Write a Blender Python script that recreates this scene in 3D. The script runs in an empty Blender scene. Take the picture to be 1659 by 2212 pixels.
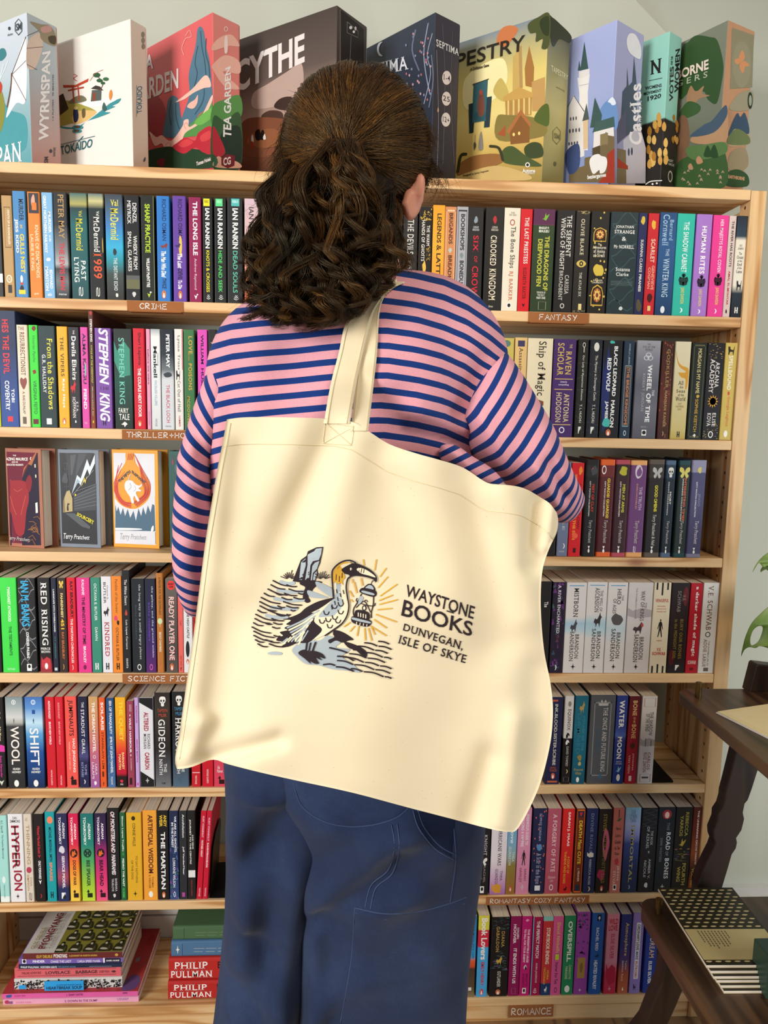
import bpy, bmesh, math, random
import numpy as np
from mathutils import Vector, Matrix, noise
from mathutils.bvhtree import BVHTree
from mathutils.geometry import tessellate_polygon

random.seed(7)
rng = np.random.default_rng(7)
C = bpy.context.scene.collection
SC = bpy.context.scene

# ------------------------------------------------------------------ camera
IW, IH, FP = 1659, 2212, 1661.0
ZOFF = -0.08
CAM = np.array([0.0, -1.5782, 1.4548 + ZOFF])
YAW, PITCH, ROLL = 0.0575, -0.1272, 0.0203
_f = np.array([math.sin(YAW) * math.cos(PITCH), math.cos(YAW) * math.cos(PITCH), math.sin(PITCH)])
_r = np.array([math.cos(YAW), -math.sin(YAW), 0.0])
_u = np.cross(_r, _f)
CR = _r * math.cos(ROLL) + _u * math.sin(ROLL)
CU = -_r * math.sin(ROLL) + _u * math.cos(ROLL)
CF = _f
cd = bpy.data.cameras.new('camera')
cam = bpy.data.objects.new('camera', cd)
C.objects.link(cam)
cd.sensor_fit = 'VERTICAL'
cd.sensor_height = 36.0
cd.lens = FP / IH * 36.0
cd.clip_start = 0.05
cam.matrix_world = Matrix(((CR[0], CU[0], -CF[0], CAM[0]), (CR[1], CU[1], -CF[1], CAM[1]), (CR[2], CU[2], -CF[2], CAM[2]), (0, 0, 0, 1)))
SC.camera = cam

def ray(px, py):
    return CF + CR * (px - IW / 2) / FP - CU * (py - IH / 2) / FP

def U(px, py, y=0.0):
    """where the sight line through a photo pixel meets the upright plane y"""
    d = ray(px, py)
    return CAM + d * ((y - CAM[1]) / d[1])

def Uz(px, py, z):
    d = ray(px, py)
    return CAM + d * ((z - CAM[2]) / d[2])

def Ud(px, py, dist):
    """a point at a distance along the optical axis"""
    return CAM + ray(px, py) * dist

# ------------------------------------------------------------------ light
SC.view_settings.view_transform = 'Standard'
SC.view_settings.look = 'None'
SC.view_settings.exposure = -0.3
SC.view_settings.gamma = 1.0
SC.view_settings.use_curve_mapping = False
W = bpy.data.worlds.new('room_light')
SC.world = W
W.use_nodes = True
W.node_tree.nodes['Background'].inputs[0].default_value = (0.95, 0.97, 1.0, 1)
W.node_tree.nodes['Background'].inputs[1].default_value = 0.27

def area(name, loc, target, sx, sy, power, col):
    l = bpy.data.lights.new(name, 'AREA')
    l.shape = 'RECTANGLE'
    l.size, l.size_y, l.energy, l.color = sx, sy, power, col
    o = bpy.data.objects.new(name, l)
    C.objects.link(o)
    o.location = loc
    o.rotation_euler = (Vector(target) - Vector(loc)).to_track_quat('-Z', 'Y').to_euler()
    return o

area('window_daylight', (-3.0, -3.4, 1.9), (-0.1, 0.0, 1.0), 1.7, 1.8, 255, (1.0, 0.985, 0.96))
area('skylight_daylight', (1.15, -2.5, 3.2), (0.45, 0.0, 0.9), 0.9, 0.9, 50, (1.0, 0.88, 0.70))
area('blue_wall_fill', (1.86, -1.0, .95), (0.95, 0.3, 0.55), 0.7, 1.0, 26, (0.74, 0.87, 1.0))  # unseen fill lamp added to turn the lower right wall bluish

# ------------------------------------------------------------------ helpers
def lin(h):
    h = h.lstrip('#')
    if len(h) == 3:
        h = ''.join(c * 2 for c in h)
    r = [int(h[i:i + 2], 16) / 255 for i in (0, 2, 4)]
    return tuple((c / 12.92 if c <= 0.04045 else ((c + 0.055) / 1.055) ** 2.4) for c in r) + (1.0,)

_M = {}
def mat(h, rough=0.45, spec=0.4, metal=0.0, sheen=0.0):
    k = (h, rough, spec, metal, sheen)
    if k in _M:
        return _M[k]
    m = bpy.data.materials.new('m_' + h.replace('>', '_').replace(':', '_')[:40])
    m.use_nodes = True
    nt = m.node_tree
    b = nt.nodes['Principled BSDF']
    b.inputs['Roughness'].default_value = rough
    b.inputs['Specular IOR Level'].default_value = spec * .6
    b.inputs['Metallic'].default_value = metal
    b.inputs['Sheen Weight'].default_value = sheen
    if '>' in h:
        tc = nt.nodes.new('ShaderNodeTexCoord')
        sx = nt.nodes.new('ShaderNodeSeparateXYZ')
        rp = nt.nodes.new('ShaderNodeValToRGB')
        nt.links.new(tc.outputs['Generated'], sx.inputs[0])
        nt.links.new(sx.outputs['Z'], rp.inputs[0])
        nt.links.new(rp.outputs[0], b.inputs['Base Color'])
        st = h.split('>')
        pts = []
        for i, s in enumerate(st):
            c, _, p = s.partition(':')
            pts.append((1 - (float(p) if p else i / (len(st) - 1)), c))
        pts.sort()
        el = rp.color_ramp.elements
        while len(el) < len(pts):
            el.new(0.5)
        for e, (p, c) in zip(el, pts):
            e.position = p
            e.color = lin(c)
    else:
        # a faint printed-surface mottling keeps flat colours from looking synthetic
        tc = nt.nodes.new('ShaderNodeTexCoord')
        n = nt.nodes.new('ShaderNodeTexNoise')
        n.inputs['Scale'].default_value = 40
        mx = nt.nodes.new('ShaderNodeMix')
        mx.data_type = 'RGBA'
        mx.blend_type = 'MULTIPLY'
        mx.inputs[0].default_value = 0.10
        mx.inputs[6].default_value = lin(h)
        nt.links.new(tc.outputs['Object'], n.inputs['Vector'])
        nt.links.new(n.outputs['Fac'], mx.inputs[7])
        nt.links.new(mx.outputs[2], b.inputs['Base Color'])
    _M[k] = m
    return m

def nodes_mat(name, build, **kw):
    m = bpy.data.materials.new(name)
    m.use_nodes = True
    nt = m.node_tree
    b = nt.nodes['Principled BSDF']
    for k, v in kw.items():
        b.inputs[k.replace('_', ' ')].default_value = v
    build(nt, b)
    return m

def N(nt, t, **kw):
    n = nt.nodes.new(t)
    for k, v in kw.items():
        if k.startswith('i_'):
            key = k[2:].replace('_', ' ')
            n.inputs[int(key) if key.isdigit() else key].default_value = v
        else:
            setattr(n, k, v)
    return n

def ramp(nt, stops):
    r = nt.nodes.new('ShaderNodeValToRGB')
    el = r.color_ramp.elements
    while len(el) < len(stops):
        el.new(0.5)
    for e, (p, c) in zip(el, stops):
        e.position = p
        e.color = lin(c) if isinstance(c, str) else (c, c, c, 1)
    return r

def wood(name, axis, c0, c1, c2, scale=1.0, rough=0.5, knots=True):
    """pine / stained timber: long wavy growth rings along one axis, sparse knots"""
    def build(nt, b):
        L = nt.links.new
        tc = N(nt, 'ShaderNodeTexCoord')
        oi = N(nt, 'ShaderNodeObjectInfo')
        ad = N(nt, 'ShaderNodeVectorMath', operation='ADD')
        ml = N(nt, 'ShaderNodeVectorMath', operation='SCALE')
        L(oi.outputs['Random'], ml.inputs['Scale'])
        ml.inputs[0].default_value = (7.3, 3.1, 5.7)
        L(tc.outputs['Object'], ad.inputs[0])
        L(ml.outputs[0], ad.inputs[1])
        mp = N(nt, 'ShaderNodeMapping')
        s = [14 * scale] * 3
        s['xyz'.index(axis)] = 1.1 * scale
        mp.inputs['Scale'].default_value = s
        L(ad.outputs[0], mp.inputs['Vector'])
        n1 = N(nt, 'ShaderNodeTexNoise', i_Scale=1.3, i_Detail=2.0)
        L(mp.outputs[0], n1.inputs['Vector'])
        mu = N(nt, 'ShaderNodeMath', operation='MULTIPLY', i_1=26.0)
        L(n1.outputs['Fac'], mu.inputs[0])
        sn = N(nt, 'ShaderNodeMath', operation='SINE')
        L(mu.outputs[0], sn.inputs[0])
        rp = ramp(nt, [(0.0, c0), (0.55, c0), (0.85, c1), (1.0, c2)])
        mr = N(nt, 'ShaderNodeMapRange', i_1=-1.0, i_2=1.0)
        L(sn.outputs[0], mr.inputs[0])
        L(mr.outputs[0], rp.inputs[0])
        n2 = N(nt, 'ShaderNodeTexNoise', i_Scale=9.0, i_Detail=4.0)
        L(mp.outputs[0], n2.inputs['Vector'])
        mx = N(nt, 'ShaderNodeMix', data_type='RGBA', blend_type='MULTIPLY', i_0=0.25)
        L(rp.outputs[0], mx.inputs[6])
        L(n2.outputs['Fac'], mx.inputs[7])
        out = mx.outputs[2]
        if knots:
            mp2 = N(nt, 'ShaderNodeMapping')
            s2 = [7.0] * 3
            s2['xyz'.index(axis)] = 3.2
            mp2.inputs['Scale'].default_value = s2
            L(ad.outputs[0], mp2.inputs['Vector'])
            vo = N(nt, 'ShaderNodeTexVoronoi', i_Scale=1.0)
            L(mp2.outputs[0], vo.inputs['Vector'])
            r2 = ramp(nt, [(0.0, 1.0), (0.07, 0.9), (0.11, 0.25), (0.17, 0.0)])
            L(vo.outputs['Distance'], r2.inputs[0])
            m3 = N(nt, 'ShaderNodeMix', data_type='RGBA')
            L(r2.outputs[0], m3.inputs[0])
            L(out, m3.inputs[6])
            m3.inputs[7].default_value = lin('8a4a26')
            out = m3.outputs[2]
        L(out, b.inputs['Base Color'])
        bp = N(nt, 'ShaderNodeBump', i_Strength=0.06, i_Distance=0.002)
        L(n2.outputs['Fac'], bp.inputs['Height'])
        L(bp.outputs[0], b.inputs['Normal'])
    return nodes_mat(name, build, Roughness=rough)

PINE_X = wood('pine_along', 'x', 'ecc490', 'dfae75', 'c48e55')
PINE_Z = wood('pine_upright', 'z', 'e8bf8a', 'd9a86e', 'be8850')
DARK = wood('dark_stained_timber', 'y', '5c4029', '49321f', '372417', 0.8, 0.35, False)
DARK_Z = wood('dark_stained_leg', 'z', '35251b', '2b1d15', '20150f', 0.8, 0.42, False)

def pages_mat():
    def build(nt, b):
        L = nt.links.new
        tc = N(nt, 'ShaderNodeTexCoord')
        mp = N(nt, 'ShaderNodeMapping')
        mp.inputs['Scale'].default_value = (900, 3, 3)
        L(tc.outputs['Object'], mp.inputs['Vector'])
        n = N(nt, 'ShaderNodeTexNoise', i_Scale=1.0, i_Detail=1.0)
        L(mp.outputs[0], n.inputs['Vector'])
        r = ramp(nt, [(0.2, 'c4b39c'), (0.75, 'eee2d0')])
        L(n.outputs['Fac'], r.inputs[0])
        L(r.outputs[0], b.inputs['Base Color'])
    return nodes_mat('page_edges', build, Roughness=0.85)
PAGES = pages_mat()

def mesh_obj(name, verts, faces, material=None, parent=None, smooth=False):
    me = bpy.data.meshes.new(name)
    me.from_pydata([tuple(map(float, v)) for v in verts], [], [tuple(f) for f in faces])
    me.validate()
    me.update()
    return link(name, me, material, parent, smooth)

def link(name, me, material=None, parent=None, smooth=False):
    o = bpy.data.objects.new(name, me)
    if material is not None:
        for m in (material if isinstance(material, (list, tuple)) else [material]):
            me.materials.append(m)
    C.objects.link(o)
    if parent is not None:
        o.parent = parent
    if smooth:
        me.polygons.foreach_set('use_smooth', [True] * len(me.polygons))
    return o

def thing(name, label, cat, loc=(0, 0, 0), rot=(0, 0, 0), group=None):
    o = bpy.data.objects.new(name, None)
    o.empty_display_size = 0.02
    C.objects.link(o)
    o.location = loc
    o.rotation_euler = rot
    return tag(o, label, cat, group)

def tag(o, label, cat, group=None):
    o['label'] = label
    o['category'] = cat
    if group:
        o['group'] = group
    return o

def structure(o):
    o['kind'] = 'structure'
    return o

def from_bm(name, bm, material=None, parent=None, smooth=False):
    me = bpy.data.meshes.new(name)
    bm.to_mesh(me)
    bm.free()
    return link(name, me, material, parent, smooth)

def box_bm(x0, x1, y0, y1, z0, z1, bev=0.0, seg=2):
    bm = bmesh.new()
    bmesh.ops.create_cube(bm, size=1.0)
    for v in bm.verts:
        v.co = ((x0 + x1) / 2 + v.co.x * (x1 - x0), (y0 + y1) / 2 + v.co.y * (y1 - y0), (z0 + z1) / 2 + v.co.z * (z1 - z0))
    if bev:
        bmesh.ops.bevel(bm, geom=bm.edges[:], offset=bev, segments=seg, affect='EDGES', profile=0.5)
    return bm

def box(name, x0, x1, y0, y1, z0, z1, material, parent=None, bev=0.0):
    return from_bm(name, box_bm(x0, x1, y0, y1, z0, z1, bev), material, parent)

def catmull(pts, closed=True, n=6):
    P = [np.array(p, float) for p in pts]
    k = len(P)
    out = []
    for i in range(k if closed else k - 1):
        if closed:
            a, b, c, d = P[(i - 1) % k], P[i], P[(i + 1) % k], P[(i + 2) % k]
        else:
            a, b, c, d = P[max(i - 1, 0)], P[i], P[i + 1], P[min(i + 2, k - 1)]
        for j in range(n):
            t = j / n
            out.append(0.5 * ((2 * b) + (-a + c) * t + (2 * a - 5 * b + 4 * c - d) * t * t + (-a + 3 * b - 3 * c + d) * t ** 3))
    if not closed:
        out.append(P[-1])
    return out

def ribbon(pts, w, taper=0.0, cap=True):
    """flat stroke in 2D: outline polygon of a polyline with round ends"""
    P = np.array(pts, float)
    n = len(P)
    T = np.zeros_like(P)
    T[1:-1] = P[2:] - P[:-2]
    T[0] = P[1] - P[0]
    T[-1] = P[-1] - P[-2]
    T /= np.maximum(np.linalg.norm(T, axis=1), 1e-9)[:, None]
    Nn = np.stack([-T[:, 1], T[:, 0]], 1)
    ww = np.full(n, w / 2.0)
    if taper:
        s = np.linspace(0, 1, n)
        ww = w / 2 * (1 - taper + taper * np.sin(np.pi * s))
    Lf = P + Nn * ww[:, None]
    Rt = P - Nn * ww[:, None]
    return Lf, Rt

def strip_poly(pts, w, taper=0.0):
    Lf, Rt = ribbon(pts, w, taper)
    n = len(Lf)
    e0 = pts[0] - (np.array(pts[1]) - np.array(pts[0])) / max(np.linalg.norm(np.array(pts[1]) - np.array(pts[0])), 1e-9) * w * 0.4 if not taper else np.array(pts[0])
    V = [*map(tuple, Lf), *map(tuple, Rt)]
    F = [(i, n + i, n + i + 1, i + 1) for i in range(n - 1)]
    if not taper:   # round ends
        for end, sgn in ((0, -1), (n - 1, 1)):
            p = np.array(pts[end], float)
            q = np.array(pts[end - sgn], float)
            d = p - q
            d /= max(np.linalg.norm(d), 1e-9)
            nr = np.array([-d[1], d[0]])
            arc = [p + (nr * math.cos(a) + d * math.sin(a)) * w / 2 for a in np.linspace(0, math.pi, 7)]
            b = len(V)
            V += [tuple(a) for a in arc]
            F.append(tuple(range(b, b + 7))[::-1])
    return V, F

# ------------------------------------------------------------------ writing
_TXT = {}
_WANT = []
def want(s, st):
    k = (s, ''.join(sorted(c for c in st if c in 'sbil')))
    if k not in _TXT:
        _TXT[k] = None
        _WANT.append(k)
    return k

def make_texts():
    """turn every wanted string into flat outlines once, with the built-in typeface; 'b' thickens, 's' adds serifs, 'i' slants"""
    obs = []
    for s, st in _WANT:
        d = bpy.data.curves.new('lettering', 'FONT')
        d.body = s
        d.resolution_u = 3
        d.offset = 0.028 if 'b' in st else (0.0 if 'l' in st else 0.012)
        d.shear = 0.22 if 'i' in st else 0.0
        d.space_character = 1.12 if 's' in st else 1.0
        o = bpy.data.objects.new('lettering', d)
        C.objects.link(o)
        obs.append(o)
    dg = bpy.context.evaluated_depsgraph_get()
    dg.update()
    for (s, st), o in zip(_WANT, obs):
        ev = o.evaluated_get(dg)
        me = ev.to_mesh()
        V = [(v.co.x, v.co.y) for v in me.vertices]
        F = [tuple(p.vertices) for p in me.polygons]
        if 's' in st:
            cnt = {}
            for f in F:
                for i in range(len(f)):
                    e = (f[i], f[(i + 1) % len(f)])
                    k = (min(e), max(e))
                    cnt[k] = cnt.get(k, 0) + 1
            done = set()
            for (a, b), c in cnt.items():
                if c != 1:
                    continue
                (xa, ya), (xb, yb) = V[a], V[b]
                if abs(ya - yb) > 0.004 or not 0.03 < abs(xa - xb) < 0.2:
                    continue
                for lvl, sg in ((0.0, 1), (0.682, -1), (0.449, -1), (-0.23, 1)):
                    if abs(ya - lvl) < 0.036:
                        x0, x1 = min(xa, xb) - 0.07, max(xa, xb) + 0.07
                        n0 = len(V)
                        V += [(x0, ya), (x1, ya), (x1, ya + 0.045 * sg), (x0, ya + 0.045 * sg)]
                        F.append((n0, n0 + 1, n0 + 2, n0 + 3) if sg > 0 else (n0 + 3, n0 + 2, n0 + 1, n0))
                        break
        ev.to_mesh_clear()
        A = np.array(V) if V else np.zeros((1, 2))
        lo, hi = A.min(0), A.max(0)
        _TXT[(s, st)] = ((A - lo) / np.maximum(hi - lo, 1e-6), F)
    for o in obs:
        d = o.data
        bpy.data.objects.remove(o)
        bpy.data.curves.remove(d)
    _WANT.clear()

# hand lettering: strokes on a 0..1 box
STROKES = {
 'A': [[(0, 0), (.45, 1), (.9, 0)], [(.2, .38), (.72, .38)]], 'B': [[(0, 0), (0, 1), (.55, .95), (.6, .65), (.1, .53), (.7, .45), (.65, .05), (0, 0)]],
 'C': [[(.8, .85), (.45, 1), (.08, .7), (.05, .3), (.4, 0), (.8, .15)]], 'D': [[(0, 0), (.05, 1), (.55, .9), (.8, .5), (.5, .08), (0, 0)]],
 'E': [[(.75, 1), (.05, .97), (0, 0), (.75, .02)], [(.03, .5), (.6, .53)]], 'F': [[(.75, 1), (.05, .97), (0, 0)], [(.03, .5), (.6, .53)]],
 'H': [[(0, 0), (.03, 1)], [(.75, 0), (.78, 1)], [(0, .5), (.78, .52)]], 'I': [[(.1, 1), (.6, 1)], [(.35, 1), (.35, 0)], [(.05, 0), (.62, 0)]],
 'L': [[(.05, 1), (0, 0), (.7, .03)]], 'M': [[(0, 0), (.12, 1), (.48, .4), (.85, 1), (.98, 0)]], 'N': [[(0, 0), (.08, 1), (.72, .03), (.8, 1)]],
 'O': [[(.42, 1), (.06, .72), (.05, .28), (.4, 0), (.8, .28), (.8, .75), (.42, 1)]], 'R': [[(0, 0), (.04, 1), (.6, .92), (.62, .6), (.05, .48), (.75, 0)]],
 'S': [[(.7, .9), (.35, 1), (.06, .78), (.35, .52), (.68, .28), (.4, 0), (.02, .12)]], 'T': [[(0, .97), (.85, 1)], [(.43, .98), (.4, 0)]],
 'Y': [[(0, 1), (.4, .5)], [(.8, 1), (.28, 0)]], 'Z': [[(.05, .97), (.72, 1), (.0, .03), (.78, .05)]], '+': [[(.1, .5), (.8, .5)], [(.45, .85), (.45, .15)]],
 '.': [[(.2, .45), (.25, .5)]], ' ': [], 'W': [[(0, 1), (.22, 0), (.45, .62), (.68, 0), (.95, 1)]], 'K': [[(.02, 1), (0, 0)], [(.72, 1), (.04, .48), (.78, 0)]],
}
ADV = {'I': .75, ' ': .6, 'M': 1.2, 'W': 1.15, '.': .65, '+': 1.05}
def stroke_text(s, w=0.13, smooth=True):
    x = 0.0
    V, F = [], []
    for ch in s:
        for st in STROKES.get(ch, []):
            p = [(a + x, b) for a, b in st]
            if smooth and ch in 'CDOSRB' and len(p) > 3:
                p = catmull(p, False, 5)
            v, f = strip_poly([np.array(q) for q in p], w)
            n = len(V)
            V += v
            F += [tuple(i + n for i in g) for g in f]
        x += ADV.get(ch, 1.0) + 0.1
    A = np.array(V)
    lo, hi = A.min(0), A.max(0)
    return (A - lo) / (hi - lo), F
# ------------------------------------------------------------------ the paperbacks
# each row: where its crop of the photo lies (scale, x, y), then  left | right | top | cover colour(s) | colour word | lettering words | print
# print items: words^colour^top bottom left right (percent of the spine)^style   or   @mark^colour^...
BOOKS = {}  # on the purple crime spine the yellow blob is painted gloss
BOOKS['crime'] = (1, 2.592, 0, 390, 'the crime shelf', '''
-34|22|150|2a2a28|black|white green-edged lettering|DEAD LETTERS^dfe8dd^38 62 40 75^b;@rect^eee^74 84 30 100
28|85|85|b8935f|tan|small white lettering|@frame^5a3a22^11 51 22 85;DEATH OF A BOOKSELLER^f6ead2^14 48 55 80^s;@ring^f3e3c8^78 86 20 80;100^f3e3c8^80.5 83.5 35 65^h;@rect^2b2422^88 96 35 75
90|160|60|4787bd|mid-blue|black yellow and white lettering|MURDER^1c2030^7 28 48 86^sb;at^e9c33c^31 35 55 75^i;GULLS NEST^f0cf35^40 77 48 84^b;JESS KIDD^f5f2ea^26 58 8 38^b;@oval^f2ede4^79 86 40 62;@rect^c8452e^86 88 38 64;@blob^1d1a1c^88 97 30 68;@rect^ecd22f^93 97 25 80
172|240|65|e8832f|orange|cream capitals|@rect^3c3438^1 20 8 95;@blob^d8a58c^1 18 30 70;@rect^e07a30^10 17 35 75;KNAVE OF DIAMONDS^f6dcb8^31 81 55 85;LAURIE R KING^f6dcb8^40 74 14 40;gab^f6dcb8^95 97.5 30 70^h
250|310|68|7fb4dc|light-blue|white capitals|MURDER^f4f6f4^18 38 58 84^b;on the^f4f6f4^40 46 62 84^i;GREAT NORTHERN RAILWAY^f4f6f4^3 57 16 44^b;@blob^f4f6f4^61 65 25 75;EDWARD^f4f6f4^73 91 56 84^b;MARSTON^f4f6f4^70 93 14 44^b;ab^f4f6f4^95 98 30 70^h
315|390|68|25262a>2d2e31:.3>7a7c7f:.55>a8aaab:.67>34353a:.72>6e7074>222327|charcoal|gold and red lettering|PETER MAY^b8935c^2 43 34 78;THE LEWIS MAN^c83540^47 92 32 72^b;riverrun^ddd^95 97 20 80^h
405|500|72|3c6a68>a9a45f:.1>233f41:.14>1f5f62:.3>1e5457>1a4448|dark-teal|yellow and white lettering|Val^ddd23f^16 22 52 72^s;McDermid^ddd23f^23.5 54 32 74^s;PAST^e8ece6^63 82 56 86^s;LYING^e8ece6^60 84 16 46^s;@pin^e8ece6^89 97 40 66
507|590|75|5a7475>c3bd83:.07>1f2c2f:.14>17191b>141617|black|white name over orange numerals|Val^efece4^16 21 54 74^s;McDermid^efece4^21.5 55 32 74^s;1989^e2572f^56 80 26 84^s;@pin^efece4^89 97 40 66;@blob^b99a3c^40 58 88 98
600|697|78|3c4148>46627f:.15>3f7dbb:.3>35a9cf:.5>2e8f9d:.62>3e4a48:.75>2b2725|blue-and-brown|yellow name and white title|Val^e8dc4a^5 11 30 78^hs;McDermid^e8dc4a^13 43 28 76^s;@blob^26323a^50 58 40 62;THE DISTANT ECHO^dfe9e6^60 91 42 64^s;@blob^e6e2da^93 98 48 68
707|788|85|1e1f22|black|four white words|DENZIL^eceae6^7 26 56 84;MEYRICK^eceae6^5 27 18 44;WHISKY FROM^eceae6^38 70 56 84;SMALL GLASSES^eceae6^34 72 18 44;@rect^5b5d5c^76 80 2 98;@rect^6a6a4c^80 89 2 98;@blob^cfd0cc^91 97 42 70
797|870|85|20241f|black|lime title|SHARP PRACTICE^b6d433^8 54 30 70^b;WILLIAM McINTYRE^f0f0ec^59 87 36 62^b;@disc^e9efe0^91 92.6 58 74;@tri^b6d433^92.5 97 38 68;@rect^a9b06a^0 100 97 100
884|955|88|3079c4|bright-blue|navy and white lettering|RICHARD OSMAN^1a2d55^3 42 42 76;@fox^8a3b2a^44 50 25 90;The Man Who Died^f5f5f0^52 77 30 70^ib;TWICE^1a2d55^78 88 36 70^ib;@pen^e8762f^89.5 97.5 32 66
973|1046|88|66439f|purple|navy and white lettering|RICHARD OSMAN^221c48^3 42 40 74;@blob^e3c257^36 58 42 70;@fox^3a2a5a^44 49 15 60;The Last^f3eff2^54 68 32 70^ib;DEVIL^251d45^68.5 79 34 70^ib;To Die^f3eff2^79.5 88 34 66^ib;@pen^e8762f^89.5 97.5 36 66
1062|1130|95|8d2150|maroon|bold white title|THE LONG ISLE^f5eef0^4 55 32 72^b;Andrew Raymond^eed5de^58 88 36 62^l;@disc^f5eef0^92 93.4 58 72;@tri^f5eef0^93 97.5 38 66
1138|1193|97|232424|black|yellow tag and title|@rect^f0e029^1 8 8 74;REBUS^3a3720^2.5 5 20 62^h;IAN RANKIN^f2f2ee^10 48 26 72^b;KNOTS & CROSSES^ece22c^50 90 34 68;@chev^f2f2ee^92 97 36 72
1203|1268|98|262827|black|green tag and title|@rect^5fd98a^1 8 10 72;REBUS^c8f5d6^2.5 5 22 60^h;IAN RANKIN^f2f2ee^10 48 28 72^b;HIDE AND SEEK^58d870^50 90 32 66;@chev^f2f2ee^92 97 36 72
1275|1358|97|2b2d2d|black|aqua tag and title|@rect^57b9b4^1 8 26 82;REBUS^d6f2ee^2.5 5 34 74^h;IAN RANKIN^f2f2ee^10 48 34 72^b;DEAD SOULS^66c3a5^50 90 36 68;@chev^f2f2ee^92 97 42 74
1370|1445|103|cdb3bd>d2b0ae:.3>d68e6c:.7>d0622f|pale-mauve|dark name over orange fade|IAN RANKIN^3a3036^8 48 32 70;THE HANGING^b54d2e^52 94 32 68
1452|1530|105|2c3550|navy|yellow and white lettering|THE DARK^d8cf3a^16 62 56 84^b;Andrew Jenner^cfd6dd^28 70 16 40
1545|1610|108|d97b2c|orange|black lettering|NIGHT TRAIN^3a2418^10 60 30 70^b
''')
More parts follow.
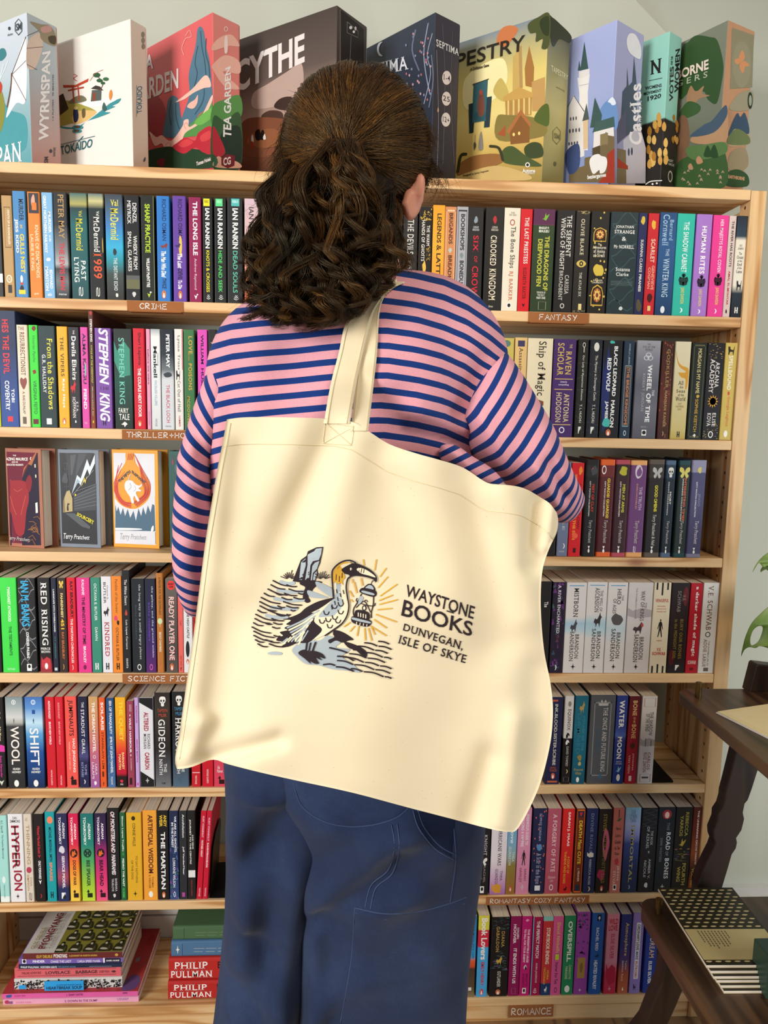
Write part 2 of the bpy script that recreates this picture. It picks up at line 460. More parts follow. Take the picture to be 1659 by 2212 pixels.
BOOKS['fantasy'] = (1, 2.0256, 840, 420, 'the fantasy shelf', '''
0|52|60|2b2724|brown-black|grey lettering|THE DEVILS^8a847a^8 46 30 70^s
56|118|58|302d2b|black|pale lettering|THE DEVILS^d8d4ca^12 46 28 74^s;JOE ABERCROMBIE^dcd8d0^52 98 30 62^l
123|180|55|231f1c|black|gold foliage and white lettering|@ornt^d0aa4a^0 13 10 95;THE WARM^f1ebdf^18 38 60 84^s;HANDS OF GHOSTS^f1ebdf^13 53 20 46^s;@ornt^c99f3e^38 52 62 92;@blob^dfb552^52 66 30 62;KATHERINE^f1ebdf^70 98 56 82^s;ARDEN^f1ebdf^80 98 20 44^s
183|235|48|e39a2b>e9a83a:.4>d98425|amber|dark capitals|LEGENDS^3b2a1c^8 36 34 72^b;&^3b2a1c^38 44 34 74^s;LATTES^3b2a1c^46 74 34 72^b;@blob^4a3018^78 86 36 70
236|284|55|cf8a58|terracotta|brown capitals in pale frame|@frame^ecc7a0^3 97 8 92;BRIGANDS^5a2f1f^6 36 34 70^b;@blob^b9c2b4^39 45 30 70;BREADKNIVES^5a2f1f^47 88 34 70^b
286|335|55|a9a8ae|grey|black capitals in black frame|@frame^33343a^3 97 10 90;BOOKSHOPS^26262a^7 42 34 72^b;@blob^7d8b86^44 50 30 70;BONEDUST^26262a^52 80 34 72^b;@disc^a8552f^83 89 28 72
335|402|58|262424|black|red swash title|@blob^8b98a0^8 16 34 64;LEIGH^cfd2d2^18 20 32 68^hs;BARDUGO^cfd2d2^20.5 22.5 28 72^hs;SIX^d3283c^27 43 34 70^s;OF^d3283c^47 53 44 66^s;CROWS^d3283c^57 90 32 74^s
410|490|58|24211f|black|cream swash title|@blob^b22f35^8 16 38 62;LEIGH^d8cfc0^18 20 36 66^hs;BARDUGO^d8cfc0^20.5 22.5 32 70^hs;CROOKED^e6d9bd^27 56 30 64^s;KINGDOM^e6d9bd^59 90 28 66^s;Orion^d8cfc0^95 97 30 55^h
490|560|60|e6dcc6|cream|dark blackletter title|THE^5c5148^4 5.6 38 62^hs;TIDE CHILD^5c5148^6 7.6 26 74^hs;@ring^a8433a^11 17 34 66;The Bone Ships^3c342e^18 58 34 74^s;RJ BARKER^c96f4e^61 90 36 66^s;@rect^f4f0e8^92 97 34 62;@disc^2a2624^92.6 96.4 38 58
562|612|65|d01f28|red|white and dark capitals|THE LAST PRIESTESS^f8efe8^8 53 34 72^s;ELIZABETH BAXTER^3b1016^57 88 36 66^s;@tri^2a1012^92 96 34 66
616|710|65|57284a>57284a:.145>7a2c55:.15>2f4027:.155>2b3a24|green-and-purple|gold title|@leaf^79b23c^3 11 40 72;BRADLEY P.^e8ecd8^17 19.3 26 74^hb;BEAULIEU^e8ecd8^20 22.5 26 74^hb;THE DRAGONS OF^c5c24a^26 79 56 78^b;DEEPWOOD FEN^c5c24a^29 75 24 46^b;THE BOOK OF^dfe2cc^80 82 28 70^h;THE HOLT^dfe2cc^82.6 84.6 32 66^h;PART ONE^dfe2cc^85.2 87.4 28 70^hb;@frame^a9ac8e^90 98 38 74
718|797|70|221f20|black|ornate white title|THE SERPENT^e4dfd6^5 45 54 82^s;WINGS OF NIGHT^e4dfd6^7 58 22 48^s;CARISSA^c8c2bb^63 82 56 80^s;BROADBENT^c8c2bb^59 88 24 46^s;@ring^e4dfd6^91 96 36 60
800|860|72|2a2623|black|gold eye and white lettering|@ornt^cfb877^0 3 4 96;OLIVIE BLAKE^dcd0ae^8 43 36 64^s;@eye^d7bb5e^47 56 14 88;THE ATLAS SIX^d8d2c4^60 84 40 60^s;@rect^ead48c^91 97 44 68;@ornt^b9a77c^97.5 99.5 4 96
866|945|75|221f1d|black|gold arches and dots|@dots^e0c25a^1 99 6 94;@arch^d9ad45^16 29 16 84;The^ece4d0^31 33 40 60^hs;Adventures^ece4d0^33.5 36.5 12 88^hs;of Amina^ece4d0^37 40.5 18 82^hs;al-Sirafi^ece4d0^41 44.5 18 82^hs;@blob^d9bd4b^50 65 18 84;SHANNON^e6dcc4^66.5 68.2 24 76^h;CHAKRABORTY^e6dcc4^68.7 70.4 18 82^h;@arch^d9ad45^72 92 18 82
950|1070|78|26363a|slate-teal|upright white serif words|@wave^3b555a^2 98 4 96;JONATHAN^f2f0ea^13 16.5 18 84^hs;STRANGE^f2f0ea^17.5 21 14 88^hs;&^e6e4de^24 28 42 60^hs;Mr NORRELL^f2f0ea^32 35.5 14 88^hs;Susanna^eef0ea^54 57.6 26 78^hs;Clarke^eef0ea^59 62.4 28 74^hs;@wave^9ab0ae^67 72 8 92;@blob^d9dedb^92 97 44 60
1070|1108|82|252a55|navy|slim white lettering|@blob^d7b74a^3 12 16 80;SUSANNA CLARKE^ece8de^26 58 32 66;PIRANESI^ece8de^60 77 34 66^b;@blob^5a5038^84 98 10 90
1112|1158|84|c92730|scarlet|gold fleur and pink capitals|@blob^e8b33f^6 16 24 76;SCARLET^f3c7b2^25 48 34 76^sb;GENEVIEVE^f0b59a^51 75 56 84;COGMAN^f0b59a^53 74 22 46;@blob^4a1216^77 88 20 80;@rect^e9cf7a^91 96 36 66
1162|1235|80|274b77>2c5688:.3>27507f>1d3a60|denim-blue|pale serif lettering|Bernard^9fc0dc^7 27 58 82^s;Cornwell^9fc0dc^2 32 16 56^s;THE^b9d0e0^35 42 44 64^s;WINTER KING^b9d0e0^44 82 32 70^s;@oval^e9edf0^91 98 32 58
1237|1313|85|33b9a4|turquoise|white title and yellow name|THE SHADOW CABINET^eefaf4^8 57 36 68^s;@dam^1d3a38^58 71 24 84;JUNO DAWSON^e9d45c^72 88 36 64^s;@moon^eefaf4^92 97 36 60
1320|1387|88|a878c8|lavender|white title and yellow name|HUMAN RITES^f8f0fa^11 58 34 70^sb;@dam^33243c^59 72 24 84;JUNO DAWSON^ecd75f^73 90 36 64^s;@moon^f8f0fa^93 97.5 36 60
1392|1458|92|e83f92|hot-pink|white title and yellow name|HER MAJESTYS ROYAL COVEN^fbe6f0^4 56 38 68^s;@dam^3c1428^57 70 26 84;JUNO DAWSON^f0d75c^71 88 38 66^s;@moon^fbe6f0^92 97 38 60
1460|1490|95|d9c3bb|pale-pink|dark and red slim lettering|THE RIVER HAS ROOTS^3a3236^5 50 34 72^b;AMAL EL-MOHTAR^b3303c^54 88 34 66^b;@blob^2c2628^92 97 30 60
1495|1548|95|232a33>2b3a48:.12>31404d:.2>e2dac9:.24>e4dccb:.68>27313c:.76>1c2229|black-and-cream|upright book title and black cat|NEIL^6b5a50^28 30 34 66^hs;GAIMAN^6b5a50^30.8 33 20 78^hs;The^3a3430^35.5 38 34 66^hs;Ocean^3a3430^38.8 42 16 84^hs;at the^3a3430^43 45 26 74^hs;End^3a3430^46 49 26 74^hs;of the^3a3430^50 52 28 74^hs;Lane^3a3430^53 56 20 80^hs;@cat^23282e^63 73 30 84;@H^f0ece4^90 96 32 66
''')
BOOKS['thriller'] = (2, 3.607, 0, 660, 'the thriller shelf', '''
-40|10|190|c9d23a|yellow-green|no readable lettering|@rect^b4be30^20 60 20 60
14|153|42|24304f>1f2c50:.3>28488c:.75>2a4a90|navy|large red and white lettering|HES THE DEVIL^d6303c^7 54 22 60^sb;TOBI^f2f2f2^67 79 62 80^sb;COVENTRY^f2f2f2^60 86 26 52^sb;@rect^d8343e^91 95.5 36 66|d=.24
157|240|152|e2d3bb|cream|brown title and heart|THE^6b3c34^2 5 14 72^hs;RESURRECTIONIST^6b3c34^7 49 28 72^s;@heart^8a4a44^51 63 14 82;A. RAE DUNLAP^5c3a34^65 87 34 58;@rect^6b5a50^90 97 28 64
250|318|154|3fd73c|neon-green|dark green lettering|@blob^7a2c28^0 6 30 90;Victorian Psycho^1c8a35^10 36 30 70^i;@blob^8c2c28^43 48 25 75;VIRGINIA FEITO^1a6a2c^54 87 30 70;@rect^6a2030^92 97 15 80
322|450|160|24383c|slate-green|yellow and white serif lettering|From the Shadows^e4da4c^12 82 50 86^s;G.R. HALLIDAY^eceeea^28 66 18 40^s;@rect^e6e8e4^91 97 34 66
464|545|165|eeae2b|golden-yellow|black and white serif lettering|THE VIPERS^43301a^10 49 30 64^s;Katy Hays^faf2e0^51 80 34 68^sb;@pen^e8702f^90 97 30 68
552|635|170|2a2a30|charcoal|white blackletter and red beast|THE^e8e4e0^3 7 44 60;Devils Elixirs^f1eeea^9 52 28 72^sb;@fox^cf2a34^52 66 8 62;E.T.A.^e8e4e0^74 84 58 78^s;HOFFMANN^e8e4e0^69 90 22 54^s;@drop^e8e4e0^92 95 38 60
645|702|170|d84fa4|pink|black and white bold lettering|ALMA KATSU^33203a^6 56 26 74^b;@blob^7cc0b8^32 50 46 72;FIEND^fbf0f8^61 81 24 70^b;TITAN^f0c0e0^94 96 26 66^h
710|748|42|5a2c26>3a2a28:.3>4c3430:.6>8a4326|dark-brown|slim tall spine lettering|@blob^b43a2a^0 4 20 90;STEPHEN KING^f1ede4^7 26 30 78^b;CYCLE OF THE WEREWOLF^d7ca4c^29 61 34 70;Illustrated by^d9ccb8^64 90 34 62^i;@blob^d8c23a^93 96 34 70|d=.235
755|880|178|7c4fa2|violet|huge white brush lettering|STEPHEN^f5f1f6^0 56 24 84^ib;1 2 63^2c2038^58 61 30 80^h;KING^f5f1f6^64 93 22 86^ib;@H^3a2450^92 97 38 60
900|1040|183|27302e>2b3331:.3>1e4a40:.5>242b29|green-black|mint capitals|@poly^3f8f7a^10 50 0 90;STEPHEN KING^79c9b6^9 75 26 58^s;FAIRY^f2f0e8^79 84 18 76^hs;TALE^f2f0e8^85 91 22 80^hs;@bird^e8e6de^93 98 32 68
1050|1137|180|cf1f35|crimson|black and white condensed lettering|Shari Lapena^2a1016^4 36 38 72;THE COUPLE NEXT DOOR^fbf1f0^39 88 36 66^b;@pen^e8702f^91 97.5 30 64
1150|1180|185|e29cb8|pale-pink|very slim spine lettering|before we were^3a2430^20 55 32 68^b;VINTAGE^8a4a68^82 96 36 60
1185|1258|185|9ba4a8>e0e2e0:.08>d3d8da:.4>dcdfdf:.6>cfd3d4|icy-white|black name and blue title|Mankell^23282c^17 48 26 66^b;Henning^30363a^24 36 68 82;FACELESS KILLERS^86a8c0^51 76 34 62;VINTAGE^7d868a^89 97 36 58
1265|1360|187|1e242c>2b343e:.25>6b7378:.4>c9ced2:.5>cdd2d6|black-over-white|white name and red title|PETER MAY^f2f3f3^5 38 40 70^b;@blob^39424a^42 48 10 90;THE BLACK LOCH^c2566a^55 93 36 66;riverrun^8d9498^95.5 97.5 26 74^h
1368|1432|185|e6e2dc|white|grey typewriter title and cat|Lynne Truss^5b5a58^6 40 30 68^s;@cat^2a2a2a^40 50 10 66;Cat Out of Hell^5b5a58^51 82 30 68^s;HAMMER^b8423c^86 97 40 64;@rect^c84a3c^0 40 92 100
1440|1520|190|3f7448|green|gold ornate lettering|LOVE^d7ab4a^6 24 46 84^s;& other^a98c42^24 31 40 60^i;POISONS^d7ab4a^33 60 42 78^s;MCDOWELL^d0a848^66 96 26 54^s
1545|1620|190|d94fb4|magenta|black capitals|WILLIAM^2e1430^5 34 34 64^b;HUSSEY^2e1430^38 66 34 64^b
1628|1690|188|2c2a2c|black|grey lettering|THE HUNT^8a888a^10 60 30 66
''')
BOOKS['underfantasy'] = (2, 2.865, 1080, 700, 'the shelf under fantasy', '''
-40|66|88|c3b05a|olive-gold|no readable lettering|@disc^5a7a6a^2 9 30 80
72|146|85|d9b577|tan|dark blackletter title|@rect^3f3a5a^3 9 20 80;Assassins^5a4530^10 36 34 66^s;Apprentice^5a4530^38 66 34 66^s
150|303|90|e2d5b4|pale-cream|large dark swash title|Ship of Magic^3a3026^3 58 34 74^s;@poly^7a4a35^62 69 20 72;HOBB^b8705a^73 92 46 66^s
310|445|95|472c66|purple|gold ornate lettering|THE^d4b564^5 9 70 82^s;RAVEN^d4b564^12 36 54 82^s;SCHOLAR^d4b564^4 37 16 46^s;@rect^cdb06a^40 40.8 8 92;Utterly^e6dcec^42.5 44.5 34 66^h;compelling^e6dcec^45.3 47.3 26 74^h;@rect^cdb06a^50.6 51.4 8 92;ANTONIA^d9c59a^55 85 54 80^s;HODGSON^d9c59a^54 85 18 44^s;@rect^cdb06a^86.8 87.6 8 92;@ring^efeaf2^89.5 96 38 64
458|520|97|24231f|black|pale slim title and key|@grid^3a3a32^0 100 0 100;@ring^d8d6ca^3 8 40 70;@rect^d8d6ca^8 13 52 60;Our Lady of Mysterious Ailments^d9d6cb^16 62 40 66^s;T. L. HUCHU^d9d6cb^66 85 40 64;@torl^efeee8^89 96 36 64
530|605|97|21242c|black|pale slim title and coin|@grid^33373f^0 100 0 100;@disc^dddbd3^3 12 30 74;The Mystery at Dunvegan Castle^d9d6cb^16 62 40 66^s;T. L. HUCHU^d9d6cb^66 85 40 64;@torl^efeee8^89 96 36 64
612|728|102|1f2024|black-and-navy|white caps and aqua snakes|@poly^232f68^4 100 0 42;@blob^4ab4ac^0 4 30 60;@blob^4ab4ac^79 90 5 62;BLACK LEOPARD^f2f2f0^6 57 56 76^b;RED WOLF^f2f2f0^18 52 22 44^b;MARLON^f2f2f0^61 89 54 74^b;JAMES^f2f2f0^62 80 20 40^b;@pen^dd6a3a^91 98 34 60
737|800|105|25364a|ink-blue|bronze framed title|DANIELLE L. JENSEN^9fb0bc^3 24 42 62;@frame^8fa6a4^25 88 16 84;@frame^b07a5a^27 86 24 76;THE BRIDGE KINGDOM^c4855a^28 85 38 66^b;@ring^d9dee2^92 97.5 36 64
815|960|104|9b9ba2>7c7d88:.2>5f606c:.45>6b6b75:.7>565762|grey|white upright and vertical lettering|THE^4a4a54^3 4.6 42 56^hs;EYE OF THE^4a4a54^5.4 7.4 24 76^hs;WORLD^4a4a54^8.2 10.2 34 66^hs;@ring^c9ccd4^12 17 38 62;@ring^c9ccd4^15 20 30 54;@ring^c9ccd4^15 20 46 70;THE^e6e6ea^50 56 74 84^s;WHEEL OF TIME^f5f5f6^24 83 50 70^sb;ROBERT JORDAN^a3a4ae^33 72 26 42^s;BOOK 1^a3a4ae^87 89 36 64^h;@rect^f3f1f1^91 97 40 60;@disc^222^91.8 95.8 42 58
970|1040|108|3e1f18>4a241b:.3>5c2c20:.6>3c1c16|rust-black|bronze lettering|@dots^a3553c^1 99 6 94;GODKILLER^a58a58^8 48 44 72^s;HANNAH KANER^b99d66^50 88 44 68^s;@moon^c9a080^92 97 36 56
1050|1145|110|d8cfb0>d4c8a0:.4>c9b878:.9>b9a24e|cream-and-gold|upright blackletter title|@horn^d29a34^9 48 2 96;All^4a4026^40 44 30 66^hs;the^4a4026^45 47.5 40 66^hs;Seas^4a4026^48.6 52 22 80^hs;of the^4a4026^53 55.5 34 74^hs;World^4a4026^56.4 60.5 18 86^hs;GUY^a08a50^62.5 64.4 38 64^hs;GAVRIEL^a08a50^65.2 67.1 24 80^hs;KAY^a08a50^68 70 38 64^hs;@H^2a2620^92 98 44 62
1153|1243|117|1e2420|black|gold vertical lettering|@frame^5c5a38^2 98 10 90;MORGAN IS MY NAME^d9ca8c^6 52 40 66;@blob^c9a03c^53 57 44 72;SOPHIE KEETCH^c9a03c^58 92 42 64;@bird^efe9dc^94 98 40 62
1247|1350|118|201d20|black|gold stars and white ornate title|@dots^e3c068^1 16 6 94;@dots^e3c068^82 99 6 94;ARCANA^e9e2dc^19 46 52 78^s;ACADEMY^e9e2dc^16 52 20 48^s;@sun^e2a53a^53 67 16 86;ELISE^e9e2dc^72 86 54 76^s;KOVA^e9e2dc^72 86 22 46^s;@ring^f5f1ec^91 98 36 66
1355|1430|118|cdb35c|gold|white and orange playful lettering|@cat^2a241a^3 12 16 74;SPELLBOUND^f3ecd2^13 48 32 66^sb;@blob^c84a34^49 54 38 62;Georgia Leighton^d8643c^55 86 38 66^s;@oval^f3efe4^90 97 34 66
''')
BOOKS['hardback'] = (3, 3.463, 1180, 960, 'the shelf of matching hardbacks', '''
-40|64|150|24211f|black|no readable lettering|@rect^2c2927^40 60 20 60
75|155|135|6d7690|slate-blue|pale capitals|VOLTAIRE^b3bac8^20 72 42 66^s;@moon^e3e0da^86 92 46 76;HARPER^b9b6b4^94 96 22 74^h
160|250|140|cf1f26|red|orange and black lettering|@blob^e8892f^3 14 55 90;@blob^e0702c^10 22 20 50;SHELLEY PARKER-CHAN^4a0f14^22 70 62 84;BECAME THE SUN^ef9a30^40 82 26 50^b;@blob^e8603c^74 82 20 80;@rect^3a1216^91 96 40 64
265|362|115|241f20>241f20:.055>2c2a2b:.06>2b2829:.17>221f20:.18>211e1f|black|red title and silver signature|@blob^47494c^6 17 30 96;@disc^c9452c^8 10 46 52;FEET OF CLAY^c23c2c^25 54 50 70^b;CITY WATCH COLLECTION^d8d4ce^22 58 30 40^b;Terry Pratchett^a8a6a4^62 86 34 66^i;@cup^f0ece8^89 96 38 62|H=2b2526
370|478|115|d8602a>d8602a:.055>6c2a2c:.06>6c2a2c:.17>54232a:.18>4b1f26:.95>d8602a:.955>d8602a|red-brown|orange bands and yellow title|@ring^e8e4e0^6 15 8 40;GUARDS! GUARDS!^f0d23c^19 60 52 72^b;CITY WATCH COLLECTION^e8e2dc^22 58 32 42^b;Terry Pratchett^b5aca8^62 86 36 68^i;@cup^f4f0ec^89 96 38 62|H=c9381f
483|588|118|b04a58>b04a58:.04>2e1f22:.05>33262a:.17>3b2128:.18>3a2027:.955>b04a58:.96>b04a58|maroon-black|rose bands and yellow-green title|@blob^b9b23a^6 17 20 90;MEN AT ARMS^d0c93c^25 54 54 74^b;CITY WATCH COLLECTION^e8e2dc^22 58 34 44^b;Terry Pratchett^b5aca8^62 86 38 70^i;@cup^f4f0ec^89 96 38 62|H=a8202c
592|715|122|e0a468>e0a468:.045>6a3f72:.05>6a3f72:.95>e0a468:.955>e0a468|plum|tan bands and pale title|@blob^d9cdd8^4 20 22 82;@blob^7a4f86^6 18 36 70;THE TRUTH^bba6c4^27 51 58 78^b;DISCWORLD^c9907c^24 50 40 50^b;Terry Pratchett^b5aca8^62 86 38 70^i;@pin^e6dce4^89 95 42 58|H=d98a3c
725|843|115|5c5148>5c5148:.045>3a332e:.05>3a332e:.18>26211f:.19>221e1c:.95>5c5148:.955>5c5148|brown-black|taupe bands and yellow title|@wing^b9b8b4^8 19 26 86;GOOD OMENS^e6d83c^26 53 46 66^b;Terry Pratchett & Neil^c2bdb6^56 88 38 66^i;@cup^f0ece8^89 96 38 62|H=4a4038
850|928|122|4f6580>4f6580:.04>26374a:.05>2a3c50:.18>1c2835:.19>1a2430:.95>4f6580:.955>4f6580|navy|steel bands and white skull|@skull^e6e3dc^7 17 24 80;MORT^d8d2c8^32 45 50 70^b;DEATH COLLECTION^e0dcd6^22 56 34 44^b;Terry Pratchett^b5aca8^62 86 36 68^i;@cup^f4f0ec^89 96 38 62|H=25405a
945|1035|122|1f4448>1f4448:.04>22302f:.05>22302f:.95>1f4448:.955>1f4448|green-black|teal bands and butterfly|@wing^d9cc6a^7 18 8 96;INTERESTING TIMES^d2653c^18 62 54 74^b;WIZARDS COLLECTION^e0dcd6^18 62 38 48^b;Terry Pratchett^b5aca8^62 86 38 70^i;@cup^f4f0ec^89 96 38 62|H=1c3a3c
1042|1152|120|8d8ca8>8d8ca8:.12>4d4c70:.13>474568:.96>7d7d9c:.965>7d7d9c|slate-violet|lilac band and gold scrap|@blob^d6c66a^6 14 38 70;JINGO^8a87a0^34 47 52 72;CITY WATCH COLLECTION^dedbe4^22 58 36 46^b;Terry Pratchett^c2bec8^62 86 40 72^i;@cup^f4f0ec^90 96 40 64|H=6d6c92
''')
BOOKS['scifi'] = (4, 3.77, 0, 1200, 'the science-fiction shelf', '''
-50|19|180|1f1f20|black|no readable lettering|@rect^333^40 60 20 60
27|160|182|43d94e|neon-green|white and green lettering|MARGARET ATWOOD^e9fbe4^10 46 44 62^b;THE TESTAMENTS^155c2a^51 82 44 62^b;VINTAGE^c8f5c8^95.5 97.5 26 74^h
168|310|185|252628|black|huge cyan name|@wave^8a8d90^2 98 2 98;IAN M. BANKS^38b0e0^3 51 18 64^b;CONSIDER PHLEBAS^f4f4f2^57 85 40 56^b;@rect^f4f2f0^91 98.5 38 66;@disc^1c1c1c^91.8 95.6 44 60
330|428|182|222123>222123:.8>3a2224:.86>8a2f36:.92>9a343c|black|large white serif title over red hand|RED^f4f2ee^5 28 24 76^s;RISING^f4f2ee^33 71 24 76^s;PIERCE^efece8^73.5 76 10 90^h;BROWN^efece8^76.8 79.3 12 88^h;@poly^c43a44^82 98 10 90;@disc^f6f2f0^90 96.5 38 66
437|480|183|272c3e|slate-navy|slim white and green lettering|LANDSCAPE WITH INVISIBLE HAND^e6e8ec^12 57 34 66^b;M.T. ANDERSON^3e8a74^62 85 36 62;@rect^cfd2d8^95 98 20 80
487|556|184|3a2d2a|brown-black|gold title|@wing^e8c45a^3 11 22 76;FAHRENHEIT^efd98c^16 42 36 66^b;451^f2c63e^43 54 32 72^b;RAY BRADBURY^c9703c^57 86 36 66^b;@moon^e0b060^91 97 36 56
563|632|182|d92637|red|black name and pale title|RAY BRADBURY^2a1014^4 42 38 76^b;THE MARTIAN CHRONICLES^f0d9d4^43 90 34 64^b;@moon^f6e6e4^92 97.5 34 54
642|750|183|e43d8c|pink|white and black capitals|KALIANE^f9e6f0^2 18 40 60^b;THE MINISTRY OF TIME^30141f^20 70 38 62^b;BRADLEY^f9e6f0^72 90 40 60^b;@disc^7a1f4c^92 97 36 60
755|833|182|3d8d76|sea-green|white thin capitals|OCTAVIA E. BUTLER^e6f2ec^6 45 36 64;DAWN^e6f2ec^52 66 36 64;@H^f2f6f2^90 97 30 66
840|922|172|e8e6ea|white|grey and crimson lettering|Octavia E.^6a5a60^9 24 58 72;BUTLER^4a4246^6 28 22 48;@fox^3a3436^31 42 18 78;KINDRED^b53a4a^47 83 26 72^s;@H^3a3638^90 97 30 64
922|1005|170|f08c34|orange|brown lettering and pink hand|Parable of the Sower^8a4418^3 38 36 62^s;@blob^e84a72^40 47 14 56;@blob^2a1c1c^45 51 46 76;OCTAVIA E. BUTLER^5a3018^53 88 34 62;@H^3a2414^90 97 34 66
1008|1070|122|27272a|black|white serif lettering, tallest there|The White Desert^f0eeea^9 34 30 66^s;@drop^c24a3c^38 44 24 74;Luis Lopez Carrasco^f0eeea^48 77 32 66^s;GRANTA^f0eeea^86 96 36 62^s
1082|1188|190|25292d|charcoal|silver lower-case lettering|the long way to a small angry planet^c3c9cc^6 86 52 74^s;Becky Chambers^4a555e^28 64 22 40^s;@ring^f4f2f0^91 97.5 36 68
1192|1275|190|232838>2a2c4c:.4>3f2a66:.7>5a2a6c|indigo-and-violet|silver and purple lettering|the galaxy, and the ground within^cfcfe0^8 84 60 82^s;becky chambers^7d4ec0^25 66 26 46^s;@ring^e86ab0^91 97.5 34 66
1282|1340|145|bd7636|ginger|rounded tan spine lettering|A PRAYER FOR THE CROWN-SHY^5c4a1e^4 42 34 68^b;@disc^cfe0b0^45 51 12 84;@rect^d8d2b0^50 54 44 52;BECKY CHAMBERS^e8dcc0^59 79 32 64^b;@dots^7a4a1c^87 92 24 66|H=bd7636
1356|1452|190|6a625c>5a544f:.4>4a4541:.8>5a544f|grey-brown|red roundel and outlined title|@disc^e8423a^2 12 14 84;ERNEST^3a1414^4.6 6.8 24 74^hb;CLINE^3a1414^7.4 9.6 30 68^hb;READY PLAYER ONE^d8463c^19 87 24 76^b;READY PLAYER ONE^f1e0da^19.3 86.6 28 72;@pen^e8652f^90 98 30 64
1455|1497|192|ea6a62|coral|slim dark capitals|FABER EDITIONS^8a2c2c^3 21 34 66;THEY^8a2c2c^44 50 34 66;KAY DICK^8a2c2c^82 93 34 66;ff^5a1c1c^94 98 30 66^hs
1500|1572|255|e9e7e6|white|black italic capitals|THE MAN IN THE HIGH CASTLE^26242a^6 60 36 64^ib;@oval^2a2a2c^63 82 20 66;@pen^dd6a3a^84 90 24 58
1578|1650|262|d92c2c|red|black slashes|@poly^2a1414^30 60 10 60;@poly^2a1414^64 90 30 90
''')
BOOKS['underhardback'] = (4, 3.197, 1140, 1200, 'the shelf under the hardbacks', '''
60|137|180|262224|black|white fragment of title|The^eee9e2^22 28 40 76^s;@blob^b9522c^60 90 20 60
147|235|185|2b2233|black|purple flowers and pale capitals|@flor^6a3a7a^1 99 4 96;A RIVER ENCHANTED^e6dfe6^3 56 40 64^s;ROSS^6a4030^58 66 42 60;@moon^f0ecf0^91 97 36 56
240|377|188|dad4d0>dcd6d2:.38>a6c4d4:.45>b8ced8:.52>dcd6d2:.58>dcd6d2|white|blue smoke band and dark-cloaked figure|@rect^6aa6c8^3 4 12 88;MISTBORN^3a3434^6 38 38 62^s;@fox^4a4a50^40 56 26 62;BRANDON^33302f^57 84 54 74^s;SANDERSON^33302f^54 87 28 48^s;@star^2c2a2a^89 97 36 64
380|518|185|dcd6d2>dcd6d2:.35>a9c8d4:.45>bcd2d8:.55>dcd6d2:.62>dcd6d2|white|blue smoke and long-haired woman|@rect^6aa6c8^3 4 12 88;THE WELL OF^3a3434^9 32 66 80^s;ASCENSION^3a3434^6 33 40 62^s;@fox^3c3634^33 50 40 80;BRANDON^33302f^54 84 60 80^s;SANDERSON^33302f^51 87 34 54^s;@star^2c2a2a^89 97 40 66
522|657|187|dcd6d2>dcd6d2:.32>c2d2d8:.5>dcd6d2:.7>dcd6d2|white|grey painted face|@rect^6aa6c8^3 4 12 88;THE^3a3434^14 20 72 82^s;HERO^3a3434^7 24 48 68^s;OF AGES^3a3434^18 34 28 46^s;@blob^5a5654^33 49 22 86;BRANDON^33302f^55 84 56 76^s;SANDERSON^33302f^51 87 28 50^s;@star^2c2a2a^89 97 36 62
662|830|188|d9d2d0|off-white|grey clouds and red-cloaked fighter|@poly^b4aaac^27 40 0 100;THE^4a3a3a^22 28 70 78^s;WAY OF KINGS^4a3432^9 42 52 68^s;THE STORMLIGHT ARCHIVE^8a7f80^6 40 30 36;@fox^4a3a3c^43 57 26 70;@blob^c2474c^44 50 58 70;BRANDON^3a3432^60 85 56 74^s;SANDERSON^3a3432^57 88 34 52^s;@star^2c2a2a^89 97 38 58
835|952|188|e6d9bd|cream|red title and black standing figure|@rect^262220^0 14 44 54;@rect^262220^0 8 12 22;@rect^262220^0 8 76 86;VENGEFUL^c2402f^18 21.5 10 90^hsb;humanity^c77a5a^25 27 26 74^h;paired and^c77a5a^28 30 22 78^h;insanity and^c77a5a^31 33 22 78^h;@man^26211f^40 60 28 72;highly^c77a5a^63 65 32 66^h;V.E.^c2402f^72 75.5 38 64^hsb;SCHWAB^c2402f^76.5 80 12 90^hsb;@rect^262220^90 100 44 54;@rect^262220^92 100 12 22;@rect^262220^92 100 76 86
957|1080|190|261d1f>2a1c1e:.3>241a1c|black|dark red rose and gold lettering|@blob^6a2228^1 28 60 98;@blob^541a20^72 92 4 40;V.E.^8d8580^13 20 62 80^s;SCHWAB^8d8580^9 32 34 54^s;BURY OUR BONES^8d7a30^40 84 58 76^s;in the MIDNIGHT SOIL^8d7a30^40 84 26 44^s;@torl^f2eeea^91 97 46 68
1085|1168|192|b81c2c|crimson|large white lower-case title|a darker shade of magic^f3ebe4^4 81 36 72^sb;SCHWAB^f3ebe4^86 90 16 84^hs;@rect^6a0f18^94 97 34 66
1172|1283|190|e6e2df|white|brown serif name|V.E. SCHWAB^7a5f4a^3 52 30 64^s;@ring^3a3430^54 60 30 64;ADDIE LARUE^7a4f44^62 93 24 46^s;THE INVISIBLE LIFE OF^5a504a^64 92 54 64;@rect^6a625c^94 98 34 66
''')
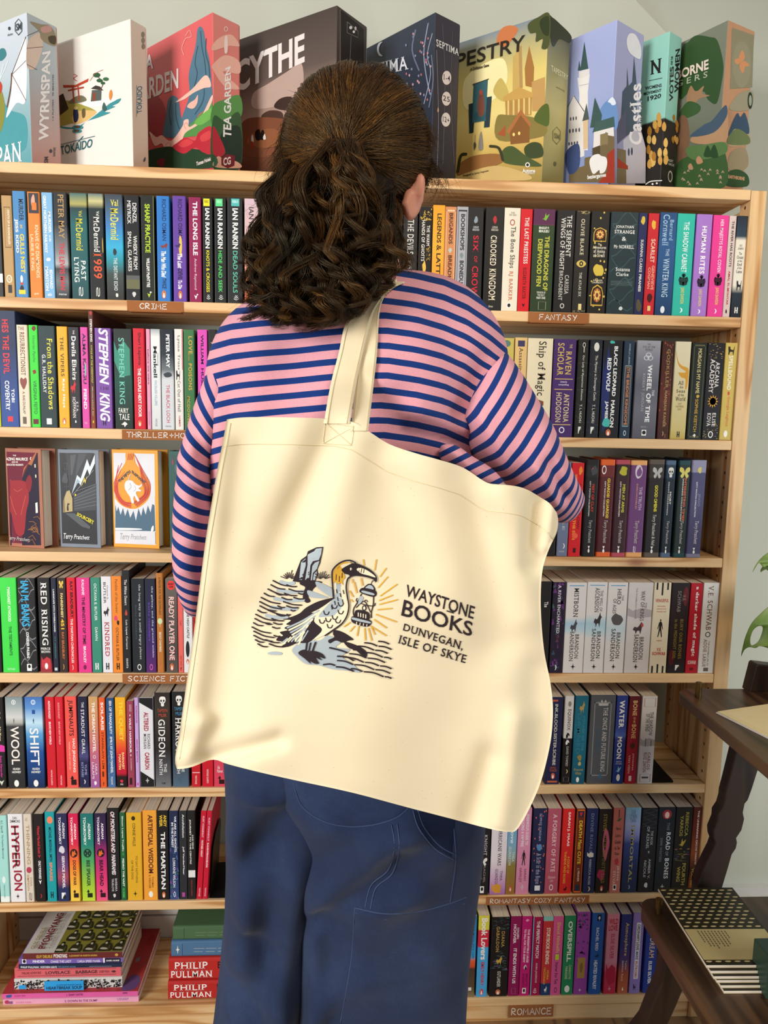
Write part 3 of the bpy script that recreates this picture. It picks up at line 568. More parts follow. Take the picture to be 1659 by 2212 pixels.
BOOKS['underscifi'] = (5, 3.318, 0, 1460, 'the shelf under science fiction', '''
-20|48|155|1f1e1e|black|yellow serif title and pink hill|The Other Valley^f2e2b0^3 48 34 68^sb;@poly^d83fa0^51 60 0 100;Scott Alexander^d83fa0^64 88 44 66^sb;@tri^cfd8c4^91 97 20 80
62|185|153|7a8c90>9aa6a6:.1>c9cbc8:.22>a9aaa6:.28>3a3c3c:.32>26282a|grey-over-black|large white thin title|@ring^e6eaea^3 8.4 36 62;1^e6eaea^4.4 7 46 52^h;@man^5a5e5e^23 29 42 52;WOOL^f7ece4^32 74 24 74;HUGH^f2f0ec^77.5 80 30 72^hb;HOWEY^f2f0ec^81 83.5 24 78^hb;@oval^f4f2ee^91 98.5 34 62
200|325|153|3f6fb4>5a8ecb:.12>bcdcec:.28>5a9ed2:.4>1f4f94:.6>16294c|blue|large white thin title|@ring^e6f0f6^3 8.4 36 62;2^e6f0f6^4.4 7 45 53^h;@rect^27509a^14 18.5 40 58;@man^1c2c4c^23 29 42 52;SHIFT^f4f0ee^34 75 22 74;HUGH^f2f0ec^77.5 80 30 72^hb;HOWEY^f2f0ec^81 83.5 24 78^hb;@oval^f4f2ee^91 98.5 34 62
342|408|153|d0202f|red|white bold slim name|ALDOUS HUXLEY^fbeeee^4 24 36 60^b;BRAVE NEW WORLD^fbeeee^27 52 36 60^b;VINTAGE CLASSICS^f5d6d6^80 97 40 58
413|470|152|d42231|red|pinkish slim name|ALDOUS HUXLEY^f0b4b4^6 24 36 60;BRAVE NEW WORLD^f0b4b4^27 52 36 60;VINTAGE^f5d6d6^86 97 40 60
482|565|148|ef5a50|coral|tall black title|JUMPNAUTS^2c1414^4 43 22 72;HAO JINGFANG^fbe2dc^46 83 52 82^b;TRANSLATED BY KEN LIU^f3c4bc^49 80 24 36;@bird^2a1616^87 93 28 60;@rect^2a1616^91 97 36 84
573|642|150|1e2138>252a4c:.5>4a4a7c:.65>23264a:.72>22264a|navy|white serif title|THE^e9e7ee^6 12 40 66^s;STARDUST GRAIL^e9e7ee^14 63 32 68^s;YUME^9fa2d0^74 86 56 80;KITASEI^9fa2d0^72 88 20 44;@moon^eeeef4^91 96 36 62
650|717|150|c9a06a>cf8c6a:.3>c26a7c:.6>9a5a9a|tan-to-mauve|white capitals|THE DREAM HOTEL^fbf3e6^6 61 34 68^b;@ring^f3e2e2^64 68 34 66;LAILA^f3dcea^74 86 56 78;LALAMI^f3dcea^72 90 20 44;@blob^f6eef4^92 98 34 70
722|767|158|ea5f2c|orange|white and brown capitals|SOLARIS^fbf2ea^5 36 30 78^b;STANISLAW LEM^5c2212^38 79 34 70;@rect^5c2212^82 88 30 60;ff^3a1c10^94 98 34 60^hs
775|830|160|2b4c78>2c5a8c:.3>2f5f96>4a6fa0|blue|white condensed lettering|@wave^7f8fa0^40 98 4 96;SEA OF TRANQUILITY^f0f2f4^3 40 32 72^b;EMILY ST. JOHN MANDEL^f0f2f4^43 84 32 72^b;PICADOR^dfe6ec^88 97 40 66
838|912|155|f0b023>f0a023:.35>e8562c:.55>d0203a:.65>c01c34:.84>221a1a:.88>1c1818|yellow-to-red|yellow title|THE QUIET^f6d63c^4 48 30 76^b;BARNABY^f6d68c^61 80 56 80^b;MARTIN^f6d68c^63 80 22 46^b;@blob^d83048^91 95 30 66;PAN^f0e0d8^95.6 97.6 34 62^h
918|968|182|9d4158|dusty-rose|white capitals with plus signs|SCIENCE^e9c9d0^4 12 60 74;FICTION^e9c9d0^4 12 40 54;+ WILD HARBOUR +^f6ecee^15 64 34 64^b;IAN MACPHERSON^e9c9d0^66 80 44 60;@rect^2a1c20^89 97 24 62
975|1003|158|cba6dc|lilac|very slim magenta lettering|ROSE/HOUSE^b03c8c^9 28 28 72^b;ARKADY MARTINE^b03c8c^46 72 28 72^b;@rect^d83fa0^95 98 30 70
1008|1107|158|e4e3e6|white|red title and black corners|@p1^1e1d1f^0 14 0 100;@p2^1e1d1f^82 100 0 100;ALTERED^a8263c^16 37 32 66^b;RICHARD^2c2a2e^40 57 56 76^s;MORGAN^2c2a2e^40 57 28 48^s;CARBON^a8263c^61 80 34 68^b;@star^f0f0f0^89 96 36 66
1117|1228|122|2c2624>3a332e:.15>2a2523:.6>56565a:.85>727478|black-to-grey|white skull and jagged title|@skull^f2efe8^4 14 30 74;TAMSYN^b4503a^17 20.5 18 84^h;MUIR^b4503a^22 25.5 26 78^h;GIDEON^f4f2ec^28 68 22 66^s;THE^eceae6^75 84 54 74^s;NINTH^eceae6^70 87 24 46^s;TOR^2a2a2c^95 97 36 64^h
1240|1355|115|232424>1f2022:.4>3a424a:.7>51687c|black-to-steel|white skull and blue author name|@skull^f2efe8^4 14 24 64;TAMSYN^4a88a8^16 19.5 14 80^h;MUIR^4a88a8^21 24.5 22 70^h;HARROW^f4f2ec^27 68 18 60^s;THE^eceae6^76 84 56 74^s;NINTH^eceae6^68 86 26 46^s;@dots^22282e^89 97 34 64
1375|1438|160|c8242c|red|white rule and imprint|BRAVE NEW WORLD^f5d0d0^20 60 36 62;@rect^f5d6d6^83.5 84.3 4 96;VINTAGE^f5d6d6^87 97 38 60
1450|1530|160|cc1f30|red|pink imprint lettering|BRAVE NEW WORLD^f5d0d0^20 60 36 62;VINTAGE CLASSICS^f5d6d6^80 96 40 58
1535|1615|160|d8445a|rose-red|white name and black imprint|Ada^f8e4e4^76 80 30 52^hs;Palmer^f8e4e4^80.6 84 26 80^hs;@bird^2a1616^88 93 34 62;@rect^2a1616^92 97 44 94
''')
BOOKS['gap'] = (5, 3.197, 1140, 1460, 'the shelf with the empty end', '''
118|215|148|25264a|navy|white dotted title and orange bars|@rect^c2603c^3 5 8 66;INK.BLOOD.SISTER.SCRIBE^e0dccc^8 78 46 68;EMMA^b45a3c^80 82.4 32 74^h;TORZS^b45a3c^83 85.4 26 80^h;@pen^e0623a^87 94 40 68;@rect^c2603c^96 98 14 86
230|290|140|d9d2cd>d9d2cd:.475>201d1d:.48>1f1c1c|white-over-black|half white half black with horse heads|@disc^8a8a78^6 12 34 74;EQUINOX^2c2a2a^15 39 30 74^s;@horse^1f1c1c^41 47.4 24 70;@horse^efeae4^49 55 24 70;DAVID TOWSEY^cfcac4^57 80 38 66^s;@moon^c2b478^83 88 36 70;@frame^9a9692^92 97 20 86
300|390|138|1e6478>207088:.4>1a5468|teal|gold cat crest and faded title|@fox^b79a58^6 20 32 74;VOYAGE OF THE^4a8c98^22 62 62 80^s;DAMNED^3a7888^20 66 20 52^s;@blob^9a8440^66 74 32 72;@blob^c9b070^74 80 40 72;Frances^a89a60^82 85 12 86^hi;White^a89a60^86 89.5 24 72^hi;@oval^efece4^92 98 34 58
405|575|133|55565a|grey|silver crown and narrow title|@crown^b9b6b0^5 12 28 74;@frame^8d8c8a^8 91 14 84;THE ONCE AND FUTURE KING^c3c2be^14 86 52 70^s;T.H. WHITE^3a5f78^39 64 28 44^s;@blob^3a6a86^88 95 46 60
582|658|137|2b3a86>32418c:.35>4a62a8:.45>2a3478:.5>22377e|royal-blue|white wide-spaced title|WATER^f2f0ec^5 37 26 74^sb;MOON^f2f0ec^46 72 24 68^sb;SAMANTHA^b9c0d8^74 75.6 24 76^h;SOTTO YAMBAO^b9c0d8^76.4 78 20 80^h;@leaf^8ac0d8^79 87 26 74;@oval^f2efe8^89 97 34 68
668|742|142|5a1a22>7a1c28:.3>a01f30:.6>b5203a|dark-red|gold title|BONE^e0b878^5 22 34 76^sb;OF MY^e0b878^23.5 31 44 66^s;BONE^e0b878^32 48 34 76^sb;@gem^4a2c20^52 61 26 80;JOHANNA^f0c4b4^65 85 54 74;VAN VEEN^f0c4b4^67 88 20 40;@rect^f2e8e4^91 97 34 60
755|858|142|ddd5d0|white|dark italic title and dusty-red frames|@frame^b4705e^2 12 12 90;THE SHADOW^2e2a2a^18 45 56 80^s;OF THE WIND^2e2a2a^20 40 30 54^s;@poly^b4aaa6^47 58 0 100;@rect^3a3636^48 57 36 40;@rect^3a3636^50 57 74 78;CARLOS^8a4438^64 84 58 78^s;RUIZ ZAFON^8a4438^64 87 30 52^s;@frame^b4705e^89 98 12 88;@rect^4a4646^92 94 26 72
''')
BOOKS['overstacks'] = (6, 3.318, 0, 1700, 'the shelf over the stacks', '''
-60|1|190|2c3330|dark-green|no readable lettering|@rect^444^40 60 20 60
5|72|205|9fd4cc>9fd4cc:.93>e3ebe6:.935>e3ebe6|pale-aqua|small dark name and white foot|R.C. Sherriff^37605c^6 20 36 60;The Hopkins Manuscript^37605c^22 50 36 60;@oval^dff0ea^70 78 26 66;PENGUIN CLASSICS^5c8a84^80 95 40 54
80|185|195|e6e5e6|white|huge red and black futuristic title|DAN^3c3a3c^3 6 34 62^h;SIMMONS^3c3a3c^6.6 9.8 14 84^h;HYPER^9a2438^13 62 20 74^b;HYPER^221a1e^13.4 61.6 40 54^b;ION^9a2438^64 87 26 84^b;@star^33302f^90 97 34 62
190|248|195|d8cdbd|beige|gold widely spaced capitals|THE^b08a5a^4 8 20 50;THINNING^b08a5a^12 57 30 72;@disc^b8405a^60 67 14 82;INGA^b08a5a^72 82 58 80;SIMPSON^b08a5a^69 87 20 44;@pin^6a625a^90 98 36 74
262|330|195|211e1f|black|red name and white title|Michael Marshall Smith^cf2f3a^14 45 34 62^b;@tri^cf2f3a^46 50 32 64;ONLY FORWARD^f2f0ee^53 74 34 62^b;@tri^f2f0ee^75 80 32 64;@moon^c23a34^91 96 36 60
342|410|180|1f9da4|teal|orange discs and dark capitals|@disc^ef8a62^5 13 22 86;MICHAEL MARSHALL SMITH^16363c^17 55 36 66^b;SPARES^ef8a62^56 77 32 64^b;@H^16363c^89 96 34 66
418|498|192|2a2e52>2d2c54:.35>6a4474:.6>a04a5e:.72>27305a:.85>24305c|dark-indigo|white name over sunset|ADRIAN^eceaf0^10 28 58 80^b;TCHAIKOVSKY^eceaf0^4 35 24 46^b;@blob^d8d6de^36 46 12 84;SERVICE MODEL^f2f0f4^48 85 44 70^b;@torl^f0f0f4^90 97 32 70
507|577|192|d02050>d82c4c:.35>ef7434:.55>f2a83c:.75>f0cf50|red-to-yellow|white name and wolf disc|ADRIAN^fbeeee^11 29 58 80^b;TCHAIKOVSKY^fbeeee^4 36 22 44^b;@wolf^2a1a1c^40 50 8 88;DOGS OF WAR^3a2420^53 82 34 66^b;@bird^2a2018^87 92 28 56;@rect^2a2018^91 96 34 86
592|685|192|22706c>258274:.35>52a860:.55>9ac83c:.8>c2d83a|teal-to-lime|white name and wasp disc|ADRIAN^f0f6ee^11 29 58 78^b;TCHAIKOVSKY^f0f6ee^4 36 22 42^b;@ring^1e3a30^40 50 18 80;@wing^1e3a30^42 48 26 72;BEE SPEAKER^22402c^53 83 38 66^b;@bird^1e2818^87 92 34 56;@rect^1e2818^91 96 40 80
692|775|190|2b2440>4a2658:.3>b03070:.5>dd3a74:.75>e85a80|navy-to-pink|white name and bear disc|ADRIAN^f4eef4^11 29 58 78^b;TCHAIKOVSKY^f4eef4^4 36 22 42^b;@wolf^22142a^40 50 14 82;BEAR HEAD^331428^53 83 34 66^b;@bird^2a1420^87 92 30 54;@rect^2a1420^91 96 36 82
780|865|152|211f22|black|white tall glitchy title|OF MONSTERS AND^f2e8ea^4 48 32 66^ib;MAINFRAMES^f2e8ea^50 72 32 66^ib;OF MONSTERS AND^c8404a^4.6 48.6 28 33^ib;BARBARA^cfcccc^76 90 58 76;TRUELOVE^cfcccc^76 90 28 46;@blob^d8d4d4^92 97 36 64
870|910|185|28623a|forest-green|slim white lettering|Simon Lopez Trujillo^f0f2ea^4 44 32 68^b;@star^58c060^44 50 24 76;PEDRO THE VAST^f0f2ea^52 84 32 68^b;SCRIBE^58c060^86 97 28 66^b
917|1025|185|e3ae2c|mustard|brown capitals|@disc^3a2c14^4 9 34 60;CONNIE WILLIS^4a3a1c^12 38 40 60;TO SAY NOTHING^7a5c1c^49 80 56 70;OF THE DOG^7a5c1c^54 76 26 40;@star^4a3a1c^89 96 34 66
1033|1133|168|efa23a|amber|tall brown title|ARTIFICIAL WISDOM^5c2a1c^5 70 36 72^b;THOMAS^7a4a1c^74 86 58 72;R WEAVER^7a4a1c^72 87 36 50;@oval^f6efe2^90 97 34 66
1135|1215|170|1e1e1f|black|yellow name and big white title|ANDY^f0c63c^5 18 58 86^b;WEIR^f0c63c^5 18 20 48^b;THE MARTIAN^f6f4f0^24 88 30 70^b;@pen^e0703a^91 98 34 66
1220|1285|172|222c48>26335a:.5>2a3a64:.7>354c7a|navy|white title and pale branches|@flor^5a7aa8^40 99 4 96;WE ARE ALL GHOSTS^eef0f2^6 46 56 80^b;IN THE FOREST^eef0f2^13 41 22 46^b;LORRAINE WILSON^eef0f2^53 86 34 62;@ring^eef0f2^91 97 36 64
1290|1345|172|2e3034|charcoal|white lower-case title|Annihilation^eeeeee^4 30 40 70;Jeff VanderMeer^eeeeee^40 72 38 68;@rect^b04c9c^92 97 28 68
1348|1405|170|232222|black|white small capitals and white patch|JULES VERNE^eeeae4^27 43 58 78^b;JOURNEY TO THE CENTRE^eeeae4^10 60 22 48^b;@rect^e6e4e2^67 75 6 98;PENGUIN CLASSICS^b04040^78 96 40 56
1407|1447|172|c91f35|red|slim pale lettering|KURT VONNEGUT^f0b8c8^6 30 34 70^b;MOTHER NIGHT^f7dcdc^33 52 34 70^b;VINTAGE^f0c8c8^87 97 36 66|lean=3.4
1450|1487|172|c81e36|red|slim white longer title|KURT VONNEGUT^e8b4d0^8 34 34 70^b;SLAUGHTERHOUSE-FIVE^f7e6e6^36 64 34 70^b;VINTAGE^f0c8c8^87 97 36 66|lean=3.4
''')
BOOKS['romantasy'] = (6, 2.9625, 1000, 1700, 'the romantasy shelf', '''
80|160|140|252325|black|grey capitals and white moth|KNIGHT^c3beba^30 54 54 80^s;& MOTH^c3beba^34 56 22 46^s;@wing^e8e4e0^57 66 18 84;RACHEL^8d8884^66 86 56 74;GILLIG^8d8884^68 82 24 44;@rect^f4f2ee^90 98 34 66;@disc^222^91 95.6 40 60
170|270|140|dcd4dc>e0d6da:.6>c79ac0:.85>a06ab0|pale-lilac|dark serif capitals|THE HURRICANE WARS^3a3438^8 66 42 66^s;THEA^4a4046^72 84 62 78^s;GUANZON^4a4046^70 90 30 48^s;@poly^d89a3c^86 99 10 70
272|330|140|5b8cb8>7aa8c4:.4>8aa4a0:.55>8a7a3c:.65>9a6a34|blue-over-brown|white curling title|Love^f2f4f2^22 40 30 70^i;THEA^d8e0e0^50 62 56 80^s;GUANZON^d8e0e0^44 66 16 44^s;@pen^e0623a^90 97 34 66
335|418|140|dd8fb0|pink|white title and dark figure|WEREWOLFS GUIDE TO^fbf0f4^6 42 60 82^s;SEDUCING A VAMPIRE^fbf0f4^8 44 24 46^s;@man^2a2024^48 66 30 74;SARAH^8a3c58^70 84 60 78;HAWLEY^8a3c58^69 86 22 42;@star^f8f0f4^88 96 36 64
430|515|138|262a4c|navy|coral petals and blue bird|@dots^d86a5a^2 99 8 92;SOPHIE JORDAN^9fa4c4^6 38 40 62^s;@blob^5a8ab8^40 50 24 80;A Scar in the Bone^9fa4c4^52 88 34 70^s;@rect^eceaf0^90 96 30 72
520|605|140|b8586c|dusty-rose|pale serif title|A FORGERY OF FATE^f2cfd0^6 74 38 70^s;Elizabeth^e6b4ba^79 82 22 78^hi;Lim^e6b4ba^83 86 38 62^hi;@ring^f8ecee^89 96 34 64
615|690|140|d92a2a|bright-red|white name and yellow title|SARAH J. MAAS^fbeeea^4 44 40 66^b;A COURT OF^e8b43a^56 76 56 76;THORNS AND ROSES^e8b43a^50 88 26 46;@fox^3a1414^91 98 34 64
700|757|140|70321f|red-brown|yellow lettering and heart card|@frame^e8702c^1 99 4 96;@rect^27324c^3 10 20 80;@heart^d8303c^4 9 36 64;DEATH^f0c83c^14 34 34 72^b;Meets^f0c83c^36 48 30 76^i;CUTE^f0c83c^50 65 34 72^b;J. PENNER^f0d8c0^70 86 38 66;@rect^25344c^90 97 26 74
765|838|138|262f5a|dark-blue|grey-blue capitals and letter|DIVINE RIVALS^7c88ac^6 52 38 64^s;@poly^e6e0d4^51 58 20 78;REBECCA ROSS^b9bfd0^60 90 42 62;@moon^d8c8a0^92 98 34 64
845|925|142|2a2524|black|gold title over pink swirls|@blob^d8688c^20 62 30 96;@blob^b0305c^70 86 4 70;@blob^2a2024^30 50 44 70;STEVEN^9a8a3c^6 26 34 62^s;YOUR INFINITE LIES^8d7c3a^28 88 40 68^s;@pen^d85a3a^91 98 36 62
935|1003|135|d27a70|salmon|dark handwritten words and sword|@rect^2c3a34^2 12 46 54;@leaf^3f6a48^10 16 24 80;How to^3a2c2c^22 26 26 76^hi;Lose a^3a2c2c^30 34 24 78^hi;Goblin^3a2c2c^38 42 20 82^hi;in Ten^3a2c2c^45 49 26 76^hi;Days^3a2c2c^52 56 28 72^hi;@blob^c8404c^58 68 26 80;JESSIE^f6e2da^68 86 58 82^s;SYLVA^f6e2da^74 90 24 50^s;@rect^f6f2ec^90 97 30 64;@disc^222^91 95.4 36 58
1010|1108|133|8fc0d8>a9b4dc:.2>8f92c8:.32>3a4a86:.42>26345c:.7>26344c|sky-to-navy|gold upright title and name|SUE^5c78a0^3 7.5 36 64^hs;LYNN^5c78a0^8 12.5 26 74^hs;TAN^5c78a0^13 17 32 68^hs;IMMORTAL^b9ac6c^20 88 42 64^s;@moon^9ab0c8^91 96 40 56
1115|1215|135|26262a|black|grey serif title and silver curls|@wave^5a5a60^1 24 4 96;THE BOOK^bcbcbe^27 44 62 78^s;OF AZRAEL^bcbcbe^22 48 36 54^s;I^bcbcbe^50 54 52 60^s;AMBER V.^bcbcbe^60 84 58 74;NICOLE^bcbcbe^62 82 30 46;@blob^cfcdca^88 95 38 66
1220|1325|130|232a31|ink-black|white serif title and red-hooded face|@disc^a8303c^3 14 22 78;@disc^e6c8b4^5.5 13 36 64;THE^7c848a^18 27 54 70^s;ROAD^eceeee^29 50 54 80^s;OF^9aa2a8^52 57 56 72^s;BONES^eceeee^60 84 54 80^s;DEMI WINTERS^7c848a^36 64 18 32^s;@star^d8dce0^90 97 36 62
1330|1435|130|242523|black|gold capitals and dragon|REBECCA^b3a44e^6 34 58 78;YARROS^b3a44e^10 34 26 46;@leaf^b8a040^36 46 26 70;@flor^a8943c^48 64 10 92;FOURTH^b3a44e^66 92 58 80^b;WING^b3a44e^70 88 26 48^b
1440|1500|130|5a2820>6a2c22:.3>8a4a2c:.55>3a2420:.75>b0602c|rust|white and yellow lettering|THE UNMAKING OF^f0e6dc^4 44 48 70^b;JUNE FARROW^f0e6dc^44 68 44 72^s;ADRIENNE^dcc04a^72 92 58 82;YOUNG^dcc04a^72 92 20 48
''')
BOOKS['romance'] = (7, 2.48, 990, 1920, 'the romance shelf', '''
40|85|148|3276b4>3a94c8:.3>3f9cd0:.5>d8603c:.55>c8502c:.62>4a3c34:.65>5a4a38:.88>8a7a5c|blue-over-brown|navy title|THE PUMPKIN SPICE CAFE^284a78^8 52 54 80;LAURIE GILMORE^c9dcea^14 50 20 42;@rect^e6e4de^88 92 24 62
95|152|145|d8cf4a>d8cf4a:.17>cf3045:.18>cc2c48:.38>4aa4dc:.39>4aa4dc|lime-red-and-blue|large white title|Book Lovers^f6f4ee^3 54 26 84^b;EMILY HENRY^c42c48^57 86 34 66^b;@pen^d84a4a^90 98 30 66
165|260|152|231f20|black|gold serif name|@flor^4a6a62^1 16 6 94;DIANA^c2a058^18 38 56 74^s;GABALDON^c2a058^12 44 26 44^s;@flor^4a6a62^42 68 6 94;@fox^d0a850^49 60 30 66;OUTLANDER^e6e0d4^68 88 40 60^s;@pen^d8703c^91 98 34 62
265|322|148|921d58|maroon|white capitals|COLLEEN^f6e8ee^14 28 62 80^b;HOOVER^f6e8ee^10 34 26 54^b;IT ENDS WITH US^f8eef2^40 84 34 66^b;@frame^d88aac^90 97 30 70
325|378|148|c82478|magenta|white title and pink dancers|@blob^f0a0c4^3 7 30 70;THE IRRESISTIBLE URGE^fbe4ee^16 58 58 80^b;TO FALL FOR YOUR ENEMY^fbe4ee^16 58 22 44^b;@blob^e8d4dc^60 68 30 70;@blob^2a1420^62 68 44 66;BRIGITTE^6a1040^72 88 58 80;KNIGHTLY^6a1040^72 90 22 46;@rect^f6f2f0^90 97 28 66;@disc^222^91 95.5 36 58
382|435|152|a81f4e|crimson-maroon|white title and cyan edge|@rect^5cc4e0^0 100 0 9;THE PERFECT MATCH^f8e6ec^5 52 38 72^b;ADIBA JAIGIRDAR^f0c8d4^58 84 40 66;@chev^f6e8ec^90 97 32 68
438|490|150|8cc8c0>8cc8c0:.05>c8383c:.06>cc3a3e:.84>26406c:.85>26406c|red|cream capitals and blue foot|STORYBOOK ENDING^f6ead8^14 60 34 74^b;MOIRA^e8c23c^68 80 56 78;MACDONALD^e8c23c^64 86 22 44;@fox^f2f0ec^88 97 36 66
490|545|148|e0609c|pink|yellow name and black title|David Nicholls^e8d04a^8 46 38 72^s;@frame^3a3c1c^47 56 26 76;@rect^c8d83a^48 55 32 70;Starter For Ten^2a1420^58 86 36 66^s;@ring^7a2050^90 97 36 66
550|610|145|2c8a5a|green|bold white title|OVERSPILL^f4f6ee^7 58 32 72^b;CHARLOTTE^c9d8a0^62 80 58 78;PARADISE^c9d8a0^64 80 24 46;@disc^eef2e6^88 97 26 74
615|685|125|9a48a4>9a48a4|orchid|gold ornaments|@flor^7a3088^1 60 10 90;@rect^b08a4a^55 80 20 80;@blob^8a6a34^60 74 34 66;@star^f2ecf2^92 97 34 62
695|760|130|2b5fae|blue|white vertical lettering|@rect^1c2438^2 10 40 74;@bird^e6eaee^4 9 46 66;RACHEL REID^e9edf2^18 46 36 60;@fox^1c2438^50 55 36 70;HEATED RIVALRY^f2f4f6^58 94 32 62^b
775|840|135|dc8c9e>dd8ea0:.6>d23c5e:.75>c8304c|rose-pink|red capitals|WILD^c8283c^6 13 14 90^hb;LOVE^c8283c^14 21 12 88^hb;ELSIE SILVER^c02c44^25 56 36 68;@poly^c02848^60 90 10 90;@star^f0c0c8^90 97 34 64
850|905|138|2f3678>35387a:.4>5a3c70:.6>b0583c:.75>c86a4a|indigo-to-orange|yellow serif title|Atmosphere^e8c87c^10 52 36 76^s;Taylor^efd8c0^58 70 58 78^s;Jenkins Reid^efd8c0^58 84 24 48^s;@pen^d8602f^90 97 34 66
912|970|130|9a84c8|lilac|black and rainbow capitals on white strip|@rect^f0eef2^12 82 34 76;ORDINARY LOVE^26222a^14 46 42 68^b;MARIE^3a5a9a^48 58 42 66^b;RUTKOSKI^c8603c^60 80 42 66^b;@cat^26222a^88 96 36 62
985|1050|150|2c4296|blue|cream title and white name|WILD DREAM^efd0b8^4 54 34 76^s;ELSIE SILVER^f2f0f2^58 88 36 64^b;@star^e87a9a^91 97 34 64
''')
# ------------------------------------------------------------------ printed matter
def ell(n=20, cx=.5, cy=.5, rx=.5, ry=.5, a0=0, a1=2 * math.pi):
    return [(cx + rx * math.cos(a0 + (a1 - a0) * i / n), cy + ry * math.sin(a0 + (a1 - a0) * i / n)) for i in range(n)]

def star_pts(k, r0=.5, r1=.14):
    return [(.5 + (r0 if i % 2 == 0 else r1) * math.sin(math.pi * i / k), .5 + (r0 if i % 2 == 0 else r1) * math.cos(math.pi * i / k)) for i in range(2 * k)]

def blobby(seed, n=9, j=.35):
    r = random.Random(seed)
    return catmull([(.5 + .5 * (1 - j * r.random()) * math.cos(2 * math.pi * i / n), .5 + .5 * (1 - j * r.random()) * math.sin(2 * math.pi * i / n)) for i in range(n)], True, 4)

def ringp(t=.16):
    o, i = ell(22), ell(22, rx=.5 - t, ry=.5 - t * .9)
    return [[o[k], o[(k + 1) % 22], i[(k + 1) % 22], i[k]] for k in range(22)]

def stroke(pts, w):
    V, F = strip_poly([np.array(p, float) for p in pts], w)
    return [[V[i] for i in f] for f in F]

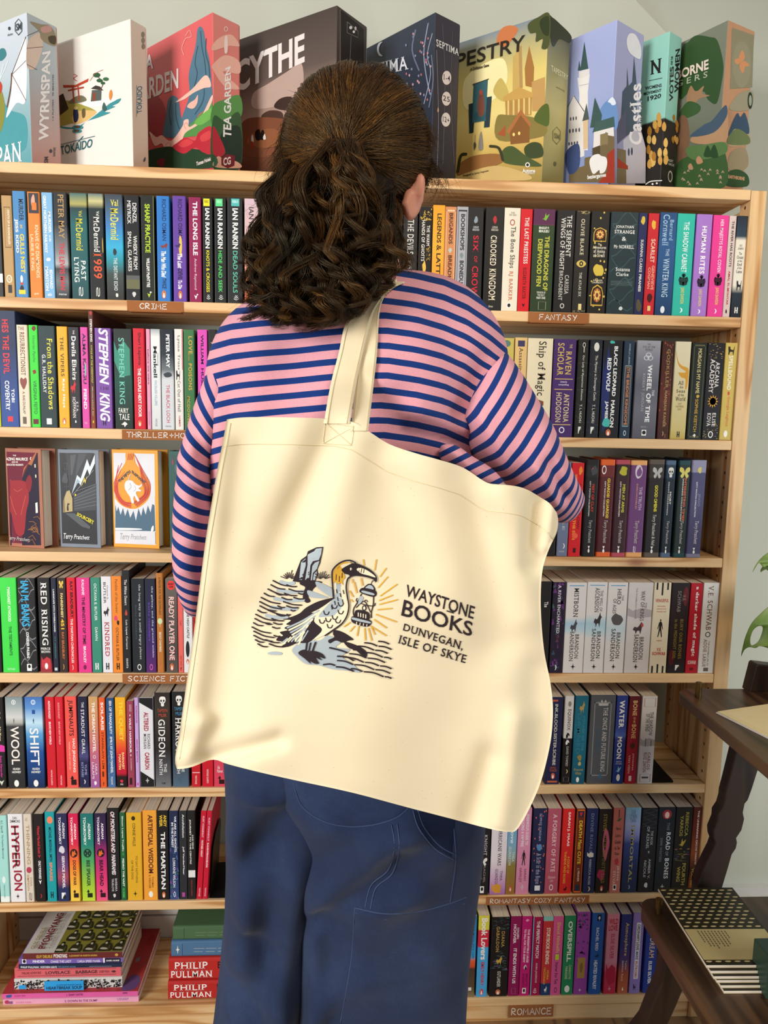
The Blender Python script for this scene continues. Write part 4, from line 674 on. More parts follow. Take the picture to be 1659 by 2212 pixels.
R4 = [(0, 0), (1, 0), (1, 1), (0, 1)]
def mark(kind, seed):
    """a printed device as polygons in its own 0..1 box (y up): [(polygon, colour or None)]"""
    r = random.Random(seed)
    n = None
    if kind == 'rect': P = [R4]
    elif kind in ('oval', 'disc'): P = [ell(22)]
    elif kind == 'ring': P = ringp()
    elif kind == 'tri': P = [[(0, 1), (.5, .0), (1, 1), (.5, .72)]]
    elif kind == 'moon': P = [ell(14, .3, .5, .7, .5, -1.45, 1.45) + ell(12, .2, .5, .45, .44, 1.4, -1.4)]
    elif kind == 'frame':
        t, u = .05, .016
        P = [[(0, 0), (1, 0), (1, u), (0, u)], [(0, 1 - u), (1, 1 - u), (1, 1), (0, 1)], [(0, 0), (t, 0), (t, 1), (0, 1)], [(1 - t, 0), (1, 0), (1, 1), (1 - t, 1)]]
    elif kind == 'star': P = [star_pts(4, .5, .12), [(.5 + (x - .5) * .6, .5 + (y - .5) * .6) for x, y in [(.5 + .5 * math.sin(a + .785 / 1), .5 + .5 * math.cos(a + .785)) if i % 2 == 0 else (.5 + .1 * math.sin(a + .785), .5 + .1 * math.cos(a + .785)) for i, a in enumerate([math.pi * k / 4 for k in range(8)])]]]
    elif kind == 'sun': P = [star_pts(12, .5, .26), ell(16, rx=.28, ry=.28)]
    elif kind == 'pin': P = stroke(catmull([(.1, .05), (.1, .8), (.35, 1), (.45, .8), (.45, .2), (.6, .0), (.9, .2), (.9, .95)], False, 4), .14)
    elif kind == 'chev': P = [q for k, w in ((0, .5), (.33, .36), (.62, .2)) for q in stroke([(.5 - w, .25 + k), (.5, k + .02), (.5 + w, .25 + k)], .11)]
    elif kind == 'fox': P = [catmull([(0, .35), (.15, .6), (.4, .55), (.62, .75), (.78, 1), (.85, .8), (1, .7), (.86, .55), (.8, .3), (.72, .02), (.62, .28), (.4, .25), (.3, .02), (.2, .28)], True, 3)]
    elif kind == 'wolf': return [(ell(20), None), (catmull([(.2, .2), (.3, .8), (.42, .62), (.62, .84), (.7, .55), (.86, .4), (.6, .32), (.5, .14)], True, 3), 'e0702f')]
    elif kind == 'cat': P = [catmull([(.1, 0), (.12, .35), (.05, .7), (.1, 1), (.22, .85), (.35, .95), (.38, .65), (.6, .55), (.82, .55), (.95, .95), (1, .85), (.92, .4), (.88, 0), (.76, .02), (.74, .3), (.35, .3), (.26, 0)], True, 2)]
    elif kind == 'bird': P = [catmull([(0, .55), (.2, .62), (.5, 1), (.75, .9), (1, .55), (.8, .35), (.62, 0), (.5, .05), (.45, .35), (.2, .4)], True, 3)]
    elif kind == 'wing': P = [catmull([(.5, .45), (.35, .9), (.05, 1), (0, .65), (.25, .45), (.1, .2), (.3, .0)], True, 3), catmull([(.5, .45), (.65, .9), (.95, 1), (1, .65), (.75, .45), (.9, .2), (.7, .0)], True, 3)]
    elif kind == 'eye': return [(catmull([(0, .5), (.3, .85), (.7, .85), (1, .5), (.7, .15), (.3, .15)], True, 4), None), (ell(14, .5, .5, .2, .28), '2a2623'), (ell(10, .5, .5, .09, .13), 'd7bb5e')]
    elif kind == 'arch':
        P = []
        o = [(0, 0), (0, .6), (.12, .85), (.5, 1), (.88, .85), (1, .6), (1, 0)]
        P += stroke(o + [(0, 0)], .07)
        q = [(ell(12, .5, .5, .36, .36), 'a8552c'), (star_pts(8, .34, .2), 'e6c469'), (ell(10, .5, .5, .12, .12), '8a3c28')]
        return [(p, None) for p in P] + q
    elif kind == 'dots': P = [ell(7, r.random(), r.random(), .055, .008 + .006 * r.random()) for _ in range(26)]
    elif kind == 'ornt': P = [blob_at(r, .12, .09) for _ in range(22)]
    elif kind == 'flor':
        return [(blob_at(r, .16, .035), None if r.random() < .6 else ('3f6a5a', '8a4a9a', '3a4a60')[r.randrange(3)]) for _ in range(34)]
    elif kind == 'wave': P = [q for k in range(9) for q in stroke(catmull([(x, (k + .5) / 9 + .06 * math.sin(6 * x + k * 2.1) + .02 * r.random()) for x in np.linspace(.02, .98, 6)], False, 2), .012)]
    elif kind == 'grid': P = [q for k in range(7) for q in stroke([(0, k / 7 + .1 * r.random()), (1, k / 7 + .1 * r.random() - .03)], .008)] + [q for k in range(2) for q in stroke([(.3 + .4 * k, 0), (.25 + .45 * k, 1)], .03)]
    elif kind == 'skull': return [(catmull([(.15, .35), (.02, .62), (.12, .92), (.5, 1), (.88, .92), (.98, .62), (.85, .35), (.72, .3), (.7, 0), (.3, 0), (.28, .3)], True, 3), None), (ell(10, .3, .55, .13, .13), '222'), (ell(10, .7, .55, .13, .13), '222'), ([(.5, .42), (.43, .3), (.57, .3)], '222')]
    elif kind == 'cup': P = [[(.15, 1), (.85, 1), (.5, .55)], ell(14, .5, .28, .3, .28)]
    elif kind == 'torl': return [(R4, None), ([(.25, 0), (.35, .3), (.7, .62), (.85, .95), (1, .5), (1, 0)], '24231f')]
    elif kind == 'heart': P = [catmull([(.5, 0), (.1, .4), (.0, .75), (.2, .98), (.45, .85), (.55, .86), (.85, .98), (1, .7), (.88, .4)], True, 3)]
    elif kind == 'drop': P = [catmull([(.5, 1), (.2, .5), (.15, .2), (.5, 0), (.85, .2), (.8, .5)], True, 3)]
    elif kind == 'poly': P = [[(0, .2 + .3 * r.random()), (.4, .05), (1, .3 * r.random()), (1, .75), (.6, .9 + .1 * r.random()), (.2, .7), (0, .95)]]
    elif kind == 'p1': P = [[(0, 1), (1, 1), (1, .0), (0, .62)]]
    elif kind == 'p2': P = [[(0, 0), (1, 0), (1, .45), (0, 1)]]
    elif kind == 'horn': P = [catmull([(0, 1), (.2, .72), (.5, .6), (.9, .55), (1, .42), (.95, .05), (.82, .0), (.8, .25), (.5, .3), (.25, .42), (.55, .42), (.8, .45), (.3, .58), (.08, .8)], True, 3)]
    elif kind == 'leaf': P = [catmull([(0, .2), (.3, .3), (.45, .9), (.6, .55), (1, .8), (.75, .3), (.5, .0), (.3, .1)], True, 3)]
    elif kind == 'gem': P = [[(.5, 0), (1, .5), (.5, 1), (0, .5)]]
    elif kind == 'crown': P = [[(.1, 0), (.9, 0), (1, .7), (.8, .4), (.68, 1), (.5, .45), (.32, 1), (.2, .4), (0, .7)]]
    elif kind == 'horse': P = [catmull([(.1, 0), (.05, .5), (.3, .8), (.25, 1), (.45, .9), (.75, .85), (1, .5), (.85, .35), (.6, .5), (.55, .1)], True, 3)]
    elif kind == 'man': P = [[(.42, .86), (.3, .8), (.12, .45), (.2, .42), (.33, .66), (.36, .5), (.18, 0), (.3, 0), (.5, .4), (.7, 0), (.82, 0), (.64, .5), (.67, .66), (.8, .42), (.88, .45), (.7, .8), (.58, .86)], ell(10, .5, .93, .09, .07)]
    elif kind == 'H': P = [[(0, 0), (.32, 0), (.32, 1), (0, 1)], [(.68, 0), (1, 0), (1, 1), (.68, 1)], [(.2, .38), (.8, .38), (.8, .55), (.2, .55)]]
    elif kind == 'dam': P = [star_pts(6, .5, .2), ell(12, .5, .2, .4, .14), ell(12, .5, .85, .2, .14), ell(10, .15, .5, .13, .2), ell(10, .85, .5, .13, .2)]
    elif kind == 'pen': return [(ell(22), None), (catmull([(.5, .88), (.36, .78), (.38, .6), (.26, .3), (.36, .12), (.64, .12), (.74, .3), (.62, .6), (.64, .78)], True, 3), 'f6f2ee'), (catmull([(.5, .9), (.4, .78), (.46, .66), (.34, .4), (.44, .62), (.6, .7), (.6, .82)], True, 3), '2a2422')]
    else: P = [blobby(seed)]
    return [(p, None) for p in P]

def blob_at(r, sx, sy):
    cx, cy = r.random(), r.random()
    a = sx * (.4 + r.random())
    b = sy * (.4 + r.random())
    t = r.random() * 3
    return [(cx + a * math.cos(q) * (.7 + .3 * math.cos(3 * q + t)), cy + b * math.sin(q) * (.7 + .3 * math.cos(3 * q + t))) for q in np.linspace(0, 2 * math.pi, 11)[:-1]]

STEP = 0.00003
def trim(me, lx):
    """cut print off at the edge of the face it lies on"""
    if lx is not None:
        bm = bmesh.new()
        bm.from_mesh(me)
        bmesh.ops.bisect_plane(bm, geom=bm.verts[:] + bm.edges[:] + bm.faces[:], dist=1e-6, plane_co=(lx, 0, 0), plane_no=(1, 0, 0), clear_inner=True)
        bm.to_mesh(me)
        bm.free()
    return len(me.polygons) > 0
def clip_left(pts, x0):
    out = []
    for i, p in enumerate(pts):
        q = pts[i - 1]
        if (p[0] >= x0) != (q[0] >= x0):
            t = (x0 - q[0]) / (p[0] - q[0])
            out.append((x0, q[1] + t * (p[1] - q[1])))
        if p[0] >= x0:
            out.append((p[0], p[1]))
    return out
class Print:
    """flat inks laid on a surface: polygons by colour in one mesh, each string a lettering mesh"""
    def __init__(self, mapf):
        self.mapf, self.V, self.F, self.M, self.cols, self.layer = mapf, [], [], [], [], 0
        self.x0 = None
        self.cuts = []
        self.lx = None
    def poly(self, pts, col):
        if self.x0 is not None:
            pts = clip_left(pts, self.x0)
            if len(pts) < 3:
                return
        self.layer += 1
        self._put(pts, col, None)
    def _put(self, pts, col, faces):
        if col not in self.cols:
            self.cols.append(col)
        mi = self.cols.index(col)
        if faces is None:
            if len(pts) > 4 or True:
                faces = tessellate_polygon([[Vector((float(p[0]), float(p[1]), 0)) for p in pts]])
            # keep the printed side outwards
            A = np.array(pts, float)
            out = []
            for f in faces:
                a, b, c = A[f[0]], A[f[1]], A[f[2]]
                s = (b[0] - a[0]) * (c[1] - a[1]) - (b[1] - a[1]) * (c[0] - a[0])
                if abs(s) > 1e-12:
                    out.append(f if s > 0 else f[::-1])
            faces = out
        n = len(self.V)
        self.cuts.append(n)
        self.V += list(self.mapf(np.array(pts, float), self.layer))
        self.F += [tuple(i + n for i in f) for f in faces]
        self.M += [mi] * len(faces)
    def many(self, polys, col):
        self.layer += 1
        for p in polys:
            self._put(p, col, None)
    def line(self, pts, w, col, taper=0.0):
        self.layer += 1
        V, F = strip_poly([np.array(p, float) for p in pts], w, taper)
        self._put(V, col, [f for f in F])
    def build(self, name, parent, rough=.45):
        """one mesh per patch of ink: marks that lie well apart become parts of their own"""
        if not self.F:
            return None
        V = np.array(self.V, float)
        cuts = self.cuts
        ids = [np.arange(a, b) for a, b in zip(cuts, cuts[1:] + [len(V)]) if b > a]
        lo = np.array([V[k].min(0) for k in ids])
        hi = np.array([V[k].max(0) for k in ids])
        size = (hi - lo).max(1)
        gap = np.sqrt((np.maximum(0, np.maximum(lo[:, None] - hi[None], lo[None] - hi[:, None])) ** 2).sum(2))
        near = gap < np.maximum(.018, .45 * np.maximum(size[:, None], size[None]))
        grp = np.full(len(ids), -1)
        n = 0
        for a in range(len(ids)):
            if grp[a] < 0:
                st = [a]
                while st:
                    q = st.pop()
                    if grp[q] < 0:
                        grp[q] = n
                        st += list(np.nonzero(near[q] & (grp < 0))[0])
                n += 1
        of = np.concatenate([np.full(len(k), g) for k, g in zip(ids, grp)])
        for g in range(n):
            idx = np.nonzero(of == g)[0]
            new = {int(o): k for k, o in enumerate(idx)}
            fs = [(tuple(new[i] for i in f), m) for f, m in zip(self.F, self.M) if f[0] in new]
            if not fs:
                continue
            me = bpy.data.meshes.new(name)
            me.from_pydata([tuple(V[i]) for i in idx], [], [f for f, m in fs])
            used = sorted({m for f, m in fs})
            for c in used:
                me.materials.append(mat(self.cols[c], rough))
            me.polygons.foreach_set('material_index', [used.index(m) for f, m in fs])
            me.update()
            if trim(me, self.lx):
                link(name, me, None, parent)
    def text(self, s, col, style, x0, y0, x1, y1, parent, name='title_lettering', down=False, rough=.45, up=False):
        """fit a string to a box (x right, y up on the surface); down: reads top to bottom, up: bottom to top"""
        T = _TXT.get((s, ''.join(sorted(c for c in style if c in 'sbil'))))
        if not T or not T[1]:
            return None
        self.layer += 1
        A, F = T
        if down:
            P = np.stack([x0 + A[:, 1] * (x1 - x0), y1 - A[:, 0] * (y1 - y0)], 1)
        elif up:
            P = np.stack([x1 - A[:, 1] * (x1 - x0), y0 + A[:, 0] * (y1 - y0)], 1)
        else:
            P = np.stack([x0 + A[:, 0] * (x1 - x0), y0 + A[:, 1] * (y1 - y0)], 1)
        return mesh_obj(name, self.mapf(P, self.layer), F, mat(col, rough), parent)

# ------------------------------------------------------------------ books
SHELF_Z = [z + ZOFF for z in (1.9178, 1.6661, 1.4136, 1.1619, 0.9054, 0.6510, 0.3906, 0.14)]
POST_IN, POST_OUT = 0.8208, 0.8534
SPINE_Y = 0.005

def project(p):
    d = np.array(p, float) - CAM
    z = d @ CF
    return IW / 2 + FP * (d @ CR) / z, IH / 2 - FP * (d @ CU) / z

def x_on_shelf(px, z, y):
    py = project((0, y, z))[1]
    for _ in range(8):
        q = U(px, py, y)
        py = project((q[0], y, z))[1]
    return U(px, py, y)[0]

def height_to(x, y, z, py):
    lo, hi = 0.02, 0.4
    for _ in range(40):
        m = (lo + hi) / 2
        if project((x, y, z + m))[1] > py:
            lo = m
        else:
            hi = m
    return lo

def parse(row):
    f = row.split('|')
    opts = dict(o.split('=') for o in f[7].split(',')) if len(f) > 7 else {}
    return [float(v) for v in f[:3]], f[3], f[4], f[5], [i.split('^') for i in f[6].split(';')], opts

def cover_mesh(w, d, h, t, r, hard):
    """the folded cover: back board, spine with rounded corners, front board, as one sheet of thickness t"""
    k = 4
    out = [(-w / 2, d)] + [(-w / 2 + r - r * math.cos(a), r - r * math.sin(a)) for a in np.linspace(0, math.pi / 2, k)]
    out += [(-x, y) for x, y in out[::-1]]
    rin = max(r - t, 0.0002)
    inn = [(-w / 2 + t, d)] + [(-w / 2 + t + rin - rin * math.cos(a), t + rin - rin * math.sin(a)) for a in np.linspace(0, math.pi / 2, k)]
    inn += [(-x, y) for x, y in inn[::-1]]
    n = len(out)
    V = [(x, y, 0) for x, y in out] + [(x, y, 0) for x, y in inn] + [(x, y, h) for x, y in out] + [(x, y, h) for x, y in inn]
    F = []
    for i in range(n - 1):
        F += [(i, i + 1, 2 * n + i + 1, 2 * n + i), (n + i + 1, n + i, 3 * n + i, 3 * n + i + 1), (i + 1, i, n + i, n + i + 1), (2 * n + i, 2 * n + i + 1, 3 * n + i + 1, 3 * n + i)]
    F += [(n, 0, 2 * n, 3 * n), (n - 1, 2 * n - 1, 4 * n - 1, 3 * n - 1)]
    return V, F

LABELS = {}
def check_label(l):
    assert l not in LABELS, l
    LABELS[l] = 1
    n = len(l.split())
    if not 4 <= n <= 16:
        print('LABEL LENGTH', n, l)
    return l

def make_book(x0, x1, z, h, colour, items, label, group, opts, seed):
    w = x1 - x0
    hard = 'H' in opts
    d = float(opts.get('d', 0.135 if h > 0.17 else 0.115))
    lean = math.radians(float(opts.get('lean', 0)))
    root = thing('hardback_book' if hard else 'paperback_book', label, 'book', ((x0 + x1) / 2, SPINE_Y, z + .0005 + abs(math.sin(lean)) * w / 2), (0, lean, 0), group)
    t, r = (0.0022, 0.0035) if hard else (0.0005, 0.0016)
    V, F = cover_mesh(w, d, h, t, min(r, w * .3), hard)
    mesh_obj('cover', V, F, mat(colour, 0.5 if hard else 0.45), root)
    ins = 0.003 if hard else 0.0006
    pb = from_bm('page_block', box_bm(-w / 2 + t + .0002, w / 2 - t - .0002, t + .0004, d - (0.003 if hard else 0.0004), ins, h - ins), PAGES, root)
    if hard and opts['H']:
        bd = box_bm(-w / 2 - .0004, -w / 2 + t, .004, d, 0.0, h)   # cloth-coloured board edge beside the jacket
        from_bm('board', bd, mat(opts['H'], .5), root)
    wi = w - .0012
    mp = lambda P, L: np.stack([(P[:, 0] - .5) * wi, np.full(len(P), -STEP * L - .00005), P[:, 1] * h], 1)
    layer = 0
    for k, it in enumerate(items):
        pr = Print(mp)
        pr.layer = layer
        s, c = it[0], it[1]
        v0, v1, u0, u1 = [float(q) / 100 for q in it[2].split()]
        if s[0] == '@':
            kd = s[1:]
            for poly, cc in mark(kd, seed * 31 + k):
                pr.poly([(min(max(u0 + a * (u1 - u0), 0), 1), min(max(1 - v1 + b * (v1 - v0), 0.002), .998)) for a, b in poly], cc or c)
                if kd not in ('pen', 'eye', 'skull', 'torl', 'wolf', 'arch'):
                    pr.layer -= 1
            pr.layer += 1
            pr.build('printed_border' if kd == 'frame' else 'printed_pattern' if kd in ('flor', 'dots', 'ornt', 'wave', 'grid') else 'printed_band' if kd == 'rect' else 'printed_emblem', root)
        else:
            st = it[3] if len(it) > 3 else ''
            pr.text(s, c, st, u0, 1 - v1, u1, 1 - v0, root, 'title_lettering' if k == 0 or 'b' in st else 'lettering', down='h' not in st)
        layer = pr.layer
    return root

def collect_texts():
    for key, (row, s, ox, oy, phrase, data) in BOOKS.items():
        for line in data.strip().split('\n'):
            for it in parse(line)[4]:
                if it[0][0] != '@':
                    want(it[0], it[3] if len(it) > 3 else '')

def stock_shelves():
    seed = 0
    for key, (row, s, ox, oy, phrase, data) in BOOKS.items():
        z = SHELF_Z[row]
        rows = [parse(l) for l in data.strip().split('\n')]
        prev = -9
        for i, ((a, b, top), col, word, look, items, opts) in enumerate(rows):
            seed += 1
            x0 = max(x_on_shelf(a / s + ox, z, SPINE_Y), prev + .0004)
            x1 = x_on_shelf(b / s + ox, z, SPINE_Y)
            x0, x1 = max(x0, LEFT_IN + .0008), min(x1, POST_IN - .0006)
            if x1 - x0 < .003:
                continue
            prev = x1
            h = height_to((x0 + x1) / 2, SPINE_Y, z, top / s + oy)
            lw = rows[i - 1][2] if i else None
            rw = rows[i + 1][2] if i + 1 < len(rows) else None
            place = f'between {lw} and {rw}' if lw and rw else f'next to the {lw or rw} one'
            label = f'{word} {"hardback" if "H" in opts else "paperback"} with {look}, {place} on {phrase}'
            words = label.split()
            if len(words) > 16:
                label = f'{word} book, {look}, {place}, {phrase[4:]}'
            if len(label.split()) > 16:
                label = f'{word} book, {look}, {"by" if not lw else "after"} {lw or rw}, {phrase[4:]}'
            make_book(x0, x1, z, h, col, items, check_label(label), f'books on {phrase}', opts, seed)
# ------------------------------------------------------------------ the room
WALL_Y = 0.246
DEPTH = 0.231
def plaster(name, c0, c1):
    def build(nt, b):
        L = nt.links.new
        tc = N(nt, 'ShaderNodeTexCoord')
        n = N(nt, 'ShaderNodeTexNoise', i_Scale=3.0, i_Detail=6.0)
        L(tc.outputs['Object'], n.inputs['Vector'])
        r = ramp(nt, [(0.3, c0), (0.7, c1)])
        L(n.outputs['Fac'], r.inputs[0])
        L(r.outputs[0], b.inputs['Base Color'])
    return nodes_mat(name, build, Roughness=0.8)
WALLM = plaster('sage_wall_paint', 'b3b5a8', 'b9bbad')
def room():
    structure(box('wall_right', 1.9, 2.0, -3.4, WALL_Y + .1, 0, 1.55, WALLM))
    structure(box('floor', -2.6, 2.0, -3.6, WALL_Y + .1, -.06, 0, wood('floor_boards', 'y', '9a7650', '8a6844', '6d5034', .6, .5, False)))
    # the wall's top corner is cut away where the attic slope runs down to the right
    a, b = U(1373, 0, WALL_Y), U(1437, 68, WALL_Y)
    m = (b[2] - a[2]) / (b[0] - a[0])
    zx = lambda x: a[2] + m * (x - a[0])
    xt = a[0] + (3.2 - a[2]) / m
    P = [(-2.2, 0), (1.9, 0), (1.9, zx(1.9)), (xt, 3.2), (-2.2, 3.2)]
    V = [(x, WALL_Y, z) for x, z in P] + [(x, WALL_Y + .1, z) for x, z in P]
    structure(mesh_obj('wall_back', V, [(0, 1, 2, 3, 4), (9, 8, 7, 6, 5)] + [(i, i + 5, (i + 1) % 5 + 5, (i + 1) % 5) for i in range(5)], WALLM))
    V = [(x, WALL_Y + .001 + d, zx(x) + e) for x, d, e in ((xt - .1, 0, 0), (2.3, 0, 0), (2.3 + .5, .2, .5), (xt + .4, .2, .5))]
    V += [(p[0] + .03, p[1] + .05, p[2] + .06) for p in V]
    structure(mesh_obj('ceiling', V, [(0, 1, 2, 3), (7, 6, 5, 4), (0, 4, 5, 1), (1, 5, 6, 2), (2, 6, 7, 3), (3, 7, 4, 0)], WALLM))
    bb = structure(box('baseboard_back', -2.2, 1.9, WALL_Y - .018, WALL_Y, 0, .17, mat('c9c7c2', .5)))
    box('groove', -2.2, 1.9, WALL_Y - .0195, WALL_Y - .0178, .118, .122, mat('8d8a84', .6), bb)

LEFT_IN = None
PINE_HOLES = wood('pine_drilled_post', 'z', 'e8bf8a', 'd9a86e', 'be8850')
def drill(m):
    """rows of dowel holes every 32 mm down the middle of the inner post faces"""
    nt = m.node_tree
    L = nt.links.new
    b = nt.nodes['Principled BSDF']
    src = b.inputs['Base Color'].links[0].from_socket
    tc = N(nt, 'ShaderNodeTexCoord')
    sp = N(nt, 'ShaderNodeSeparateXYZ')
    L(tc.outputs['Object'], sp.inputs[0])
    def M(op, a, c=None):
        n = N(nt, 'ShaderNodeMath', operation=op)
        for k, v in enumerate((a, c)):
            if v is None: continue
            if isinstance(v, (int, float)): n.inputs[k].default_value = v
            else: L(v, n.inputs[k])
        return n.outputs[0]
    zz = M('SUBTRACT', M('FLOORED_MODULO', sp.outputs['Z'], .032), .016)
    yy = M('SUBTRACT', M('ABSOLUTE', M('SUBTRACT', sp.outputs['Y'], DEPTH / 2)), DEPTH / 2 - .022)
    inside = M('LESS_THAN', M('ADD', M('MULTIPLY', zz, zz), M('MULTIPLY', yy, yy)), .0034 ** 2)
    g = N(nt, 'ShaderNodeNewGeometry')
    sn = N(nt, 'ShaderNodeSeparateXYZ')
    L(g.outputs['Normal'], sn.inputs[0])
    f = M('MULTIPLY', inside, M('GREATER_THAN', M('ABSOLUTE', sn.outputs['X']), .9))
    mx = N(nt, 'ShaderNodeMix', data_type='RGBA')
    L(f, mx.inputs[0])
    L(src, mx.inputs[6])
    mx.inputs[7].default_value = lin('4a3220')
    L(mx.outputs[2], b.inputs['Base Color'])
drill(PINE_HOLES)
def bookcase():
    global LEFT_IN
    LEFT_IN = -0.781
    t = thing('bookcase', 'pale pine open bookcase with eight boards behind the person in the striped jumper', 'bookcase', (0, 0, 0))
    mid = U(700, 1000, 0)[0]
    D = DEPTH
    for z in SHELF_Z:
        from_bm('shelf', box_bm(LEFT_IN + .001, POST_IN - .001, 0, D - .005, z - .0205, z, .0018), PINE_X, t)
    ztop = SHELF_Z[0]
    for x0, x1 in ((LEFT_IN - (POST_OUT - POST_IN), LEFT_IN), (POST_IN, POST_OUT)):
        for y0, y1 in ((0.0005, .044), (D - .044, D)):
            from_bm('post', box_bm(x0, x1, y0, y1, 0, ztop - .001, .0015), PINE_HOLES, t)
        xc = (x0 + x1) / 2
        from_bm('side_panel', box_bm(xc - .009, xc + .009, .044, D - .044, .03, ztop - .03), PINE_Z, t)
    from_bm('middle_post', box_bm(mid - .016, mid + .016, D - .044, D, 0, ztop - .022), PINE_Z, t)
    # deep plinth board under the lowest shelf
    from_bm('plinth', box_bm(LEFT_IN, POST_IN, .004, .022, 0.0, SHELF_Z[7] - .0215), PINE_X, t)

SIGNS = [('CRIME', 1, 275, 396, 662, 'brown card sign with white hand lettering CRIME, on the shelf edge', 302, 361),
         ('FANTASY', 1, 1141, 1272, 686, 'brown card sign with white hand lettering FANTASY, on the shelf edge', 1164, 1246),
         ('THRILLER+HORROR', 2, 264, 452, 939, 'brown card sign with white hand lettering THRILLER, half behind the striped sleeve', 274, 446),
         ('SCIENCE FICTION', 4, 265, 452, 1466, 'brown card sign with white hand lettering SCIENCE, its end behind the bag', 277, 446),
         ('ROMANTASY.COZY FANTASY', 6, 1050, 1272, 1944, 'long brown card sign with white hand lettering ROMANTASY and COZY', 1058, 1263),
         ('ROMANCE', 7, 1098, 1195, 2183, 'brown card sign with white hand lettering ROMANCE, lowest of the signs', 1104, 1190)]
def signs():
    kraft = mat('a0663c', .8, .2)
    for s, row, a, b, py, lab, ta, tb in SIGNS:
        z = SHELF_Z[row]
        x0, x1 = U(a, py, 0)[0], U(b, py, 0)[0]
        h0, h1 = z - .0205, z - .001
        if s == 'ROMANCE':
            h0, h1 = U(1150, 2196, 0)[2], U(1150, 2170, 0)[2]
        bm = box_bm(x0, x1, -.0016, -.0003, h0, h1)
        o = from_bm('shelf_sign', bm, kraft)
        tag(o, check_label(lab), 'sign', 'hand-lettered genre signs on the shelf edges')
        if s in ('CRIME', 'FANTASY', 'SCIENCE FICTION'):   # the card folds back under the board
            from_bm('folded_flap', box_bm(x0 + .004, x1 - .004, -.0016, .02, h0 - .0014, h0 - .0002), kraft, o)
        A, F = stroke_text(s, .15)
        xa, xb = U(ta, py, 0)[0], U(tb, py, 0)[0]
        hh = (h1 - h0)
        V = [(xa + p[0] * (xb - xa), -.0022, h0 + hh * .2 + p[1] * hh * .62) for p in A]
        mesh_obj('hand_lettering', V, F, mat('efe6dc', .7), o)
# ------------------------------------------------------------------ board game boxes on the top board
def plane_map(origin, normal):
    """photo points given as (x, -y) -> the point of a real face they show, lifted by ink layers"""
    o, n = np.array(origin), np.array(normal)
    def f(P, L):
        out = []
        for x, y in P:
            d = ray(x, -y)
            out.append(CAM + d * (((o - CAM) @ n) / (d @ n)) + n * (STEP * L + .0002))
        return np.array(out)
    return f

def quad_text(pr, s, col, style, q, parent, name='title_lettering', rough=.4, cr=None):
    T = _TXT.get((s, ''.join(sorted(c for c in style if c in 'sbil'))))
    if not T or not T[1]:
        return
    A, F = T
    pr.layer += 1
    TL, TR, BR, BL = [np.array(p, float) for p in q]
    P = np.array([(TL * (1 - a) + TR * a) * b + (BL * (1 - a) + BR * a) * (1 - b) for a, b in A])
    if cr:
        P = P / cr[0] + np.array(cr[1:])
    P[:, 1] *= -1
    o = mesh_obj(name, pr.mapf(P, pr.layer), F, mat(col, rough), parent)
    if not trim(o.data, pr.lx):
        bpy.data.objects.remove(o)
        return None
    return o

def art(pr, items, cr, parent):
    """items in crop coordinates: ('p'|'b', colour, points) ('l', colour, width, points) ('e', colour, cx, cy, rx, ry) ('t', words, colour, style, quad)"""
    T = lambda pts: [((x / cr[0] + cr[1]), -(y / cr[0] + cr[2])) for x, y in pts]
    for it in items:
        k = it[0]
        if k == 'p': pr.poly(T(it[2]), it[1])
        elif k == 'b': pr.poly(T(catmull(it[2], True, 5)), it[1])
        elif k == 'l': pr.line(T(it[3]), it[2] / cr[0], it[1])
        elif k == 's': pr.line(T(catmull(it[3], False, 4)), it[2] / cr[0], it[1])
        elif k == 'e': pr.poly(T(ell(20, it[2], it[3], it[4], it[5])), it[1])
        elif k == 't': quad_text(pr, it[1], it[2], it[3], it[4], parent, cr=cr)

def hexa(cx, cy, r, ry, col, w=3):
    return ('l', col, w, [(cx + r * math.sin(a), cy + ry * math.cos(a)) for a in [k * math.pi / 3 for k in range(7)]])

C1, C2, C3 = (2.5136, 0, 0), (2.765, 500, 0), (2.373, 960, 0)
def rnd_pts(seed, n, x0, x1, y0, y1):
    r = random.Random(seed)
    return [(x0 + (x1 - x0) * r.random(), y0 + (y1 - y0) * r.random(), r.random()) for _ in range(n)]

